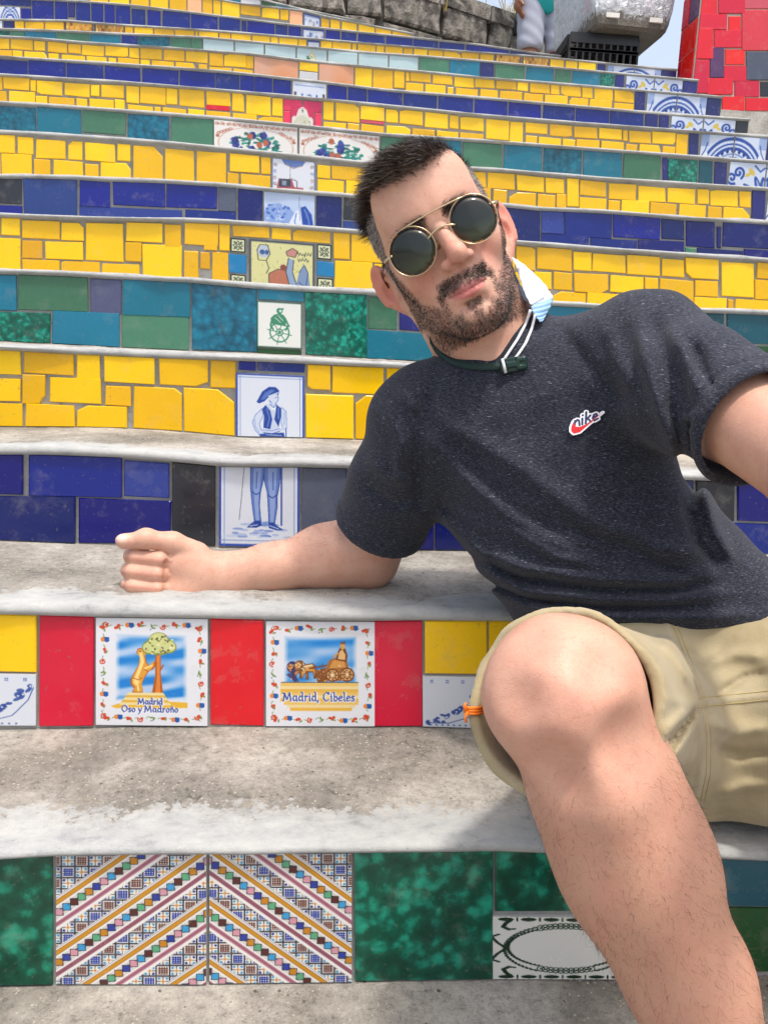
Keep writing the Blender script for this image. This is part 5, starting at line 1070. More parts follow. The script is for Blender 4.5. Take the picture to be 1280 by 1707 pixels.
# ---- the drinks seller, seen from knee to waist behind the cooler
def seller():
    F0 = np.array([PY(903, 80, 6.0)[0], 6.0, ZN+.115]); s = lambda x, y, z: F0+np.array([x, y, z])
    hipL, hipR = s(-.085, 0, .90), s(.085, 0, .90); kL, kR = s(-.10, -.05, .50), s(.12, -.02, .50); aL, aR = s(-.11, .02, .09), s(.14, .05, .09)
    sL, sR = s(-.19, 0, 1.40), s(.19, 0, 1.40); eL, wL = s(-.25, .0, 1.12), s(-.215, -.06, .89); eR, wR = s(.26, -.02, 1.12), s(.3, -.2, .98)
    def body(p):
        d = chain(p, [hipL, kL, aL], [.085, .056, .042], .03); d = smin(d, chain(p, [hipR, kR, aR], [.085, .056, .042], .03), .03)
        d = smin(d, chain(p, [aL+v3(0, .04, -.05), aL+v3(0, -.16, -.06)], [.04, .03]), .02); d = smin(d, chain(p, [aR+v3(0, .04, -.05), aR+v3(0, -.16, -.06)], [.04, .03]), .02)
        d = smin(d, elli(p, s(0, 0, 1.0), (.16, .11, .16)), .05); d = smin(d, elli(p, s(0, 0, 1.28), (.18, .115, .2)), .05)
        for a, b, c in ((sL, eL, wL), (sR, eR, wR)):
            d = smin(d, chain(p, [a, b, c], [.055, .042, .03], .02), .03); hv = unit(c-b)
            d = smin(d, elli(p, c+hv*.06, (.028, .034, .055)), .015)
            for f in range(4): d = smin(d, cone(p, c+hv*.09+v3(0, (f-1.5)*.018, 0), c+hv*(.165-.01*abs(f-1.2))+v3(.02, (f-1.5)*.016, 0), .0105, .009), .006)
            d = smin(d, cone(p, c+hv*.03+v3(0, -.03, 0), c+hv*.09+v3(.02, -.055, 0), .013, .01), .01)
        d = smin(d, chain(p, [s(0, .01, 1.44), s(0, -.01, 1.56)], [.058, .055]), .03); d = smin(d, elli(p, s(0, -.01, 1.66), (.077, .098, .12)), .02)
        d = smin(d, cone(p, s(0, -.1, 1.67), s(0, -.125, 1.64), .01, .014), .01)
        return d
    V, Q = mesh_sdf(body, F0+v3(-.45, -.45, -.03), F0+v3(.45, .3, 1.85), .009)
    root = np_mesh('person', V, Q, simple('brown_skin', '#8a5a42', .5, var=.12, nscale=25), None, F0)
    tag(root, 'person in a teal top and pale grey shorts standing behind the cooler', 'person')
    def sh(p):
        d = chain(p, [hipL+v3(-.01, 0, .04), kL*.78+hipL*.22], [.105, .092], .03); d = smin(d, chain(p, [hipR+v3(.01, 0, .04), kR*.78+hipR*.22], [.105, .092], .03), .03); d = smin(d, elli(p, s(0, 0, .98), (.185, .135, .13)), .04)
        d = d+.006*np.sin(p[:, 2]*70+p[:, 0]*45)*np.clip((1.0-p[:, 2]+F0[2]), 0, 1)
        d = np.maximum(d, p[:, 2]-(F0[2]+1.0)); d = np.maximum(d, (F0[2]+.55)-p[:, 2]); return d
    V, Q = mesh_sdf(sh, F0+v3(-.3, -.3, .45), F0+v3(.3, .3, 1.1), .009); np_mesh('shorts', V, Q, simple('grey_cloth', '#9fa4b4', .9, var=.08, nscale=40), root, F0)
    def sh2(p):
        d = smin(elli(p, s(0, 0, .99), (.20, .155, .24)), elli(p, s(0, 0, 1.28), (.205, .14, .22)), .06)
        for a, b in ((sL, eL), (sR, eR)): d = smin(d, cone(p, a, b*.45+a*.55, .075, .07), .04)
        d = np.maximum(d, (F0[2]+.79)-p[:, 2]); return d
    V, Q = mesh_sdf(sh2, F0+v3(-.42, -.3, .7), F0+v3(.42, .3, 1.6), .009); np_mesh('top', V, Q, simple('teal_cloth', '#1fa3a6', .85, var=.1), root, F0)
    V, Q = mesh_sdf(lambda p: np.maximum(elli(p, s(0, .015, 1.69), (.084, .098, .108)), -(p[:, 2]-(F0[2]+1.66)-.6*(p[:, 1]-F0[1]-.02)*-1)), F0+v3(-.12, -.13, 1.5), F0+v3(.12, .15, 1.85), .008); np_mesh('hair', V, Q, simple('black_hair', '#17130f', .6), root, F0)
seller()
# ------------------------------------------------------------------ the sitter
# joints from the photograph: pixel x, y and distance along the lens axis (limb lengths check out at 0.26 / 0.41 / 0.40 m)
H0 = P(746, 436, .905)                                     # between the ears
_f = unit(CPOS-H0); _u = CU*math.cos(math.radians(25))-CR*math.sin(math.radians(25)); _u = unit(_u-_f*(_u@_f))
_x = unit(CR-_f*(CR@_f)-_u*(CR@_u))
_a = math.radians(4); HF = _f*math.cos(_a)+_x*math.sin(_a); HX = _x*math.cos(_a)-_f*math.sin(_a)
_a = math.radians(8); HF, HU = HF*math.cos(_a)+_u*math.sin(_a), _u*math.cos(_a)-HF*math.sin(_a)
HB = np.stack([HX, HF, HU], 1).astype(np.float32)          # world -> head: q = (p-H0) @ HB
SXH, SZH = .885, .88                                        # the face is narrow and short below the ears
def hw(x, y, z): return H0+HX*x*SXH+HF*y+HU*(z*SZH if z < 0 else z)
def hu(x, y, z): return H0+HX*x+HF*y+HU*z
def head_q(p):
    q = (p-H0.astype(np.float32))@HB; q[:, 0] /= SXH; q[:, 2] = np.where(q[:, 2] < 0, q[:, 2]/SZH, q[:, 2]); return q
NB = P(828, 590, .955)                                     # root of the neck
SHR, ELR, WRR = P(712, 702, .945), P(610, 926, 1.09), P(352, 960, 1.065)
SHL, ELL, WRL = P(1072, 600, .87), P(1400, 800, .62), P(1850, 760, .26)
PEL = P(1180, 1150, .95)
HIR, KNR = P(1090, 1212, .90), P(935, 1146, .562)
HIL, KNL = P(1290, 1190, .88), P(1720, 1180, .64)
iL1 = 1                                                     # tread that carries the feet
ANR = np.array([0, 0, 0.]); _d = RAY(1262, 1900); ANR = CPOS+_d*((tread_z(iL1, .3, .5)+.085-CPOS[2])/_d[2])
ANL = P(1760, 1900, .72); ANL[2] = tread_z(iL1, .5, .5)+.085
def head_sdf(p):
    q = head_q(p); s = q.copy(); s[:, 0] = np.abs(s[:, 0])      # s: mirrored half
    d = elli(q, (0, -.012, .052), (.0765, .097, .079)); d = smin(d, elli(q, (0, .026, .012), (.0685, .0685, .080)), .03)
    d = smin(d, elli(q, (0, .036, -.050), (.0500, .052, .048)), .03)
    d = smin(d, cone(s, (.0510, .004, -.034), (.019, .071, -.086), .0150, .0175), .022)          # jaw line
    d = smin(d, sph(q, (0, .076, -.087), .0215), .02)                                            # chin
    d = smin(d, sph(s, (.049, .060, -.008), .020), .022)                                         # cheekbone
    d = smin(d, cone(s, (.008, .083, .040), (.040, .074, .040), .0135, .011), .014)              # brow
    d = smin(d, elli(q, (0, .074, .070), (.058, .020, .040)), .03)                               # forehead
    d = smax(d, -sph(s, (.033, .100, .016), .0165), .014)                                        # eye hollow
    d = smin(d, elli(s, (.033, .0775, .017), (.0145, .012, .011)), .004)
    d = smin(d, elli(q, (0, .074, -.050), (.036, .028, .030)), .018)                             # muzzle
    d = smin(d, cone(q, (0, .088, .026), (.0045, .1125, -.009), .0078, .0104), .010)                 # nose
    d = smin(d, sph(q, (.0055, .1160, -.0155), .0112), .007); d = smin(d, elli(q, (.0165, .0990, -.0205), (.0082, .0110, .0080)), .006); d = smin(d, elli(q, (-.0100, .1000, -.0205), (.0090, .0120, .0082)), .006)
    d = smax(d, -elli(q, (.0115, .106, -.0280), (.0038, .0055, .005)), .003); d = smax(d, -elli(q, (-.0025, .107, -.0280), (.0038, .0055, .005)), .003)
    d = smax(d, -cone(s, (.021, .100, -.030), (.034, .088, -.052), .0035, .003), .010)           # nasolabial fold
    # lips
    cx = np.abs(q[:, 0])/.0255; arc = np.clip(1-cx*cx, 0, 1)
    d = smin(d, chain(s, [v3(0, .1000, -.0512), v3(.007, .1000, -.0504), v3(.0215, .0905, -.0528)], [.0038, .0041, .0016], .004), .0045)
    d = smin(d, chain(s, [v3(0, .0988, -.0605), v3(.008, .0980, -.0602), v3(.0195, .0905, -.0545)], [.0047, .0046, .0016], .004), .0045)
    d = smax(d, -chain(s, [v3(0, .1060, -.0560), v3(.009, .1045, -.0558), v3(.0235, .0935, -.0535)], [.0016, .0016, .0010], .001), .0025)
    d = smax(d, -cone(s, (0, .100, -.0725), (.012, .097, -.0725), .004, .003), .010)             # under the lip
    # ears
    e = (s-np.array([.0775, -.012, .004], np.float32)); ca, sa = math.cos(.72), math.sin(.72)
    ex = e[:, 0]*ca+e[:, 1]*sa; ey = -e[:, 0]*sa+e[:, 1]*ca; ez = e[:, 2]; ey = ey+.12*ez        # plane of the ear, leaning back
    er = np.stack([ex, ey, ez], 1); ea = elli(er, (.002, -.010, .002), (.0065, .0185, .030))
    ea = smin(ea, elli(er, (.001, -.002, -.025), (.006, .010, .011)), .006)                      # lobe
    rr = np.sqrt(((ey+.010)/.0165)**2+((ez-.003)/.027)**2); rim = np.sqrt(((rr-1)*.0175)**2+(ex-.005)**2)-.0036
    ea = smin(ea, np.where(ez < -.018, rim+.01, rim), .003)
    ea = smax(ea, -elli(er, (.0085, -.005, -.003), (.0095, .0110, .0155)), .003); ea = smin(ea, elli(er, (.003, .009, -.006), (.005, .005, .008)), .004)
    ea = smax(ea, -elli(er, (.011, -.012, .017), (.006, .007, .008)), .003)
    d = smin(d, ea, .007)
    return d*.92
def neck_sdf(p):
    d = chain(p, [hw(0, -.022, -.015), hw(0, -.012, -.075), NB, NB*.75+PEL*.25], [.057, .055, .064, .075], .03)
    a = hw(.045, -.02, -.045); b = NB-HX*.0+P(870, 640, .87)-P(870, 640, .87)
    d = smin(d, cone(p, hw(-.05, -.01, -.04), P(812, 612, .895), .014, .012), .02); d = smin(d, cone(p, hw(.05, -.01, -.04), P(836, 612, .893), .014, .012), .02)
    return d
# fist frame: along the hand, up (thumb side), towards the lens (palm)
FA = unit(P(232, 950, 1.055)-WRR); FC = unit(CPOS-P(290, 950, 1.06)); FC = unit(FC-FA*(FC@FA)); FU = np.cross(FA, FC); FU = FU if FU@CU > 0 else -FU
def fw(a, u, c): return WRR+FA*a+FU*u+FC*c
FB = np.stack([FA, FU, FC], 1).astype(np.float32)
def fist_sdf(p):
    q = (p-WRR.astype(np.float32))@FB
    d = chain(q, [v3(-.03, .003, -.004), v3(.012, .002, -.004), v3(.03, .002, -.004)], [.027, .026, .030], .02)
    d = smin(d, chain(q, [v3(-.03, -.012, -.002), v3(.014, -.012, -.002)], [.024, .024], .01), .012)
    d = smin(d, rbox(q, (.048, -.004, -.008), (.036, .043, .018), .016), .016)                      # palm block
    d = smin(d, elli(q, (.030, .016, .016), (.034, .025, .017)), .012)                             # ball of the thumb
    d = smin(d, elli(q, (.032, -.024, .010), (.034, .020, .018)), .012)                            # heel of the hand
    for (u, r, L, o) in ((.0175, .0106, .0, .0), (-.0020, .0108, .001, .001), (-.0212, .0102, -.001, .0015), (-.0382, .0090, -.007, .0)):
        f = chain(q, [v3(.076+L, u, -.014), v3(.104+L, u, .010), v3(.098+L, u-.001, .022), v3(.066+L, u-.002, .030), v3(.056+L, u-.002, .016)], [r*1.08, r*1.04, r*1.02, r*.97, r*.9], .004)
        f = np.minimum(f, sph(q, v3(.106+L, u, .013), r*1.02)*1.0)
        d = smin(d, f, .0014)
    t = chain(q, [v3(.020, .028, .012), v3(.052, .0400, .024), v3(.086, .0415, .032), v3(.113, .0350, .032)], [.0165, .0135, .0118, .0100], .008)
    t = smin(t, sph(q, v3(.085, .0425, .032), .0122), .006)
    t = smin(t, elli(q, (.111, .0370, .0335), (.013, .0085, .0105)), .004)
    d = smax(d, -chain(q, [v3(.0555, .012, .034), v3(.053, -.03, .032)], [.0042, .003]), .003)
    d = smin(d, t, .0022)
    return d
def armr_sdf(p):
    d = chain(p, [SHR, SHR*.5+ELR*.5, ELR], [.052, .047, .042], .02)
    m1 = ELR*.74+WRR*.26+CU*.004; m2 = ELR*.38+WRR*.62
    d = smin(d, chain(p, [ELR+CU*.006, m1, m2, WRR], [.040, .0400, .0315, .0270], .02), .028)
    d = smin(d, elli(p, ELR*.8+WRR*.2+CU*.014-CW*.012, (.046, .031, .028)), .03)
    d = smin(d, sph(p, ELR-CU*.016+CR*.010, .023), .022)
    return smin(d, fist_sdf(p), .016)
def arml_sdf(p):
    d = chain(p, [SHL, SHL*.5+ELL*.5, ELL], [.036, .043, .042], .02); d = smin(d, chain(p, [ELL, ELL*.7+WRL*.3, WRL], [.043, .041, .029], .02), .025)
    hv = unit(WRL-ELL); d = smin(d, elli(p, WRL+hv*.05, (.034, .034, .045)), .015); sd_ = unit(np.cross(hv, CU))
    for k in range(4): d = smin(d, chain(p, [WRL+hv*.08+CU*(k-1.5)*.02, WRL+hv*.115+CU*(k-1.5)*.02-CR*.02, WRL+hv*.11+CU*(k-1.5)*.019-CR*.055], [.0105, .010, .0085], .004), .006)
    d = smin(d, chain(p, [WRL+hv*.03+CU*.03, WRL+hv*.07+CU*.045-CR*.03, WRL+hv*.09+CU*.04-CR*.055], [.014, .011, .009], .005), .008)
    return d
SHIN = unit(ANR-KNR); KX = unit(np.cross(SHIN, unit(CPOS-KNR)))                # sideways across the knee
KX = KX if KX@CR > 0 else -KX
KFWD = unit(np.cross(KX, SHIN)); KFWD = KFWD if KFWD@(CPOS-KNR) > 0 else -KFWD
def legr_sdf(p):
    d = cone(p, HIR, KNR-KFWD*.014, .084, .0470)
    d = smin(d, sph(p, KNR-KFWD*.004, .0455), .02)
    d = smin(d, elli(p, KNR+KFWD*.031+SHIN*.004, (.027, .018, .030), np.stack([KX, KFWD, SHIN], 1)), .016)                       # knee cap
    d = smin(d, sph(p, KNR+KX*.022+KFWD*.004, .028), .025); d = smin(d, sph(p, KNR-KX*.024+KFWD*.003, .028), .025)
    s1, s2, s3, s4 = (KNR+SHIN*t for t in (.075, .15, .24, .33))
    d = smin(d, chain(p, [KNR+SHIN*.02-KFWD*.006, s1-KFWD*.010, s2-KFWD*.012, s3-KFWD*.008, s4-KFWD*.002, ANR], [.045, .046, .0465, .0415, .034, .031], .03), .03)
    d = smin(d, cone(p, KNR+SHIN*.050+KFWD*.029, KNR+SHIN*.075+KFWD*.029, .015, .012), .018)       # below the knee cap
    d = smin(d, cone(p, KNR+SHIN*.08+KFWD*.026, KNR+SHIN*.34+KFWD*.022, .012, .010), .022)          # shin bone
    for s_, o_ in ((1, .030), (-1, .031)): d = smax(d, -sph(p, KNR+KX*s_*o_+KFWD*.052+SHIN*.040, .021), .022)
    d = smax(d, -sph(p, KNR-KX*.036+KFWD*.050-SHIN*.022, .016), .02); d = smax(d, -sph(p, KNR+KX*.036+KFWD*.050-SHIN*.024, .016), .02)
    d = smin(d, elli(p, KNR+SHIN*.14-KX*.023-KFWD*.018, (.031, .037, .075), np.stack([KX, KFWD, SHIN], 1)), .03)
    d = smin(d, elli(p, KNR+SHIN*.13+KX*.020-KFWD*.016, (.030, .035, .07), np.stack([KX, KFWD, SHIN], 1)), .03)
    fx = unit(np.array([-.25, -1, 0])); f0 = ANR.copy(); z0 = tread_z(iL1, .3, .5)
    foot = lambda t, h, r: (np.array([f0[0]+fx[0]*t, f0[1]+fx[1]*t, z0+h]), r)
    a = [foot(-.05, .035, .034), foot(.06, .038, .036), foot(.14, .026, .030), foot(.18, .020, .022)]
    return smin(d, chain(p, [x[0] for x in a], [x[1] for x in a], .02), .03)
def legl_sdf(p):
    d = chain(p, [HIL, KNL, KNL*.6+ANL*.4, ANL], [.09, .06, .054, .034], .03); fx = unit(np.array([.1, -1, 0])); z0 = ANL[2]-.085
    a = [np.array([ANL[0]+fx[0]*t, ANL[1]+fx[1]*t, z0+h]) for t, h in ((-.05, .035), (.06, .038), (.14, .026), (.18, .02))]
    return smin(d, chain(p, a, [.034, .036, .030, .022], .02), .03)
# torso: an axis with station radii
TS = unit(P(845, 620, .955)-P(1150, 1090, .93)); TN = unit(CPOS-P(990, 850, .93)); TN = unit(TN-TS*(TN@TS)); TL_ = np.cross(TS, TN); TL_ = TL_ if TL_@CR > 0 else -TL_
def station(px, py, d, a, b): c = P(px, py, d); return (c@TS, c@TL_, c@TN, a, b)
STN = sorted([station(1215, 1240, .93, .165, .115), station(1150, 1105, .935, .160, .115), station(1058, 988, .95, .139, .110), station(968, 874, .955, .134, .112), station(914, 756, .955, .147, .112), station(885, 680, .955, .130, .095), station(855, 632, .955, .080, .066), station(838, 600, .955, .045, .05)])
_t = np.array([s[0] for s in STN]); _cl = np.array([s[1] for s in STN]); _cn = np.array([s[2] for s in STN]); _ra = np.array([s[3] for s in STN]); _rb = np.array([s[4] for s in STN])
def smooth_interp(t, x, y):
    xx = np.linspace(x[0], x[-1], 200); yy = np.interp(xx, x, y); k = np.hanning(31); k /= k.sum(); yy = np.convolve(np.pad(yy, 15, 'edge'), k, 'valid'); return np.interp(t, xx, yy)
def torso(p, grow=0.0):
    t = p@TS.astype(np.float32); l = p@TL_.astype(np.float32); n = p@TN.astype(np.float32)
    a = smooth_interp(t, _t, _ra)+grow; b = smooth_interp(t, _t, _rb)+grow; cl = smooth_interp(t, _t, _cl); cn = smooth_interp(t, _t, _cn)
    u, w = np.abs(l-cl)/a, np.abs(n-cn)/b
    d = ((u**2.4+w**2.4+1e-9)**(1/2.4)-1)*np.minimum(a, b)
    return smax(smax(d, t-_t[-1], .02), _t[0]-t, .02)
def region(f, lo, hi, pad=.06):
    lo = np.min(lo, 0)-pad; hi = np.max(lo if hi is None else hi, 0)+pad
    def g(p):
        m = ((p > lo) & (p < hi)).all(1); d = np.full(len(p), .2, np.float32)
        dist = np.sqrt((np.maximum(np.maximum(lo-p, p-hi), 0)**2).sum(1)); d = (dist+.05).astype(np.float32)
        if m.any(): d[m] = f(p[m])
        return d
    return g
def box_of(f, pts, pad): pts = np.array(pts); return region(f, pts, pts, pad)
PARTS = [(box_of(head_sdf, [hw(-.09, -.11, -.115), hw(.09, .12, .14), hw(.09, -.11, .14), hw(-.09, .12, -.115), hw(-.09, -.11, .14), hw(.09, .12, -.115), hw(-.09, .12, .14), hw(.09, -.11, -.115)], .03), .012),
         (box_of(neck_sdf, [hw(0, 0, 0), NB, NB*.75+PEL*.25], .12), .018),
         (box_of(armr_sdf, [SHR, ELR, fw(.1, 0, 0)], .10), .03), (box_of(arml_sdf, [SHL, ELL, WRL+unit(WRL-ELL)*.1], .12), .03),
         (box_of(legr_sdf, [HIR, KNR, ANR, ANR+np.array([-.1, -.22, -.08])], .13), .03), (box_of(legl_sdf, [HIL, KNL, ANL, ANL+np.array([.05, -.22, -.08])], .13), .03),
         (lambda p: torso(p, -.016), .03)]
def body_sdf(p):
    d = PARTS[0][0](p)
    for f, k in PARTS[1:]: d = smin(d, f(p), k)
    return d
allp = np.array([SHR, ELR, fw(.13, 0, 0), SHL, ELL, WRL, HIR, KNR, ANR, HIL, KNL, ANL, hw(-.05, 0, .14), PEL])
BV_, BQ = mesh_sdf(body_sdf, allp.min(0)-.16, allp.max(0)+.12, .0023)
BV_ = relax(BV_, BQ, 1, .35)
BN = vnormals(BV_, BQ)
hq = head_q(BV_); fq = (BV_-WRR)@FB; ax = np.abs(hq[:, 0])
near_head = (np.linalg.norm(BV_-H0, axis=1) < .19) & (hq[:, 2] > -.125)
def sstep(a, b, x): t = np.clip((x-a)/(b-a), 0, 1); return t*t*(3-2*t)
def beard_mask(q):
    ax = np.abs(q[:, 0]); x, y, z = q.T
    jaw = sstep(.0, .012, (-.062+(ax-.030)*1.05+np.clip(ax-.056, 0, 1)*2.4)-z)*sstep(.022, .034, ax)*sstep(-.008, .008, y+.002)
    low = sstep(-.070, -.082, z)*sstep(.02, .04, y); mus = sstep(.034, .027, ax)*sstep(-.0305, -.036, z)*sstep(-.0515, -.0475, z)*sstep(.078, .084, y)
    side = sstep(.027, .032, ax)*sstep(.04, .034, ax)*sstep(-.040, -.046, z)*sstep(.06, .075, y)
    soul = sstep(.012, .007, ax)*sstep(-.0655, -.068, z)*sstep(-.080, -.076, z)*(y > .08)
    chinbald = 1-.85*sstep(.022, .012, np.hypot(x*.9, (z+.082)*1.6))*sstep(.012, .02, ax+.012)*(z > -.092)
    m = np.maximum.reduce([jaw*.8, low*.9*chinbald, mus, side*.7, soul])
    return np.clip(m, 0, 1)*sstep(-.112, -.104, z)*np.where(z < -.066, sstep(.012, .040, y-(ax-.03)*-.2), 1)*(~((ax > .071) & (y < .016)))
def hair_mask(q):
    x, y, z = q.T; ax = np.abs(x)
    front = z-(.0815-.004*np.cos(np.clip(ax/.06, 0, 1)*math.pi))+np.clip(.06-y, 0, 1)*1.15
    side = (z > -.012+np.clip(y-.0, 0, 1)*.0)*(y < .059-np.clip(.050-z, 0, 1)*.55)
    back = (y < -.035)*(z > -.07)
    return np.clip(np.maximum.reduce([sstep(-.003, .014, front)*(y > -.2), side*sstep(-.016, .002, z), back*1.0]), 0, 1)*(~((ax > .0725) & (z < .042) & (y < .018)))
skin = np.tile(hexc('#cba08a'), (len(BV_), 1))
def tint(m, col, a): 
    global skin
    m = np.clip(m*a, 0, 1)[:, None]; skin = skin*(1-m)+hexc(col)*m
tint(sstep(0, 1, np.full(len(BV_), .5)), '#c49680', .3)
hm = near_head.astype(float)
tint(hm*np.exp(-((ax-.040)/.018)**2-((hq[:, 2]+.018)/.02)**2)*(hq[:, 1] > .04), '#cc7f6e', .6)
tint(hm*np.exp(-(np.linalg.norm(hq-np.array([0, .113, -.013]), axis=1)/.016)**2), '#d07e6c', .65)
tint(hm*(ax > .081)*(hq[:, 2] < .045)*(hq[:, 2] > -.05), '#cf7a68', .75)
lip = hm*(hq[:, 1] > .086)*sstep(1.15, .85, (ax/.0225)**2+((hq[:, 2]+.0562-ax*.10)/.0092)**2)
tint(lip, '#bd6668', .85)
tint(hm*sstep(.028, .024, ax)*np.exp(-((hq[:, 2]+.0560-ax*.10)/.0014)**2)*(hq[:, 1] > .09), '#6a2f2c', .8)
bm = hm*beard_mask(hq); tint(bm, '#5f4a42', .72)
hr = hm*hair_mask(hq); tint(hr, '#3a2c26', .8)
brow = hm*np.exp(-((hq[:, 2]-.0315-.003*np.sin(ax/.045*3.1))/.0038)**2)*sstep(.008, .013, ax)*sstep(.056, .048, ax)*(hq[:, 1] > .05); tint(brow, '#2c211c', .85)
tint(np.exp(-(np.linalg.norm((fq-np.array([.115, .0390, .0405]))/np.array([.0080, .0062, .0070]), axis=1))**4), '#edcabd', .9)          # thumb nail
kd = np.linalg.norm(BV_-(KNR+KFWD*.04), axis=1); tint(np.exp(-(kd/.06)**2), '#d39a86', .4)
lg = np.linalg.norm(BV_-(KNR+SHIN*.2), axis=1); tint(np.exp(-(lg/.2)**4)*(1-np.exp(-(kd/.07)**2)), '#ad7e64', .62)
for u in (.013, -.006, -.0235): tint(np.exp(-((fq[:, 1]-u)/.0022)**2)*(fq[:, 2] > .012)*(fq[:, 0] > .05)*(fq[:, 0] < .12), '#a8604c', .55)  # dark lines between the fingers: crease shade put into the skin colour
def skin_mat():
    m, n, b = mat_new('skin'); v = coords(n); at = nd(n, 'ShaderNodeAttribute'); at.attribute_name = 'Col'
    f = noise(n, v, 38, 4, .6); g = noise(n, v, 260, 3, .6)
    c = mix(n, ramp(n, f.outputs[0], [(.38, 0), (.66, .38)]).outputs[0], at.outputs['Color'], hexc('#b57a68'))
    fr = ramp(n, noise(n, v, 340, 3, .6).outputs[0], [(.56, 0), (.74, .30)]); c = mix(n, fr.outputs[0], c, hexc('#9a6048'))
    n.links.new(c, b.inputs['Base Color']); b.inputs['Roughness'].default_value = .5; b.inputs['Specular IOR Level'].default_value = .42
    b.inputs['Subsurface Weight'].default_value = .18; b.inputs['Subsurface Radius'].default_value = (1.0, .4, .25); b.inputs['Subsurface Scale'].default_value = .004
    bump(n, b, math_(n, 'ADD', math_(n, 'MULTIPLY', g.outputs[0], .5), math_(n, 'MULTIPLY', noise(n, v, 900, 2).outputs[0], .5)), .4, .0014); return m
M['skin'] = skin_mat()
MAN = np_mesh('person', BV_, BQ, M['skin'], None, P(1180, 1300, .9), {'Col': skin})
tag(MAN, 'seated person in a dark heather T-shirt, khaki shorts and sunglasses leaning on the steps', 'person')
# ------------------------------------------------------------------ clothes
def px_of(p):
    q = p-CPOS.astype(np.float32); d = q@CW.astype(np.float32)
    return PCX+FPX*(q@CR.astype(np.float32))/d, PCY-FPX*(q@CU.astype(np.float32))/d, d
def ridge(u, v, pts, w, taper=True):
    D = np.full(len(u), 1e9, np.float32); S = np.zeros(len(u), np.float32); n = len(pts)-1; i = 0
    for (x0, y0), (x1, y1) in zip(pts[:-1], pts[1:]):
        dx, dy = x1-x0, y1-y0; t = np.clip(((u-x0)*dx+(v-y0)*dy)/(dx*dx+dy*dy), 0, 1); e = (u-x0-t*dx)**2+(v-y0-t*dy)**2; S = np.where(e < D, (i+t)/n, S); D = np.minimum(D, e); i += 1
    return np.exp(-D/(w*w))*(np.clip(np.minimum(S, 1-S)/.22, .0, 1) if taper else 1.0)
FOLD = [([(690, 650), (770, 720), (860, 775), (960, 850), (1030, 900)], 20, .0042), ([(700, 720), (790, 810), (900, 890), (1010, 935)], 16, .0035), ([(760, 760), (860, 850), (960, 910), (1100, 950)], 14, -.003),
  ([(765, 900), (860, 945), (980, 965), (1110, 970), (1200, 950)], 13, .0052), ([(775, 935), (870, 985), (1000, 1000), (1130, 1000), (1230, 985)], 11, .0050), ([(790, 975), (900, 1015), (1040, 1028), (1180, 1030), (1270, 1020)], 10, .0048), ([(770, 915), (870, 965), (1000, 983), (1130, 985), (1220, 968)], 9, -.005),
  ([(780, 955), (880, 1000), (1020, 1015), (1200, 1010)], 8, -.005), ([(1010, 870), (1100, 915), (1180, 925)], 12, .004), ([(930, 870), (1010, 900), (1090, 940), (1190, 975)], 10, -.004), ([(830, 870), (930, 930), (1040, 950)], 9, .0035),
  ([(1128, 610), (1130, 690), (1150, 770), (1160, 850)], 15, -.008), ([(1060, 510), (1072, 590), (1100, 690), (1130, 760)], 13, .0045), ([(1090, 520), (1110, 600), (1150, 690), (1175, 750)], 11, -.005), ([(1120, 540), (1150, 620), (1190, 700)], 10, .0045), ([(1150, 560), (1180, 630), (1215, 690)], 9, -.004),
  ([(1000, 520), (1030, 600), (1060, 660)], 15, .003), ([(930, 540), (980, 610), (1050, 680)], 16, -.0025), ([(1110, 700), (1180, 690), (1240, 660)], 10, .004), ([(1130, 740), (1200, 720), (1255, 690)], 9, -.004),
  ([(700, 860), (695, 780), (705, 690), (720, 640)], 13, -.007), ([(640, 660), (668, 740), (660, 830)], 12, .003), ([(610, 760), (650, 800), (700, 800)], 12, .0035), ([(600, 800), (650, 840), (705, 830)], 10, -.003), ([(660, 640), (700, 690), (710, 760)], 12, .004),
  ([(740, 600), (760, 660), (800, 720)], 13, .003), ([(720, 850), (780, 900), (830, 960)], 12, .004), ([(1165, 800), (1190, 880), (1230, 950)], 12, .004), ([(1140, 830), (1160, 900), (1200, 960)], 10, -.004)]
HEMR, HEML = SHR+(ELR-SHR)*.75, SHL+(ELL-SHL)*.66
HRD, HLD = unit(HEMR-SHR), unit(HEML-SHL)
ELR2 = SHR+(HEMR-SHR)*1.02
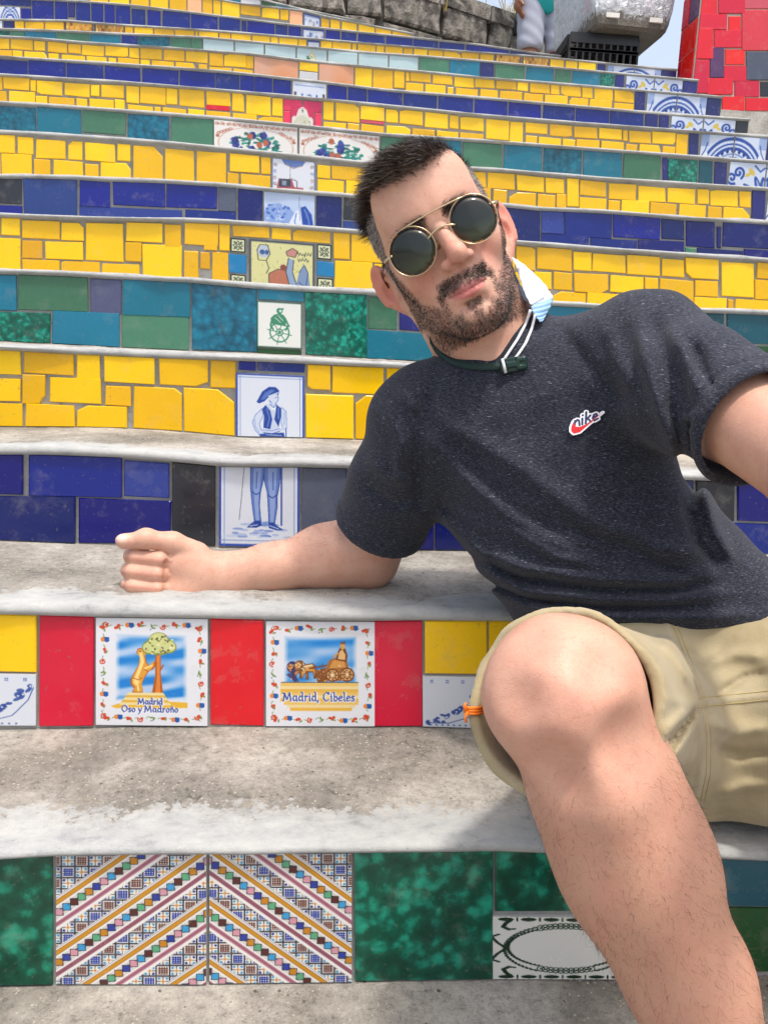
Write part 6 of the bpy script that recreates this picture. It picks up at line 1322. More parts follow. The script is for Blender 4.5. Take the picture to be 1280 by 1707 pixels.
def shirt_sdf(p):
    d = torso(p)
    d = smin(d, chain(p, [P(850, 660, .955), SHR], [.085, .064], .03), .05); d = smin(d, chain(p, [P(935, 655, .945), SHL], [.078, .070], .03), .05)
    d = smin(d, chain(p, [SHR, SHR*.5+HEMR*.5, HEMR+HRD*.03], [.064, .062, .064], .02), .03)
    d = smin(d, chain(p, [SHL, SHL*.5+HEML*.5, HEML+HLD*.03], [.070, .063, .058], .02), .03)
    nk = unit(hw(0, -.02, -.02)-NB)
    d = smin(d, cone(p, NB-nk*.02, NB+nk*.012, .077, .0705), .014)                                       # collar rise
    u, v, z = px_of(p)
    fs = .0012*np.sin(u*.045+v*.021)*np.sin(v*.05-u*.017)
    for pts, w, a in FOLD: fs = fs+1.55*a*ridge(u, v, pts, w*.9)
    for H_, D_ in ((HEMR, HRD), (HEML, HLD)): fs = fs*np.where(np.sqrt(((p-H_.astype(np.float32))**2).sum(1)) < .13, np.clip(-((p-H_.astype(np.float32))@D_.astype(np.float32)+.008)/.035, .12, 1), 1)
    d = d-np.clip(fs*1.35, -.0068, .0115)
    # openings
    d = smax(d, -chain(p, [NB-nk*.03, NB+nk*.12], [.0635, .0670]), .004)
    #colp = (p-(NB+nk*.022).astype(np.float32))@nk.astype(np.float32); nd_ = chain(p, [NB-nk*.06, NB+nk*.2], [.0, .0]); d = np.where(nd_ < .085, smax(d, colp, .004), d)
    for H_, D_, S_, E_, r in ((HEMR, HRD, SHR, ELR, .0568), (HEML, HLD, SHL, ELL, .0522)):
        t = (p-H_.astype(np.float32))@D_.astype(np.float32); nearS = np.sqrt(((p-H_.astype(np.float32))**2).sum(1)) < .14
        hole = np.maximum(cone(p, H_-D_*.05, H_+D_*.08, r, r+.004), -(t+.03))
        rim = .0010*np.exp(-((t+.010)/.006)**2)-.0012*np.exp(-((t+.022)/.003)**2)
        d = np.where(nearS, smax(smax(d-rim, t, .003), -hole, .003), d)
    # hem
    d = smax(d, -((p-HEM_P.astype(np.float32))@HEM_N.astype(np.float32)), .006)
    return d
HEM_T = P(1165, 1078, .83)@TS
HEM_P = P(1165, 1050, .82); HEM_N = unit(np.cross(P(1290, 1038, .82)-P(1040, 1056, .81), TN+CU*.25)); HEM_N = HEM_N if HEM_N@CU > 0 else -HEM_N
lo = np.min([SHR, HEMR, SHL, HEML, P(1290, 1120, .95), NB], 0)-.13; hi = np.max([SHR, HEMR, SHL, HEML, P(1290, 1120, .95), NB], 0)+.13
SV, SQ = mesh_sdf(shirt_sdf, lo, hi, .0027); SV = relax(SV, SQ, 1, .5)
def shirt_mat():
    m, n, b = mat_new('heather_jersey'); v = coords(n)
    mp = mapping(n, v, (1, 1, 3.2), (0.0, math.radians(-28), math.radians(8)))
    a = noise(n, mp, 300, 4, .7); c = noise(n, mp, 150, 4, .7); e = noise(n, v, 12, 3)
    base = ramp(n, a.outputs[0], [(.34, hexc('#16171e')), (.50, hexc('#2a2d38')), (.62, hexc('#444854')), (.74, hexc('#666b78'))])
    fl = ramp(n, noise(n, mapping(n, v, (1, 1, 4.5), (0, math.radians(-30), 0)), 170, 2, .55).outputs[0], [(.655, 0), (.73, .5)])
    col = mix(n, fl.outputs[0], base.outputs[0], hexc('#9aa0ac')); col = mix(n, math_(n, 'MULTIPLY', c.outputs[0], .35), col, hexc('#23252e'))
    n.links.new(col, b.inputs['Base Color']); b.inputs['Roughness'].default_value = .92; b.inputs['Specular IOR Level'].default_value = .15
    b.inputs['Sheen Weight'].default_value = .10; b.inputs['Sheen Roughness'].default_value = .5
    bump(n, b, math_(n, 'ADD', math_(n, 'MULTIPLY', a.outputs[0], .6), math_(n, 'MULTIPLY', c.outputs[0], .6)), .5, .002); return m
M['shirt'] = shirt_mat()
SHIRT = np_mesh('t_shirt', SV, SQ, M['shirt'], MAN, PLOC(MAN)); SHIRT['label'] = 'dark navy and charcoal heather T-shirt with white flecks'
# ribbed collar
_nk = unit(hw(0, -.02, -.02)-NB); _e1 = unit(np.cross(_nk, CU)); _e2 = np.cross(_nk, _e1); mb = MB()
mb.tube([NB+_nk*.0105+(_e1*math.cos(t)+_e2*math.sin(t))*.0690 for t in np.linspace(0, 2*math.pi, 64, endpoint=False)], .0058, 10, closed=True)
mb.build('collar', M['shirt'], SHIRT, True, PLOC(SHIRT))
# ---- shorts
KT = unit(KNR-HIR); HEMK = HIR+(KNR-HIR)*.925
SFOLD = [([(1162, 1172), (1100, 1230), (1090, 1290)], 10, .004), ([(1168, 1190), (1120, 1270), (1120, 1330)], 9, .004), ([(1160, 1180), (1110, 1250)], 6, -.004), ([(1180, 1200), (1230, 1220), (1290, 1210)], 12, .004), ([(1180, 1240), (1230, 1260), (1300, 1250)], 10, -.004), ([(1170, 1110), (1220, 1090), (1290, 1095)], 12, .0035), ([(1100, 1050), (1130, 1100), (1160, 1150)], 12, .003),
  ([(1185, 1165), (1240, 1130), (1290, 1120)], 7, -.003), ([(1060, 1080), (1100, 1130), (1100, 1200)], 10, .003), ([(1190, 1330), (1240, 1310), (1300, 1310)], 10, .003)]
SEAM = [[(1108, 1030), (1128, 1080), (1150, 1140), (1162, 1172), (1169, 1230), (1168, 1290), (1158, 1340)], [(1095, 1162), (1130, 1170), (1162, 1172), (1220, 1166), (1300, 1158)]]
def shorts_sdf(p):
    d = elli(p, P(1195, 1190, .955), (.165, .16, .115)); d = smin(d, torso(p, -.006), .03); d = smax(d, (p-HEM_P.astype(np.float32))@HEM_N.astype(np.float32)-.010, .004)
    d = smin(d, chain(p, [HIR, HEMK+KT*.03-CU*.008-CR*.010], [.094, .0705], .03), .05)
    d = smin(d, chain(p, [HIL, HIL*.4+KNL*.6], [.105, .085], .03), .05)
    u, v, z = px_of(p)
    for pts, w, a in SFOLD: d = d-1.6*a*ridge(u, v, pts, w)
    front = (z < .95)
    for s in SEAM: d = d-.0018*ridge(u, v, s, 5.5, False)*front
    d = d-.0015*np.sin(u*.05-v*.03)*np.sin(v*.04)
    t = (p-HEMK.astype(np.float32))@KT.astype(np.float32); near = cone(p, HEMK, HEMK+KT*.01, .115, .115) < 0
    # wavy hem, turned edge, opening round the thigh
    ang = np.arctan2((p-HEMK.astype(np.float32))@KX.astype(np.float32), (p-HEMK.astype(np.float32))@SHIN.astype(np.float32))
    t = t+.006*np.sin(ang*2+.6)+.003*np.sin(ang*5)
    rim = .0022*np.exp(-((t+.005)/.004)**2)-.0012*np.exp(-((t+.018)/.004)**2)
    hole = np.maximum(cone(p, HEMK-KT*.05-CU*.006-CR*.007, HEMK+KT*.08-CU*.008-CR*.010, .0655, .0655), -(t+.045))
    d = np.where(near, smax(smax(d-rim, t, .003), -hole, .003), d)
    hl = HIL*.4+KNL*.6; d = np.where(np.sqrt(((p-hl.astype(np.float32))**2).sum(1)) < .2, smax(d, (p-hl.astype(np.float32))@unit(KNL-HIL).astype(np.float32), .004), d)
    zf = tread_z(2, .3, .8)+.002; d = smax(d, zf-p[:, 2], .012)
    return d
lo = np.min([HIR, HEMK, HIL, PEL, HIL*.4+KNL*.6], 0)-.2; hi = np.max([HIR, HEMK, HIL, PEL, HIL*.4+KNL*.6], 0)+.2
KV, KQ = mesh_sdf(shorts_sdf, lo, hi, .0027); KV = relax(KV, KQ, 1, .4)
def twill():
    m, n, b = mat_new('khaki_twill'); v = coords(n); f = noise(n, v, 14, 4, .6); g = noise(n, mapping(n, v, (1, 1, 2.5), (.4, .8, 0)), 520, 2, .6)
    c = ramp(n, f.outputs[0], [(.3, hexc('#928566')), (.5, hexc('#a6997a')), (.72, hexc('#b2a78a'))])
    n.links.new(mix(n, math_(n, 'MULTIPLY', g.outputs[0], .3), c.outputs[0], hexc('#857853')), b.inputs['Base Color']); b.inputs['Roughness'].default_value = .85; b.inputs['Specular IOR Level'].default_value = .2
    b.inputs['Sheen Weight'].default_value = .15; bump(n, b, g.outputs[0], .35, .0012); return m
M['twill'] = twill()
SHORTS = np_mesh('shorts', KV, KQ, M['twill'], MAN, PLOC(MAN)); SHORTS['label'] = 'khaki cotton shorts with raised seams'
from mathutils.bvhtree import BVHTree
def bvh(V, Q): return BVHTree.FromPolygons([tuple(v) for v in V], [tuple(int(i) for i in q) for q in Q])
def hit(tree, px, py, off=0.0):
    r = unit(RAY(px, py)); h, n, _, _ = tree.ray_cast(Vector(CPOS), Vector(r)); 
    return None if h is None else np.array(h)-r*off
TSH, TSO = bvh(SV, SQ), bvh(KV, KQ)
def stitch(tree, pts, rad, name, mat, parent, off=.0004, step=4):
    P2 = []
    for (x0, y0), (x1, y1) in zip(pts[:-1], pts[1:]):
        n = max(2, int(math.hypot(x1-x0, y1-y0)/step))
        for k in range(n): P2.append((x0+(x1-x0)*k/n, y0+(y1-y0)*k/n))
    q = [hit(tree, x, y, off) for x, y in P2]; q = [a for a in q if a is not None]
    if len(q) > 2:
        q = np.array(q); k = np.array([.25, .5, .25])
        for c in range(3): q[1:-1, c] = np.convolve(q[:, c], k, 'valid')
        mb = MB(); mb.tube(q, rad, 5); return mb.build(name, mat, parent, True, PLOC(parent))
M['thread'] = simple('tan_thread', '#b3a069', .8)
for s, dx in ((SEAM[0], 9), (SEAM[0], 16)): stitch(TSO, [(x+dx, y) for x, y in s], .0005, 'stitching', M['thread'], SHORTS)
for dy in (-8, 7): stitch(TSO, [(x, y+dy) for x, y in SEAM[1][2:]], .0005, 'stitching', M['thread'], SHORTS)
# orange thread tied round the hem of the shorts
M['orange'] = simple('orange_thread', '#ef7a12', .7, var=.15, nscale=200)
mb = MB(); c = hit(TSO, 783, 1184, .003)
if c is None: c = P(770, 1184, .60)
for k in range(3):
    o = CU*(k-1)*.0022; mb.tube([c+o+CR*.010+CW*.001, c+o+CR*.005-CW*.0025, c+o-CR*.001-CW*.0025, c+o-CR*.004+CW*.003], .0012, 6)
mb.tube([c-CR*.002-CW*.003, c-CR*.004-CU*.005-CW*.003, c-CR*.003-CU*.009-CW*.002], .0011, 6); mb.tube([c-CR*.002-CW*.003, c-CR*.005+CU*.004-CW*.003, c-CR*.003+CU*.006-CW*.002], .0011, 6)
o = mb.build('thread_knot', M['orange'], SHORTS, True, PLOC(SHORTS)); o['label'] = 'orange thread tied round the hem'
# ------------------------------------------------------------------ hair, beard, body hair
def sample(mask_v, n, V, Q, N):
    w = mask_v[Q].mean(1); w = w*np.linalg.norm(np.cross(V[Q[:, 2]]-V[Q[:, 0]], V[Q[:, 3]]-V[Q[:, 1]]), axis=1); c = np.cumsum(w)
    if c[-1] <= 0: return None
    f = np.minimum(np.searchsorted(c, RNG.random(n)*c[-1]), len(Q)-1); a, b = RNG.random(n)[:, None], RNG.random(n)[:, None]; q = Q[f]
    bl = lambda A: (1-a)*((1-b)*A[q[:, 0]]+b*A[q[:, 3]])+a*((1-b)*A[q[:, 1]]+b*A[q[:, 2]])
    nn = bl(N); return bl(V), nn/np.linalg.norm(nn, axis=1)[:, None]
def hair_mat():
    m, n, b = mat_new('hair'); at = nd(n, 'ShaderNodeAttribute'); at.attribute_name = 'Col'
    n.links.new(at.outputs['Color'], b.inputs['Base Color']); b.inputs['Roughness'].default_value = .42; b.inputs['Specular IOR Level'].default_value = .4; return m
M['hair'] = hair_mat()
def nrm(v): return v/(np.linalg.norm(v, axis=1)[:, None]+1e-9)
def cols(n, base, tip, grey, gcol='#8d8a88'):
    t = RNG.random(n)[:, None]; c = hexc(base)*(1-t)+hexc(tip)*t; g = (RNG.random(n) < grey); c[g] = hexc(gcol)*RNG.uniform(.6, 1.1, (g.sum(), 1)); return c
topness = hr*sstep(.070, .092, hq[:, 2]+.10*np.clip(-hq[:, 1], 0, 1))
pt, nn = sample(topness, 15000, BV_, BQ, BN); k = len(pt)
hl = head_q(pt); frontness = sstep(0.0, .08, hl[:, 1])
comb = HF*.55-HX*.55+HU*.15
dr = nrm(nn*.62+comb*(.45+.5*frontness)[:, None]+RNG.normal(0, .15, (k, 3)))
clump = np.sin(hl[:, 0:1]*210+hl[:, 1:2]*150)*.22
L = RNG.uniform(.011, .021, k)*(.75+.35*frontness)
HAIR = strands('hair', pt-nn*.001, dr, L, RNG.uniform(.00026, .00042, k), M['hair'], MAN, bend=(comb*.55-HU*.35)+HX*clump+HF*np.sin(hl[:, 0:1]*170-hl[:, 1:2]*120)*.18+RNG.normal(0, .08, (k, 3)), seg=3, shade=cols(k, '#1f1814', '#54463b', .12))
HAIR['label'] = 'short dark hair, longer and swept on top'
sidem = hr*(1-sstep(.078, .096, hq[:, 2]+.10*np.clip(-hq[:, 1], 0, 1)))
pt, nn = sample(sidem, 13000, BV_, BQ, BN); k = len(pt); hl = head_q(pt)
o = strands('side_hair', pt-nn*.0005, nrm(nn*.7-HU*.45-HF*.25+RNG.normal(0, .18, (k, 3))), RNG.uniform(.004, .008, k)*(.7+.4*sstep(.03, .085, hl[:, 2])), RNG.uniform(.00020, .00032, k), M['hair'], MAN, bend=-nn*.25, seg=2, shade=cols(k, '#2e2723', '#544841', .68, '#bdbab8'))
o['label'] = 'close cropped greying hair at the temples'
bmv = bm*(hq[:, 1] > -.02)*np.where((hq[:, 2] > -.052) & (ax < .036), 3.2, np.where((hq[:, 2] < -.064) & (ax < .03), 1.5, 1.0))
pt, nn = sample(bmv, 12000, BV_, BQ, BN); k = len(pt); hl = head_q(pt)
mus = ((hl[:, 2] > -.052) & (np.abs(hl[:, 0]) < .04)); sgn = np.sign(hl[:, 0])[:, None]
dr = nrm(nn*.55-HU*.55+HX*sgn*np.where(mus, .45, .1)[:, None]+HF*.05+RNG.normal(0, .2, (k, 3)))
o = strands('beard', pt-nn*.0004, dr, RNG.uniform(.0022, .0048, k)*np.where(hl[:, 2] < -.08, 1.15, .9), RNG.uniform(.00017, .00027, k), M['hair'], MAN, bend=-nn*.2, seg=2, shade=cols(k, '#1c1613', '#41332b', .16, '#9a9592'))
o['label'] = 'trimmed dark beard and moustache'
pt, nn = sample(brow, 500, BV_, BQ, BN); k = len(pt); hl = head_q(pt)
strands('eyebrow', pt, nrm(nn*.35+HX*np.sign(hl[:, 0])[:, None]+HU*.35+RNG.normal(0, .15, (k, 3))), RNG.uniform(.005, .008, k), .0003, M['hair'], MAN, bend=-nn*.2, shade=cols(k, '#1c1613', '#33271f', .03))
sh_t = (BV_-KNR)@SHIN; legm = sstep(.015, .09, sh_t)*(np.linalg.norm(np.cross(BV_-KNR, SHIN), axis=1) < .085)*(sh_t < .42)*(1-.55*sstep(.6, 1., BN@KFWD)*(sh_t < .1))
pt, nn = sample(legm, 5200, BV_, BQ, BN); k = len(pt)
o = strands('leg_hair', pt-nn*.0004, nrm(nn*.42+SHIN*.75+RNG.normal(0, .33, (k, 3))), RNG.uniform(.005, .010, k), RNG.uniform(.00007, .00012, k), M['hair'], MAN, bend=-nn*.25+RNG.normal(0, .5, (k, 3)), seg=4, shade=cols(k, '#3a281e', '#6a4c3a', .0)); o['label'] = 'dark hair on the shin'
fa = (BV_-WRR)@unit(ELR-WRR); arm_m = ((fa > -.0) & (fa < .26) & (np.linalg.norm(np.cross(BV_-WRR, unit(ELR-WRR)), axis=1) < .06)).astype(float)*sstep(-.3, .5, BN@CU)
pt, nn = sample(arm_m, 900, BV_, BQ, BN); k = len(pt)
strands('arm_hair', pt, nrm(nn*.4+unit(WRR-ELR)*.5-CU*.2+RNG.normal(0, .3, (k, 3))), RNG.uniform(.005, .010, k), .00010, M['hair'], MAN, bend=-nn*.2, seg=2, shade=cols(k, '#4a3222', '#7a5a42', .0))
# ------------------------------------------------------------------ sunglasses
TB = bvh(BV_, BQ)
M['gold'] = simple('pale_gold', '#c9b896', .3, 1.0, var=.05)
def tort():
    m, n, b = mat_new('tortoiseshell'); f = noise(n, coords(n), 170, 3, .6, .8); n.links.new(ramp(n, f.outputs[0], [(.40, hexc('#1d0f08')), (.55, hexc('#4a2410')), (.68, hexc('#a8622a'))]).outputs[0], b.inputs['Base Color']); b.inputs['Roughness'].default_value = .15; return m
M['tort'] = tort()
def lensm():
    m, n, b = mat_new('smoke_lens'); dp = nd(n, 'ShaderNodeVectorMath', operation='DOT_PRODUCT'); n.links.new(coords(n), dp.inputs[0]); dp.inputs[1].default_value = tuple(float(v) for v in HU)
    n.links.new(ramp(n, math_(n, 'ADD', math_(n, 'MULTIPLY', dp.outputs['Value'], 20.0), .5), [(.05, hexc('#3c4431')), (.45, hexc('#1a211c')), (.9, hexc('#0c100e'))]).outputs[0], b.inputs['Base Color']); b.inputs['Roughness'].default_value = .03; b.inputs['Specular IOR Level'].default_value = .5; b.inputs['IOR'].default_value = 1.5
    b.inputs['Alpha'].default_value = .985; return m
M['lens'] = lensm()
LZ, LY, LXc, LR = .0115, .1040, .0348, .0231
GL = empty('sunglasses', hu(0, LY, LZ)); tag(GL, 'round dark sunglasses with thin gold and tortoiseshell rims on the seated person\'s face', 'sunglasses')
def lp(sx, r, an, dy=0.0):   # a point on the lens plane, wrapped a little round the face
    x = r*math.cos(an); z = r*math.sin(an); return hu(sx*(LXc+x), LY-.10*max(0, x)-.06*x+dy, LZ+z)
for sx in (-1, 1):
    k = 40; V = []; Fc = []
    for r, bulge in ((LR*.985, 0), (LR*.75, .0011), (LR*.45, .0021), (LR*.15, .0026)):
        for m in range(k): V.append(lp(sx, r, 2*math.pi*m/k, bulge))
    V.append(lp(sx, 0, 0, .0027)); nF = 4*k
    for Lr in range(3):
        for m in range(k): Fc.append((Lr*k+m, Lr*k+(m+1) % k, (Lr+1)*k+(m+1) % k, (Lr+1)*k+m))
    for m in range(k): Fc.append((3*k+m, 3*k+(m+1) % k, 4*k))
    back = len(V)
    for m in range(k): V.append(lp(sx, LR*.985, 2*math.pi*m/k, -.0018))
    for m in range(k): Fc.append((m, back+m, back+(m+1) % k, (m+1) % k))
    Fc.append(tuple(back+m for m in range(k)))
    mesh_obj('lens', V, Fc, M['lens'], GL, True, hu(0, LY, LZ))
    mb = MB(); mb.tube([lp(sx, LR+.0003, 2*math.pi*m/k, -.0008) for m in range(k)], .0009, 8, closed=True); rim = mb.build('rim', M['tort'], GL, True, hu(0, LY, LZ))
    mb = MB(); mb.tube([lp(sx, LR+.0016, 2*math.pi*m/k, -.0002) for m in range(k)], .0005, 8, closed=True); mb.build('rim_wire', M['gold'], GL, True, hu(0, LY, LZ))
    hx, hy, hz = sx*(LXc+LR*.98), LY-.0045, LZ+.006
    MB().tube([hu(hx-sx*.002, hy+.001, hz), hu(hx+sx*.006, hy-.006, hz), hu(hx+sx*.0085, hy-.016, hz+.001)], [.0013, .0018, .0016], 8).build('hinge', M['gold'], GL, True, hu(0, LY, LZ))
    MB().tube([hu(hx+sx*.0085, hy-.014, hz+.001), hu(sx*.0700, .045, LZ+.009), hu(sx*.0735, .01, LZ+.012), hu(sx*.0745, -.008, LZ+.010), hu(sx*.073, -.025, LZ-.01)], [.0015, .0020, .0021, .0021, .0018], 8).build('temple', M['tort'], GL, True, hu(0, LY, LZ))
    MB().tube([hu(sx*.0085, LY-.002, LZ-.004), hu(sx*.0095, LY-.008, LZ-.008)], [.0007, .0024], 8).build('nose_pad', M['gold'], GL, True, hu(0, LY, LZ))
t = np.linspace(-1, 1, 9); g = LXc-LR
MB().tube([hu(x*(g+.004), LY+.0015, LZ+.003+.0048*(1-x*x)) for x in t], .0011, 8).build('bridge', M['gold'], GL, True, hu(0, LY, LZ))
MB().tube([hu(x*(LXc+.001), LY+.0012*(1-x*x)-.0002, LZ+LR+.0012+.0012*(1-x*x)) for x in t], .00095, 8).build('top_bar', M['gold'], GL, True, hu(0, LY, LZ))
# ------------------------------------------------------------------ face mask hanging beside the neck
def mask_mat(name, col):
    m, n, b = mat_new(name); f = noise(n, coords(n), 300, 3, .6); c = hexc(col); n.links.new(mix(n, f.outputs[0], c*.9, np.clip(c*1.05, 0, 1)), b.inputs['Base Color']); b.inputs['Roughness'].default_value = .85; bump(n, b, f.outputs[0], .3, .0008); return m
M['mwhite'], M['mblue'] = mask_mat('mask_white', '#e3e9f2'), mask_mat('mask_blue', '#9cc3e4')
MK = empty('face_mask', P(885, 490, .92)); tag(MK, 'crumpled white and pale blue face mask hanging beside the bearded neck', 'face mask')
def patch(name, rows, mat, th=.0008, sub=5):
    """lofted cloth panel from rows of (px, py, depth) points, with thickness"""
    A = np.array([[P(*c) for c in r] for r in rows]); nr, nc = A.shape[:2]
    def up(A, ax):
        n = A.shape[ax]; t = np.linspace(0, n-1, (n-1)*sub+1); i = np.minimum(t.astype(int), n-2); f = (t-i); f = f*f*(3-2*f)*.35+f*.65
        sh = [1, 1, 1]; sh[ax] = len(t); f = f.reshape(sh); return np.take(A, i, ax)*(1-f)+np.take(A, i+1, ax)*f
    G = up(up(A, 0), 1); h, w = G.shape[:2]; G = G+CW*(.0012*np.sin(np.arange(h)*1.9))[:, None, None]
    du = np.gradient(G, axis=0); dv = np.gradient(G, axis=1); N = np.cross(du, dv); N /= np.linalg.norm(N, axis=2)[..., None]+1e-12
    V = np.concatenate([(G+N*th/2).reshape(-1, 3), (G-N*th/2).reshape(-1, 3)]); idx = np.arange(h*w).reshape(h, w); o = h*w
    Fc = [(idx[i, j], idx[i, j+1], idx[i+1, j+1], idx[i+1, j]) for i in range(h-1) for j in range(w-1)]; Fc += [tuple(o+x for x in f[::-1]) for f in Fc]
    for a, b in [((i, 0), (i+1, 0)) for i in range(h-1)]+[((i+1, w-1), (i, w-1)) for i in range(h-1)]+[((0, j+1), (0, j)) for j in range(w-1)]+[((h-1, j), (h-1, j+1)) for j in range(w-1)]:
        Fc.append((idx[a], idx[b], idx[b]+o, idx[a]+o))
    return mesh_obj(name, V, Fc, mat, MK, True, P(885, 490, .92))
patch('outer_panel', [[(853, 428, 0.895), (858, 438, 0.890), (862, 450, 0.890)], [(872, 440, 0.900), (876, 452, 0.885), (868, 470, 0.885)], [(890, 456, 0.910), (892, 474, 0.885), (876, 492, 0.875)], [(908, 474, 0.915), (906, 492, 0.885), (884, 507, 0.870)], [(922, 496, 0.915), (908, 503, 0.890), (888, 510, 0.875)]], M['mwhite'])
patch('inner_panel', [[(848, 436, 0.905), (856, 452, 0.895)], [(854, 456, 0.900), (868, 476, 0.888)], [(862, 478, 0.895), (878, 496, 0.882)], [(872, 498, 0.890), (887, 510, 0.875)]], M['mblue'])
patch('lower_fold', [[(884, 507, 0.873), (904, 503, 0.882), (922, 496, 0.912)], [(887, 518, 0.872), (905, 514, 0.880), (918, 510, 0.905)], [(893, 528, 0.872), (904, 526, 0.880), (911, 522, 0.895)], [(900, 536, 0.875), (904, 535, 0.878), (907, 531, 0.885)]], M['mblue'])
def on_skin(px, py, off):
    a = hit(TB, px, py, off); b = hit(TSH, px, py, off)
    c = [x for x in (a, b) if x is not None]
    return min(c, key=lambda x: (x-CPOS)@CW) if c else P(px, py, .9)
M['cord'] = mask_mat('mask_cord', '#e6e8ee')
for pts in ([(884, 516), (876, 540), (862, 566), (846, 590), (838, 602)], [(892, 524), (886, 548), (876, 572), (864, 590), (856, 600)]):
    q = np.array([on_skin(x, y, .004) for x, y in pts]); q[0] = P(pts[0][0], pts[0][1], .872); tt = np.linspace(0, len(q)-1, 20)
    q = np.stack([np.interp(tt, range(len(q)), q[:, c]) for c in range(3)], 1)
    MB().tube(q, .0016, 7).build('ear_cord', M['cord'], MK, True, P(885, 490, .92))
# ------------------------------------------------------------------ dark green strap with its buckle at the collar
M['strap'] = simple('green_webbing', '#10302c', .7, var=.2, nscale=300, bmp=.4); M['buckle'] = simple('green_plastic', '#12332e', .3, var=.1, nscale=80)
NS = empty('neck_strap', P(800, 612, .88)); tag(NS, 'dark green neck strap with a plastic buckle along the T-shirt collar', 'strap')
pp = [(716, 566), (722, 578), (732, 590), (748, 600), (770, 607), (795, 611), (820, 611), (838, 609)]; tt = np.linspace(0, len(pp)-1, 30); pp = np.stack([np.interp(tt, range(len(pp)), [a[c] for a in pp]) for c in (0, 1)], 1)
up_ = np.array([on_skin(x-1, y-6, .002) for x, y in pp]); dn_ = np.array([on_skin(x+1, y+6, .0025) for x, y in pp])
for A in (up_, dn_):
    for _ in range(3): A[1:-1] = (A[:-2]+2*A[1:-1]+A[2:])/4
V = np.concatenate([up_, dn_, dn_+CW*.0018, up_+CW*.0018]); n_ = len(pp); Fc = []
for i in range(n_-1):
    for a in range(4): b = (a+1) % 4; Fc.append((a*n_+i, a*n_+i+1, b*n_+i+1, b*n_+i))
mesh_obj('band', V, Fc, M['strap'], NS, True, P(800, 612, .88))
bc = on_skin(856, 607, .006); bx = unit(CR*math.cos(.16)+CU*math.sin(.16)); bz = unit(CPOS-bc); by = unit(np.cross(bz, bx)); bx = np.cross(by, bz); BR = np.stack([bx, by, bz], 1).astype(np.float32)
def buck(p):
    q = (p-bc.astype(np.float32))@BR; d = rbox(q, (0, 0, 0), (.0150, .0078, .0042), .0035); d = smax(d, -rbox(q, (-.002, .0062, .004), (.0055, .0032, .003), .001), .001); d = smax(d, -rbox(q, (-.002, -.0062, .004), (.0055, .0032, .003), .001), .001); d = smax(d, -rbox(q, (-.0088, 0, .005), (.0012, .007, .0022), .0006), .0006); d = smax(d, -rbox(q, (.0095, 0, .005), (.0028, .0022, .002), .0008), .0006); return d
V, Q = mesh_sdf(buck, bc-.022, bc+.022, .0006); np_mesh('buckle', V, Q, M['buckle'], NS, P(800, 612, .88))
MB().tube([bc+bx*(-.0115)+by*.0078+bz*.0035, bc+bx*(-.0105)+bz*.0052, bc+bx*(-.0095)-by*.0078+bz*.003], .0016, 7).build('cord_loop', M['cord'], NS, True, P(800, 612, .88))
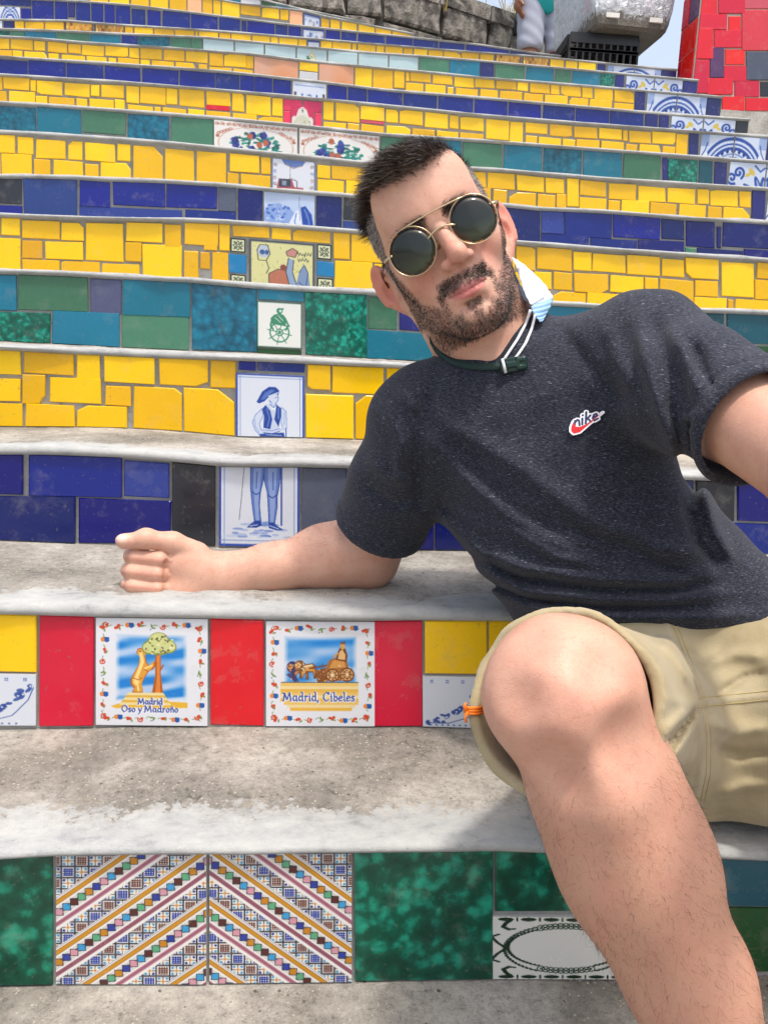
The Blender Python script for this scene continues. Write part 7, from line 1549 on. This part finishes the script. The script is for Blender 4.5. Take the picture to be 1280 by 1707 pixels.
# ------------------------------------------------------------------ chest badge, sewn on
def badge():
    x0, y0, W, H = 941, 674, 70, 58; N = 150; cv = Cv(N, '#ff00ff', W/H, 2); white = '#eceef2'
    def T2(pts): return [((x-x0)/W*100, (y-y0)/H*100) for x, y in pts]
    sw = [(955, 703), (951.5, 712), (951.5, 719), (956, 723), (966, 720.5), (1005, 687), (978, 706.5), (966, 711.5), (959, 711)]
    ex = np.array([.955, -.295]); ey = np.array([-.10, -.99]); o = np.array([957.5, 711.5]); S = 1.22
    G = [[(0, 0), (1.6, 8)], [(1.2, 5.5), (5, 8.4), (7, 7), (7.2, 0)], [(11, 0), (12, 8)], [(12.9, 12), (13.1, 12.4)], [(16, 0), (18.4, 15)], [(17, 4.5), (23.5, 9)], [(19.5, 6), (23.5, 0)], [(26.8, 4.6), (33, 6), (32, 8.8), (28.6, 8.4), (26.6, 4), (28.4, .4), (33.5, 1.6)]]
    L = [T2([o+ex*a*S+ey*b*S for a, b in g]) for g in G]
    for g in L: cv.line(g, 13.0, white)
    cv.poly(T2(sw), white); cv.line(T2(sw+[sw[0]]), 8.6, white)
    cv.poly(T2([(955, 703), (1000, 690), (1004, 690), (975, 712), (956, 716)]), white)
    mask = np.abs(cv.A-np.array([1, 0, 1])).sum(2) > .2
    for g in L: cv.line(g, 5.0, '#26305e')
    cv.poly(T2([(x+(978-x)*.02, y) for x, y in sw]), '#d8262c')
    img = cv.out(); k = cv.ss; cov = mask.reshape(cv.h, k, cv.w, k).mean((1, 3)) > .5
    img = np.where((np.abs(img-np.array([1, 0, 1])).sum(2) < .5)[..., None], np.array([.92, .93, .95]), img)
    h, w = cov.shape; V = {}; Fc = []; col = []; vl = []; cache = {}
    # surface under the badge from a coarse set of rays, then a smooth fit
    gx = np.linspace(x0, x0+W, 12); gy = np.linspace(y0, y0+H, 10); Dp = np.array([[((hit(TSH, a, b, 0)-CPOS)@CW) for a in gx] for b in gy])
    A = np.stack([np.ones(Dp.size), *[g.ravel() for g in np.meshgrid((gx-x0)/W, (gy-y0)/H)]], 1); A = np.c_[A, A[:, 1]**2, A[:, 1]*A[:, 2], A[:, 2]**2, A[:, 1]**3, A[:, 2]**3]
    cf = np.linalg.lstsq(A, Dp.ravel(), rcond=None)[0]; off = max(0, (A@cf-Dp.ravel()).max())+.0010
    def vert(i, j, lift):
        key = (i, j, lift)
        if key not in cache:
            a, b = j/w, i/h; d = float(np.array([1, a, b, a*a, a*b, b*b, a**3, b**3])@cf)-off-lift; cache[key] = len(vl); vl.append(P(x0+a*W, y0+b*H, d))
        return cache[key]
    for i in range(h):
        for j in range(w):
            if not cov[i, j]: continue
            Fc.append((vert(i, j, .0006), vert(i+1, j, .0006), vert(i+1, j+1, .0006), vert(i, j+1, .0006))); col.append(img[i, j])
            for di, dj, e in ((-1, 0, ((i, j), (i, j+1))), (1, 0, ((i+1, j+1), (i+1, j))), (0, -1, ((i+1, j), (i, j))), (0, 1, ((i, j+1), (i+1, j+1)))):
                a, b = i+di, j+dj
                if a < 0 or b < 0 or a >= h or b >= w or not cov[a, b]:
                    (p, q), (r, s) = e; Fc.append((vert(p, q, .0006), vert(r, s, .0006), vert(r, s, -.003), vert(p, q, -.003))); col.append(np.array([.9, .91, .93]))
    ob = mesh_obj('badge', vl, Fc, None, SHIRT, False, PLOC(SHIRT))
    at = ob.data.attributes.new('Col', 'FLOAT_COLOR', 'FACE'); at.data.foreach_set('color', np.c_[lin(np.array(col)), np.ones(len(col))].astype(np.float32).ravel())
    m, n, b = mat_new('embroidery'); a_ = nd(n, 'ShaderNodeAttribute'); a_.attribute_name = 'Col'; n.links.new(a_.outputs['Color'], b.inputs['Base Color']); b.inputs['Roughness'].default_value = .7
    bump(n, b, noise(n, coords(n), 900, 2).outputs[0], .4, .0006); ob.data.materials.append(m); ob['label'] = 'small white, navy and red lettered chest badge'
badge()
